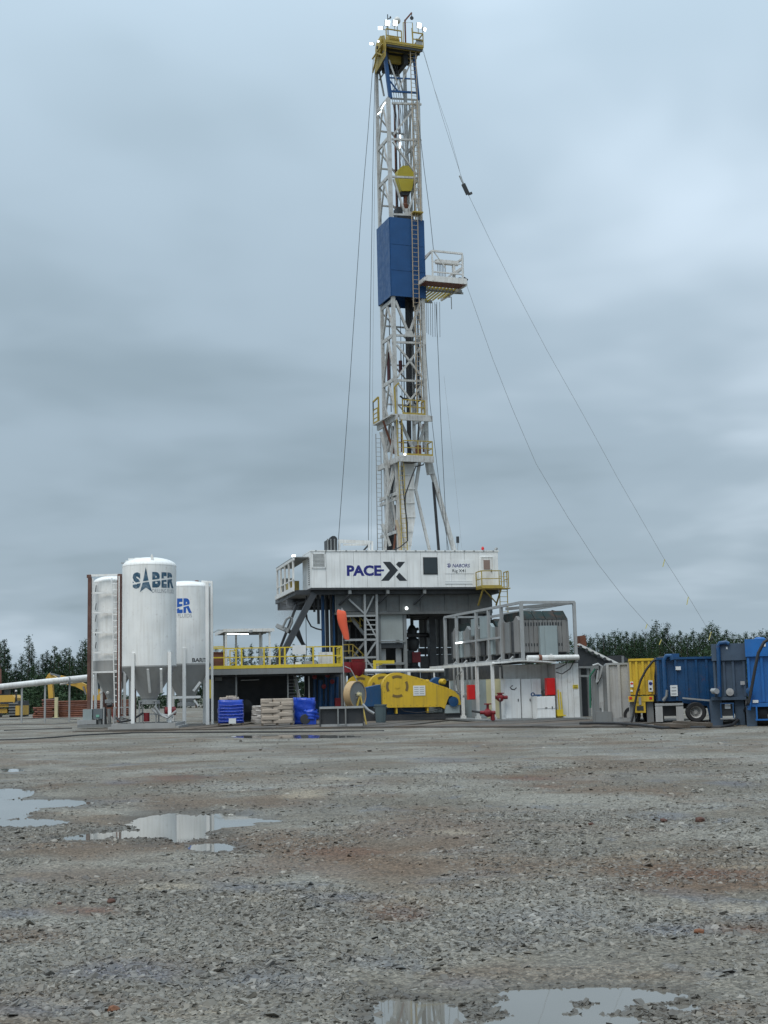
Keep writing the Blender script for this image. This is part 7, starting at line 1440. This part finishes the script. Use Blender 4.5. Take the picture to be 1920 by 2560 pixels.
# ================================================================== tank trailers
def ribbed(par, F, x0, y0, x1, y1, v, d, m, ribs, rim=True):
    q = F.box(x0, y0, x1, y1, v); b = obox('tank_body', m, par, q[0], q[1], v + 0.05, v + d, q[2], q[3])
    for x in ribs: a = F.p(x, (y0 + y1) / 2, v).x; obox('rib', m, par, a - 0.045, a + 0.045, v - 0.02, v + 0.048, q[2] + 0.02, q[3] - 0.02)
    if rim: obox('top_rim', m, par, q[0] - 0.03, q[1] + 0.03, v - 0.04, v + d + 0.03, q[3] + 0.002, q[3] + 0.09)
    return q
def wheel(par, c, r, m_r=None):
    ty = MB().lathe([(r * 0.60, -0.13), (r * 0.93, -0.14), (r, -0.10), (r, 0.10), (r * 0.93, 0.14), (r * 0.60, 0.13)], 28, c, (0, -1, 0), False).build('tyre', M_black, par)
    rm = MB().lathe([(0.0, 0.02), (r * 0.20, 0.02), (r * 0.22, -0.02), (r * 0.42, -0.06), (r * 0.56, 0.10), (r * 0.61, 0.12), (r * 0.61, -0.12)], 24, c, (0, -1, 0)).build('rim', M_tankg, ty)
    for k in range(8): a = k * math.pi / 4; MB().lathe([(0, 0), (0.02, 0), (0.02, 0.02), (0, 0.02)], 6, Vector(c) + Vector((r * 0.33 * math.cos(a), -0.02, r * 0.33 * math.sin(a))), (0, -1, 0)).build('wheel_nut', M_steel, rm)
F = frame_on(1600, 1806, MZs, -10); p = F.p
t = thing('yellow_tank_trailer', 'yellow ribbed tank with warning stickers and a yellow rear bumper', 'tank trailer', F)
q = ribbed(t, F, 1575, 1652, 1641, 1737, 0.0, 5.0, M_yel2, (1577, 1592, 1608, 1624, 1639)); 
qb = F.box(1571, 1740, 1634, 1754, -0.1); bp = obox('bumper', M_yel2, t, qb[0], qb[1], -0.1, 0.15, qb[2], qb[3]); qc = F.box(1587, 1753, 1614, 1782, -0.08); obox('coupling_plate', M_yel2, t, qc[0], qc[1], -0.08, 0.1, qc[2], qc[3] - 0.003)
for x in (1573, 1623): q2 = F.box(x, 1742.5, x + 7, 1748, -0.12); obox('tail_light', M_redb, bp, q2[0], q2[1], -0.12, -0.102, q2[2], q2[3])
q2 = F.box(1592, 1765, 1609, 1776, -0.1); obox('coupling_hole', M_dark, t, q2[0], q2[1], -0.1, -0.082, q2[2], q2[3]); q2 = F.box(1597, 1743, 1603, 1762, -0.13); obox('code_plate', M_tankg, t, q2[0], q2[1], -0.125, -0.103, q2[2], q2[3])
for x0, x1 in ((1576, 1587), (1617, 1634)): q2 = F.box(x0, 1755, x1, 1806, 0.1); obox('leg', M_steel, t, q2[0], q2[1], 0.1, 0.5, 0, q2[3])
q2 = F.box(1575, 1757, 1634, 1770, 0.3); obox('chassis', M_dark, t, q2[0], q2[1], 0.52, 4.6, 0.35, q2[3])
for x in (1580, 1629): wheel(t, p(x, 1788, 1.6), 0.36)
for x0, y0, x1, y1, m, nm in ((1621, 1701, 1632, 1729, M_paper, 'sticker'), (1576, 1704, 1583, 1718, M_paper, 'sticker'), (1594, 1722, 1600, 1727, M_inkg, 'sticker'), (1576, 1725, 1582, 1729, M_paper, 'sticker')): q2 = F.box(x0, y0, x1, y1, -0.04); obox(nm, m, t, q2[0], q2[1], -0.05, -0.021, q2[2], q2[3])
c0 = p(1626.5, 1709, -0.05); MB().lathe([(0, 0), (0.07, 0), (0.07, 0.004)], 16, (c0.x, -0.051, c0.z), (0, -1, 0)).build('sticker_disc', M_ink, t); q2 = F.box(1624, 1720, 1629, 1725, -0.05); obox('sticker_disc', M_inkg, t, q2[0], q2[1], -0.055, -0.0505, q2[2], q2[3])
c0 = p(1579.5, 1709, -0.05); MB().add([(c0.x, -0.053, c0.z + 0.06), (c0.x - 0.06, -0.053, c0.z), (c0.x, -0.053, c0.z - 0.06), (c0.x + 0.06, -0.053, c0.z)], [(0, 1, 2, 3)]).build('sticker_diamond', M_redb, t)
otube('edge_cable', M_black, t, [p(x, y, -0.08) for x, y in ((1642, 1645), (1637, 1690), (1638, 1740))], 0.03, 6)
t2 = tag(otube('arched_hose', M_black, None, [F.w(p(x, y, -0.3)) for x, y in ((1665, 1643), (1648, 1644), (1632, 1653), (1615, 1675), (1602, 1700), (1593, 1730), (1587, 1760), (1583, 1790), (1578, 1806))], 0.045, 8), 'black hose arching over the yellow tank down to the matting', 'hose')

F = frame_on(1742, 1805, MZs, -4); p = F.p
t = thing('blue_tank_trailer', 'dark blue ribbed tank trailer on a single wheel axle beside the yellow tank', 'tank trailer', F)
q = ribbed(t, F, 1644, 1648, 1800, 1752, 0.35, 2.4, M_blue2, (1646, 1664, 1690, 1716, 1742, 1768))
q2 = F.box(1640, 1752, 1705, 1760, 0.4); obox('chassis', M_dark, t, q[0], q[1], 0.8, 2.2, q2[2] - 0.2, q[2] - 0.003); a, b = p(1706, 1745, 0.2), p(1782, 1752, 0.2); obar('fender_bar', M_galv, t, a, b, 0.08, 0.06)
MB().prism([(v_.x, v_.z) for v_ in (p(1706, 1747, 0.3), p(1785, 1754, 0.3), p(1785, 1760, 0.3), p(1775, 1800, 0.3), p(1768, 1765, 0.3), p(1706, 1757, 0.3))], 0.3, 0.36).build('fender', M_blue2, t)
wheel(t, p(1739, 1780, 0.15), abs(p(1739, 1756, 0.15).z - p(1739, 1806, 0.15).z) / 2)
wheel(t, p(1741, 1780, 1.9), abs(p(1739, 1756, 0.15).z - p(1739, 1806, 0.15).z) / 2)
for x0, x1, y1 in ((1639, 1657, 1806), (1691, 1709, 1802)): q2 = F.box(x0, 1766, x1, y1, 0.1); obox('mud_flap', M_tankg, t, q2[0], q2[1], 0.1, 0.14, max(0.03, q2[2]), q2[3])
q2 = F.box(1638, 1758, 1708, 1764, 0.15); obox('flap_bar', M_galv, t, q2[0], q2[1], 0.15, 0.25, q2[2], q2[3]); q2 = F.box(1657, 1760, 1692, 1790, 0.7); obox('axle_box', M_dark, t, q2[0], q2[1], 0.7, 1.6, q2[2], q2[3])
otube('vent_pipe', M_blue2, t, [p(x, y, 0.25) for x, y in ((1664, 1745), (1662, 1700), (1660, 1650), (1666, 1640), (1676, 1640), (1680, 1650))], 0.09, 9); otube('drain_pipe', M_steel, t, [p(x, y, 0.2) for x, y in ((1667, 1725), (1666, 1740), (1658, 1752))], 0.06, 8)
for x0, y0, x1, y1 in ((1676, 1713, 1694, 1740), (1689, 1666, 1702, 1675)): q2 = F.box(x0, y0, x1, y1, 0.3); s_ = obox('placard', M_paper, t, q2[0], q2[1], 0.29, 0.325, q2[2], q2[3])
for k in range(3): q2 = F.box(1679, 1717 + k * 8, 1691, 1720 + k * 8, 0.28); obox('placard_line', M_inkp, t, q2[0], q2[1], 0.283, 0.288, q2[2], q2[3])
q2 = F.box(1670, 1634, 1698, 1646, 0.9); obox('hatch', M_blue2, t, q2[0], q2[1], 0.9, 1.5, q2[2], q2[3])
for u_, zz_ in ((q[0] + 0.2, 0.0), (q[1] - 0.3, 0.0)): obox('support_leg', M_dark, t, u_, u_ + 0.12, 1.4, 1.55, 0.0, q[2] - 0.003)

def end_tank(name, label, F, x0, x1, y0, y1, m, m2, ribs, dp_):
    p = F.p; t = thing(name, label, 'tank trailer', F); q = F.box(x0, y0, x1, y1, 0)
    b = obox('tank_body', m, t, q[0], q[1], 0.05, dp_, q[2], q[3])
    ql = F.box(x0, y0 - 12, x1, y0 + 22, -0.05); obox('band', m2, t, q[0] - 0.03, q[1] + 0.01, -0.08, dp_ + 0.02, q[3] - 0.55, q[3] + 0.06)
    for x in ribs: a = p(x, (y0 + y1) / 2).x; obox('rib', m, t, a - 0.04, a + 0.04, -0.03, 0.048, q[2] + 0.02, q[3] - 0.57)
    return t, q
F = frame_on(1838, 1817, 0.0, -15); p = F.p
t, q = end_tank('slate_tank_trailer', 'weathered slate blue tank trailer seen end on with a pipe down its corner', F, 1783, 1866, 1613, 1742, M_slate, M_slate, (1786, 1810, 1833, 1860), 7.0)
q2 = F.box(1776, 1748, 1806, 1812, 0.15); obox('mud_flap', M_slate, t, q2[0], q2[1], 0.15, 0.19, 0.04, q2[3]); q2 = F.box(1838, 1748, 1862, 1816, 0.15); obox('mud_flap', M_slate, t, q2[0], q2[1], 0.15, 0.19, 0.04, q2[3])
for x in (1801, 1832): q2 = F.box(x, 1758, x + 3, 1797, -0.08); obox('bumper_post', M_blue2, t, q2[0], q2[1], -0.08, 0.0, q2[2], q2[3])
for y in (1757, 1795): q2 = F.box(1801, y, 1835, y + 3, -0.08); obox('bumper_bar', M_galv if y > 1780 else M_blue2, t, q2[0], q2[1], -0.082, 0.002, q2[2], q2[3])
q2 = F.box(1778, 1742, 1866, 1750, -0.02); obox('sill', M_slate, t, q2[0], q2[1], -0.06, 0.4, q2[2], q2[3]); obox('chassis', M_dark, t, q[0] + 0.2, q[1] - 0.2, 0.5, 6.5, 0.45, q2[2] - 0.003)
for x, v in ((1790, 1.0), (1852, 1.0), (1790, 2.2), (1852, 2.2)):
    c0 = p(x, 1790, v); MB().lathe([(0.3, -0.2), (0.48, -0.2), (0.5, -0.15), (0.5, 0.15), (0.48, 0.2), (0.3, 0.2), (0.0, 0.18)], 24, (c0.x, v, 0.5), (1, 0, 0)).build('tyre', M_black, t)
otube('corner_pipe', M_blue2, t, [p(x, y, -0.15) for x, y in ((1799, 1742), (1798, 1690), (1796, 1630), (1795, 1614), (1799, 1608), (1815, 1606), (1822, 1610))], 0.075, 9)
q2 = F.box(1812, 1760, 1826, 1772, -0.1); obox('lamp_panel', M_dark, t, F.box(1805, 1762, 1832, 1790, 0.0)[0], F.box(1805, 1762, 1832, 1790, 0)[1], 0.1, 0.2, F.box(1805, 1762, 1832, 1790, 0)[2], F.box(1805, 1762, 1832, 1790, 0)[3]); obox('number_plate', M_paper, t, q2[0], q2[1], 0.06, 0.099, q2[2], q2[3])
q2 = F.box(1851, 1703, 1862, 1712, -0.05); obox('sticker', M_tankg, t, q2[0], q2[1], -0.05, -0.031, q2[2], q2[3]); q2 = F.box(1815, 1617, 1819, 1623, -0.1); obox('sticker', M_paper, t, q2[0], q2[1], -0.1, -0.081, q2[2], q2[3])
MB().lathe([(0, 0), (0.12, 0.0), (0.14, 0.08), (0, 0.1)], 12, p(1825, 1730, -0.02), (0, -1, 0)).build('hatch_cap', M_tankg, t); MB().lathe([(0, 0), (0.10, 0), (0.10, 0.3), (0, 0.3)], 12, p(1783, 1728, -0.2), (0.5, -1, 0)).build('valve', M_galv, t); otube('valve_pipe', M_galv, t, [p(1778, 1724, -0.2), p(1792, 1732, -0.1)], 0.06, 8)
F = frame_on(1905, 1819, 0.0, -16); p = F.p
t, q = end_tank('bright_blue_tank_trailer', 'bright blue tank trailer with a black hose hanging from its top', F, 1868, 2030, 1600, 1755, M_blue3, M_blue3, (1872, 1905, 1930, 1980), 7.0)
q2 = F.box(1867, 1756, 2030, 1766, -0.02); obox('sill', M_blue3, t, q2[0], q2[1], -0.06, 0.4, q2[2], q2[3]); q2 = F.box(1866, 1762, 1892, 1818, 0.1); obox('mud_flap', M_slate, t, q2[0], q2[1], 0.1, 0.14, 0.04, q2[3])
for x in (1890, 1960): q2 = F.box(x, 1766, x + 4, 1800, -0.1); obox('bumper_post', M_blue3, t, q2[0], q2[1], -0.1, 0.0, q2[2], q2[3])
q2 = F.box(1889, 1797, 1965, 1801, -0.1); obox('bumper_bar', M_blue3, t, q2[0], q2[1], -0.102, 0.002, q2[2], q2[3]); obox('chassis', M_dark, t, q[0] + 0.2, q[1] - 0.2, 0.5, 6.5, 0.45, 0.8)
for x, v in ((1880, 1.2), (1990, 1.2), (1880, 2.5), (1905, 0.7)):
    c0 = p(x, 1790, v); MB().lathe([(0.3, -0.2), (0.48, -0.2), (0.5, -0.15), (0.5, 0.15), (0.48, 0.2), (0.3, 0.2), (0, 0.18)], 24, (c0.x, v, 0.5), (1, 0, 0)).build('tyre', M_black, t)
otube('vent_pipe', M_blue3, t, [p(x, y, 0.4) for x, y in ((1887, 1612), (1886, 1603), (1892, 1599), (1908, 1599), (1914, 1604), (1914, 1612))], 0.09, 9)
otube('pipe', M_blue3, t, [p(x, y, -0.1) for x, y in ((1868, 1722), (1874, 1728), (1875, 1760), (1873, 1775))], 0.06, 8); MB().lathe([(0, 0), (0.12, 0.0), (0.12, 0.12), (0, 0.14)], 12, p(1873, 1727, -0.1), (0, -1, 0)).build('valve_wheel', M_blue2, t)
for x0, y0, x1, y1 in ((1906, 1608, 1914, 1616), (1882, 1750, 1896, 1757)): q2 = F.box(x0, y0, x1, y1, -0.1); obox('sticker', M_paper, t, q2[0], q2[1], -0.1, -0.081, q2[2], q2[3])
# thick black hose from the blue tank down and along the matting
hp = [F.w(p(x, y, -0.5)) for x, y in ((1926, 1595), (1910, 1606), (1896, 1632), (1888, 1670), (1880, 1715), (1872, 1755))]
gpn = [(1855, 1790, 0.35), (1832, 1812, 0.12), (1800, 1818, 0.07), (1740, 1819, 0.07), (1660, 1820, 0.09), (1600, 1812, MZ + 0.06), (1540, 1808, MZ + 0.06), (1450, 1808, MZ + 0.06)]
hp += [G(x, y, z) for x, y, z in gpn]
tag(otube('drop_hose', M_black, None, hp, 0.055, 8), 'thick black hose hanging from the bright blue tank and lying along the matting', 'hose')
t = thing('timber_bearers', 'pair of weathered timber bearers lying by the trailer wheel', 'timber', loc=G(1740, 1812, 0.0))
obar('bearer', M_wood, t, G(1688, 1806, MZ + 0.08) - G(1740, 1812), G(1775, 1812, MZ + 0.04) - G(1740, 1812), 0.20, 0.12); obar('bearer', M_wood, t, G(1640, 1812, MZ + 0.06) - G(1740, 1812), G(1720, 1815, MZ + 0.04) - G(1740, 1812), 0.2, 0.12)

# ================================================================== far left: plant, pipe stacks, flow line
def lineg(label, pts, r, z, m=M_black, nm='ground_cable'): 
    o = otube(nm, m, None, [G(x, y, z) for x, y in pts], r, 6); return tag(o, label, 'cable')
lineg('black cable snaking over gravel and along the front of the matting', [(-40, 1851), (60, 1848), (130, 1844), (200, 1838), (330, 1832), (470, 1831), (620, 1830), (800, 1829), (960, 1827)], 0.035, 0.06)
lineg('thin black cable across the gravel between the silos and pipe stacks', [(-40, 1815), (60, 1812), (140, 1811), (200, 1807)], 0.05, 0.04)
lineg('thin black cable on the gravel beside the corner of the matting', [(10, 1827), (90, 1824), (180, 1821)], 0.045, 0.05)
lineg('long rod lying on the gravel before the far pipe stacks', [(-30, 1800), (40, 1799), (110, 1796), (190, 1799)], 0.05, 0.05, M_dark)
F = frame_at(113, 1800, 84, 0); p = F.p
t = thing('flow_line', 'long white pipe on thin posts slanting up towards the slim silo', 'pipe', Frame(F.o.x, F.o.y, 0))
otube('pipe', M_white, t, [p(-60, 1723, -2), p(0, 1717.5, -1), p(120, 1704, 0), p(238, 1692, 2)], 0.19, 12); otube('pipe', M_white, t, [p(150, 1710, 1), p(238, 1699, 2)], 0.08, 8); otube('drop', M_white, t, [p(236, 1692, 2), p(239, 1738, 2)], 0.17, 10)
for x, y0, v in ((113, 1706, 0.0), (174, 1700, 1.0), (55, 1712, -0.5)): q = p(x, y0, v); obar('post', M_galv, t, (q.x, v, 0), q, 0.10)
for x, y in ((90, 1708), (173, 1701)): MB().lathe([(0.22, -0.05), (0.22, 0.05)], 14, p(x, y, 0.3), (1, 0, 0.1)).build('pipe_clamp', M_galv, t)
q = p(239, 1738, 2.0); obar('post', M_galv, t, (q.x, 2.0, 0), q, 0.12)
# pipe stacks
F = frame_at(150, 1786, 104, 0); p = F.p
def stack(x0, x1, yt, label, dv):
    t = thing('pipe_stack', label, 'pipes', Frame(F.o.x, F.o.y + dv, 0)); F2 = Frame(F.o.x, F.o.y + dv, 0); a, b, zt = F2.p(x0, 1770).x, F2.p(x1, 1770).x, F2.p((x0 + x1) / 2, yt).z
    r = 0.075; n = int(zt / (2 * r)); me = {}
    for i in range(n):
        for j in range(3):
            pp = MB().tube([(a + random.uniform(-0.3, 0.1), j * 2 * r, r + i * 2 * r * 0.98), (b + random.uniform(-0.2, 0.3), j * 2 * r, r + i * 2 * r * 0.98)], r, 8).build('pipe', M_rust if (i + j) % 3 else M_brown, t)
        if i % 4 == 3:
            for k in range(3): obox('bearer', M_wood, t, a + (b - a) * (0.1 + 0.4 * k), a + (b - a) * (0.1 + 0.4 * k) + 0.12, -0.08, 3 * 2 * r, 2 * r * (i + 1) * 0.98 - 0.03, 2 * r * (i + 1) * 0.98 + 0.02)
    return t
stack(148, 320, 1745, 'tall stack of rusty drill pipes behind the slim silo', 0.0); stack(91, 136, 1767, 'low stack of rusty pipes beside the cream post', -0.3); stack(112, 139, 1747, 'narrow tall stack of rusty pipes between the low stack and cream post', 1.0)
o = thing('rack_post', 'cream painted rack post standing between the pipe stacks', 'post', F); obar('post', M_cream, o, (p(141, 1760, -0.5).x, -0.5, 0), (p(141, 1760, -0.5).x, -0.5, p(141, 1743, -0.5).z), 0.24); obox('foot', M_cream, o, p(141, 1760, -0.5).x - 0.25, p(141, 1760, -0.5).x + 0.25, -0.75, -0.25, 0, 0.08)
# dozer at the left edge
F = frame_at(20, 1788, 112, 0); p = F.p; t = thing('crawler_machine', 'yellow crawler machine with a dark cab at the edge of the wood', 'digger', F)
u0, u1, z0, z1 = F.box(-40, 1738, 37, 1762, 0); MB().prism([(u0, z0), (u1 - 0.1, z0), (u1, z0 + 0.3), (u1, z1 - 0.25), (u1 - 0.25, z1), (u0, z1)], 0.0, 2.4).build('engine_hood', M_cat, t)
q = F.box(0, 1755, 33, 1760, -0.02); obox('grille', M_dark, t, q[0], q[1], -0.03, -0.002, q[2], q[3]); q = F.box(-40, 1762, 34, 1768, 0); obox('belly_plate', M_cat, t, u0, u1 - 0.2, 0.1, 2.3, q[2], z0 - 0.002); q = F.box(-40, 1769, 18, 1782, 0.3); obox('belly_guard', M_cat, t, u0, q[1], 0.3, 2.0, 0.4, q[3] - 0.1)
for x0, x1 in ((24, 46), (-45, -22)):
    a, b = F.box(x0, 1752, x1, 1788, 0.1)[:2]; zt = F.box(x0, 1752, x1, 1788, 0.1)[3]; tr = MB().prism_u([(-0.1, 0.25), (0.2, 0.0), (3.2, 0.0), (3.6, 0.3), (3.6, zt * 0.7), (3.2, zt), (0.2, zt), (-0.1, zt - 0.25)], a, b).build('track', M_dark, t)
    for k in range(5): obox('track_shoe', M_steel, tr, a - 0.02, b + 0.02, -0.15, -0.08, 0.2 + k * zt / 6, 0.28 + k * zt / 6)
q = F.box(46, 1764, 55, 1786, 0.5); obox('push_arm', M_cat, t, q[0], q[1], -0.4, 2.6, 0.2, q[3]); q = F.box(-40, 1722, 24, 1739, 0.4)
for u in (q[0], q[1] - 0.12): 
    for v in (0.6, 1.9): obox('cab_post', M_dark, t, u, u + 0.12, v, v + 0.1, q[2] - 0.05, q[3])
obox('cab_roof', M_dark, t, q[0], q[1], 0.5, 2.1, q[3], q[3] + 0.1); obox('cab_glass', M_glass, t, q[0] + 0.13, q[1] - 0.13, 0.65, 0.68, q[2], q[3]); 
a = p(41, 1752, 0.2); obar('exhaust', M_dark, t, a, p(40, 1727, 0.2), 0.12); MB().lathe([(0, 0), (0.08, 0.02), (0.1, 0.12), (0, 0.18)], 10, p(40, 1730, 0.1)).build('lamp', M_white, t); obar('cab_stanchion', M_brown, t, p(1, 1735, 0.3), p(0, 1672, 0.3), 0.2)
# excavator behind the pipe stacks
F = frame_at(170, 1786, 110, 0); p = F.p; t = thing('excavator', 'yellow excavator with its arm bent over the pipe stacks', 'excavator', F)
P2 = lambda L: [(p(x, y).x, p(x, y).z) for x, y in L]
MB().prism(P2([(119, 1690), (125, 1683), (150, 1698), (175, 1705), (205, 1706), (240, 1722), (240, 1748), (212, 1728), (190, 1716), (160, 1710), (130, 1700)]), -0.3, 0.3).build('boom', M_cat, t)
MB().prism(P2([(116, 1695), (124, 1684), (131, 1690), (135, 1745), (133, 1750), (123, 1747), (121, 1710)]), -0.25, 0.25).build('stick', M_cat, t)
obar('ram', M_skin, t, p(126, 1684, -0.35), p(152, 1691, -0.35), 0.13); obar('ram_barrel', M_cat, t, p(152, 1691, -0.35), p(190, 1702, -0.35), 0.2); obar('ram', M_skin, t, p(208, 1716, -0.4), p(215, 1736, -0.4), 0.12)
MB().prism(P2([(121, 1747), (136, 1745), (140, 1768), (128, 1778), (116, 1764)]), -0.5, 0.5).build('dipper_bucket', M_dark, t)
q = F.box(225, 1716, 290, 1758, 0); obox('house', M_cat, t, q[0], q[1], -1.2, 1.3, 1.1, q[3] - 0.2); obox('cab', M_glass, t, q[0], q[0] + 1.1, -1.25, -0.1, q[3] - 0.198, q[3] + 0.7)
for v in (-1.4, 0.9): MB().prism([(q[0] - 0.3, 0.3), (q[0], 0.0), (q[1], 0), (q[1] + 0.3, 0.3), (q[1] + 0.3, 0.7), (q[1], 0.95), (q[0], 0.95), (q[0] - 0.3, 0.7)], v, v + 0.55).build('track', M_dark, t)
obox('slew_ring', M_dark, t, q[0] + 0.3, q[1] - 0.3, -0.84, 0.88, 0.5, 1.098)
# ================================================================== thin steam drifting off the left walkway of the rig
c = AT(722, 1528, 82.5); bm = bmesh.new(); bmesh.ops.create_icosphere(bm, subdivisions=3, radius=1.0)
for v in bm.verts: v.co = Vector((v.co.x * 1.5, v.co.y * 1.2, v.co.z * 1.0))
me = bpy.data.meshes.new('steam'); bm.to_mesh(me); bm.free()
ms = bpy.data.materials.new('thin_steam'); ms.use_nodes = True; t_ = ms.node_tree; t_.nodes.clear()
o_ = t_.nodes.new('ShaderNodeOutputMaterial'); pv = t_.nodes.new('ShaderNodeVolumePrincipled'); pv.inputs['Color'].default_value = (0.9, 0.92, 0.95, 1)
co = t_.nodes.new('ShaderNodeTexCoord'); ln = t_.nodes.new('ShaderNodeVectorMath'); ln.operation = 'LENGTH'; t_.links.new(co.outputs['Object'], ln.inputs[0])
mr = t_.nodes.new('ShaderNodeMapRange'); mr.inputs['From Min'].default_value = 1.0; mr.inputs['From Max'].default_value = 0.1; t_.links.new(ln.outputs['Value'], mr.inputs[0])
ns = t_.nodes.new('ShaderNodeTexNoise'); ns.inputs['Scale'].default_value = 1.6; ns.inputs['Detail'].default_value = 3; t_.links.new(co.outputs['Object'], ns.inputs['Vector'])
mu = t_.nodes.new('ShaderNodeMath'); mu.operation = 'MULTIPLY'; t_.links.new(mr.outputs[0], mu.inputs[0]); t_.links.new(ns.outputs[0], mu.inputs[1])
m2 = t_.nodes.new('ShaderNodeMath'); m2.operation = 'MULTIPLY'; t_.links.new(mu.outputs[0], m2.inputs[0]); m2.inputs[1].default_value = 0.9
t_.links.new(m2.outputs[0], pv.inputs['Density']); t_.links.new(pv.outputs[0], o_.inputs['Volume'])
me.materials.append(ms); o = bpy.data.objects.new('steam', me); COL.objects.link(o); o.location = c; stuff(o); tag(o, 'thin white steam drifting under the rig walkway', 'steam')
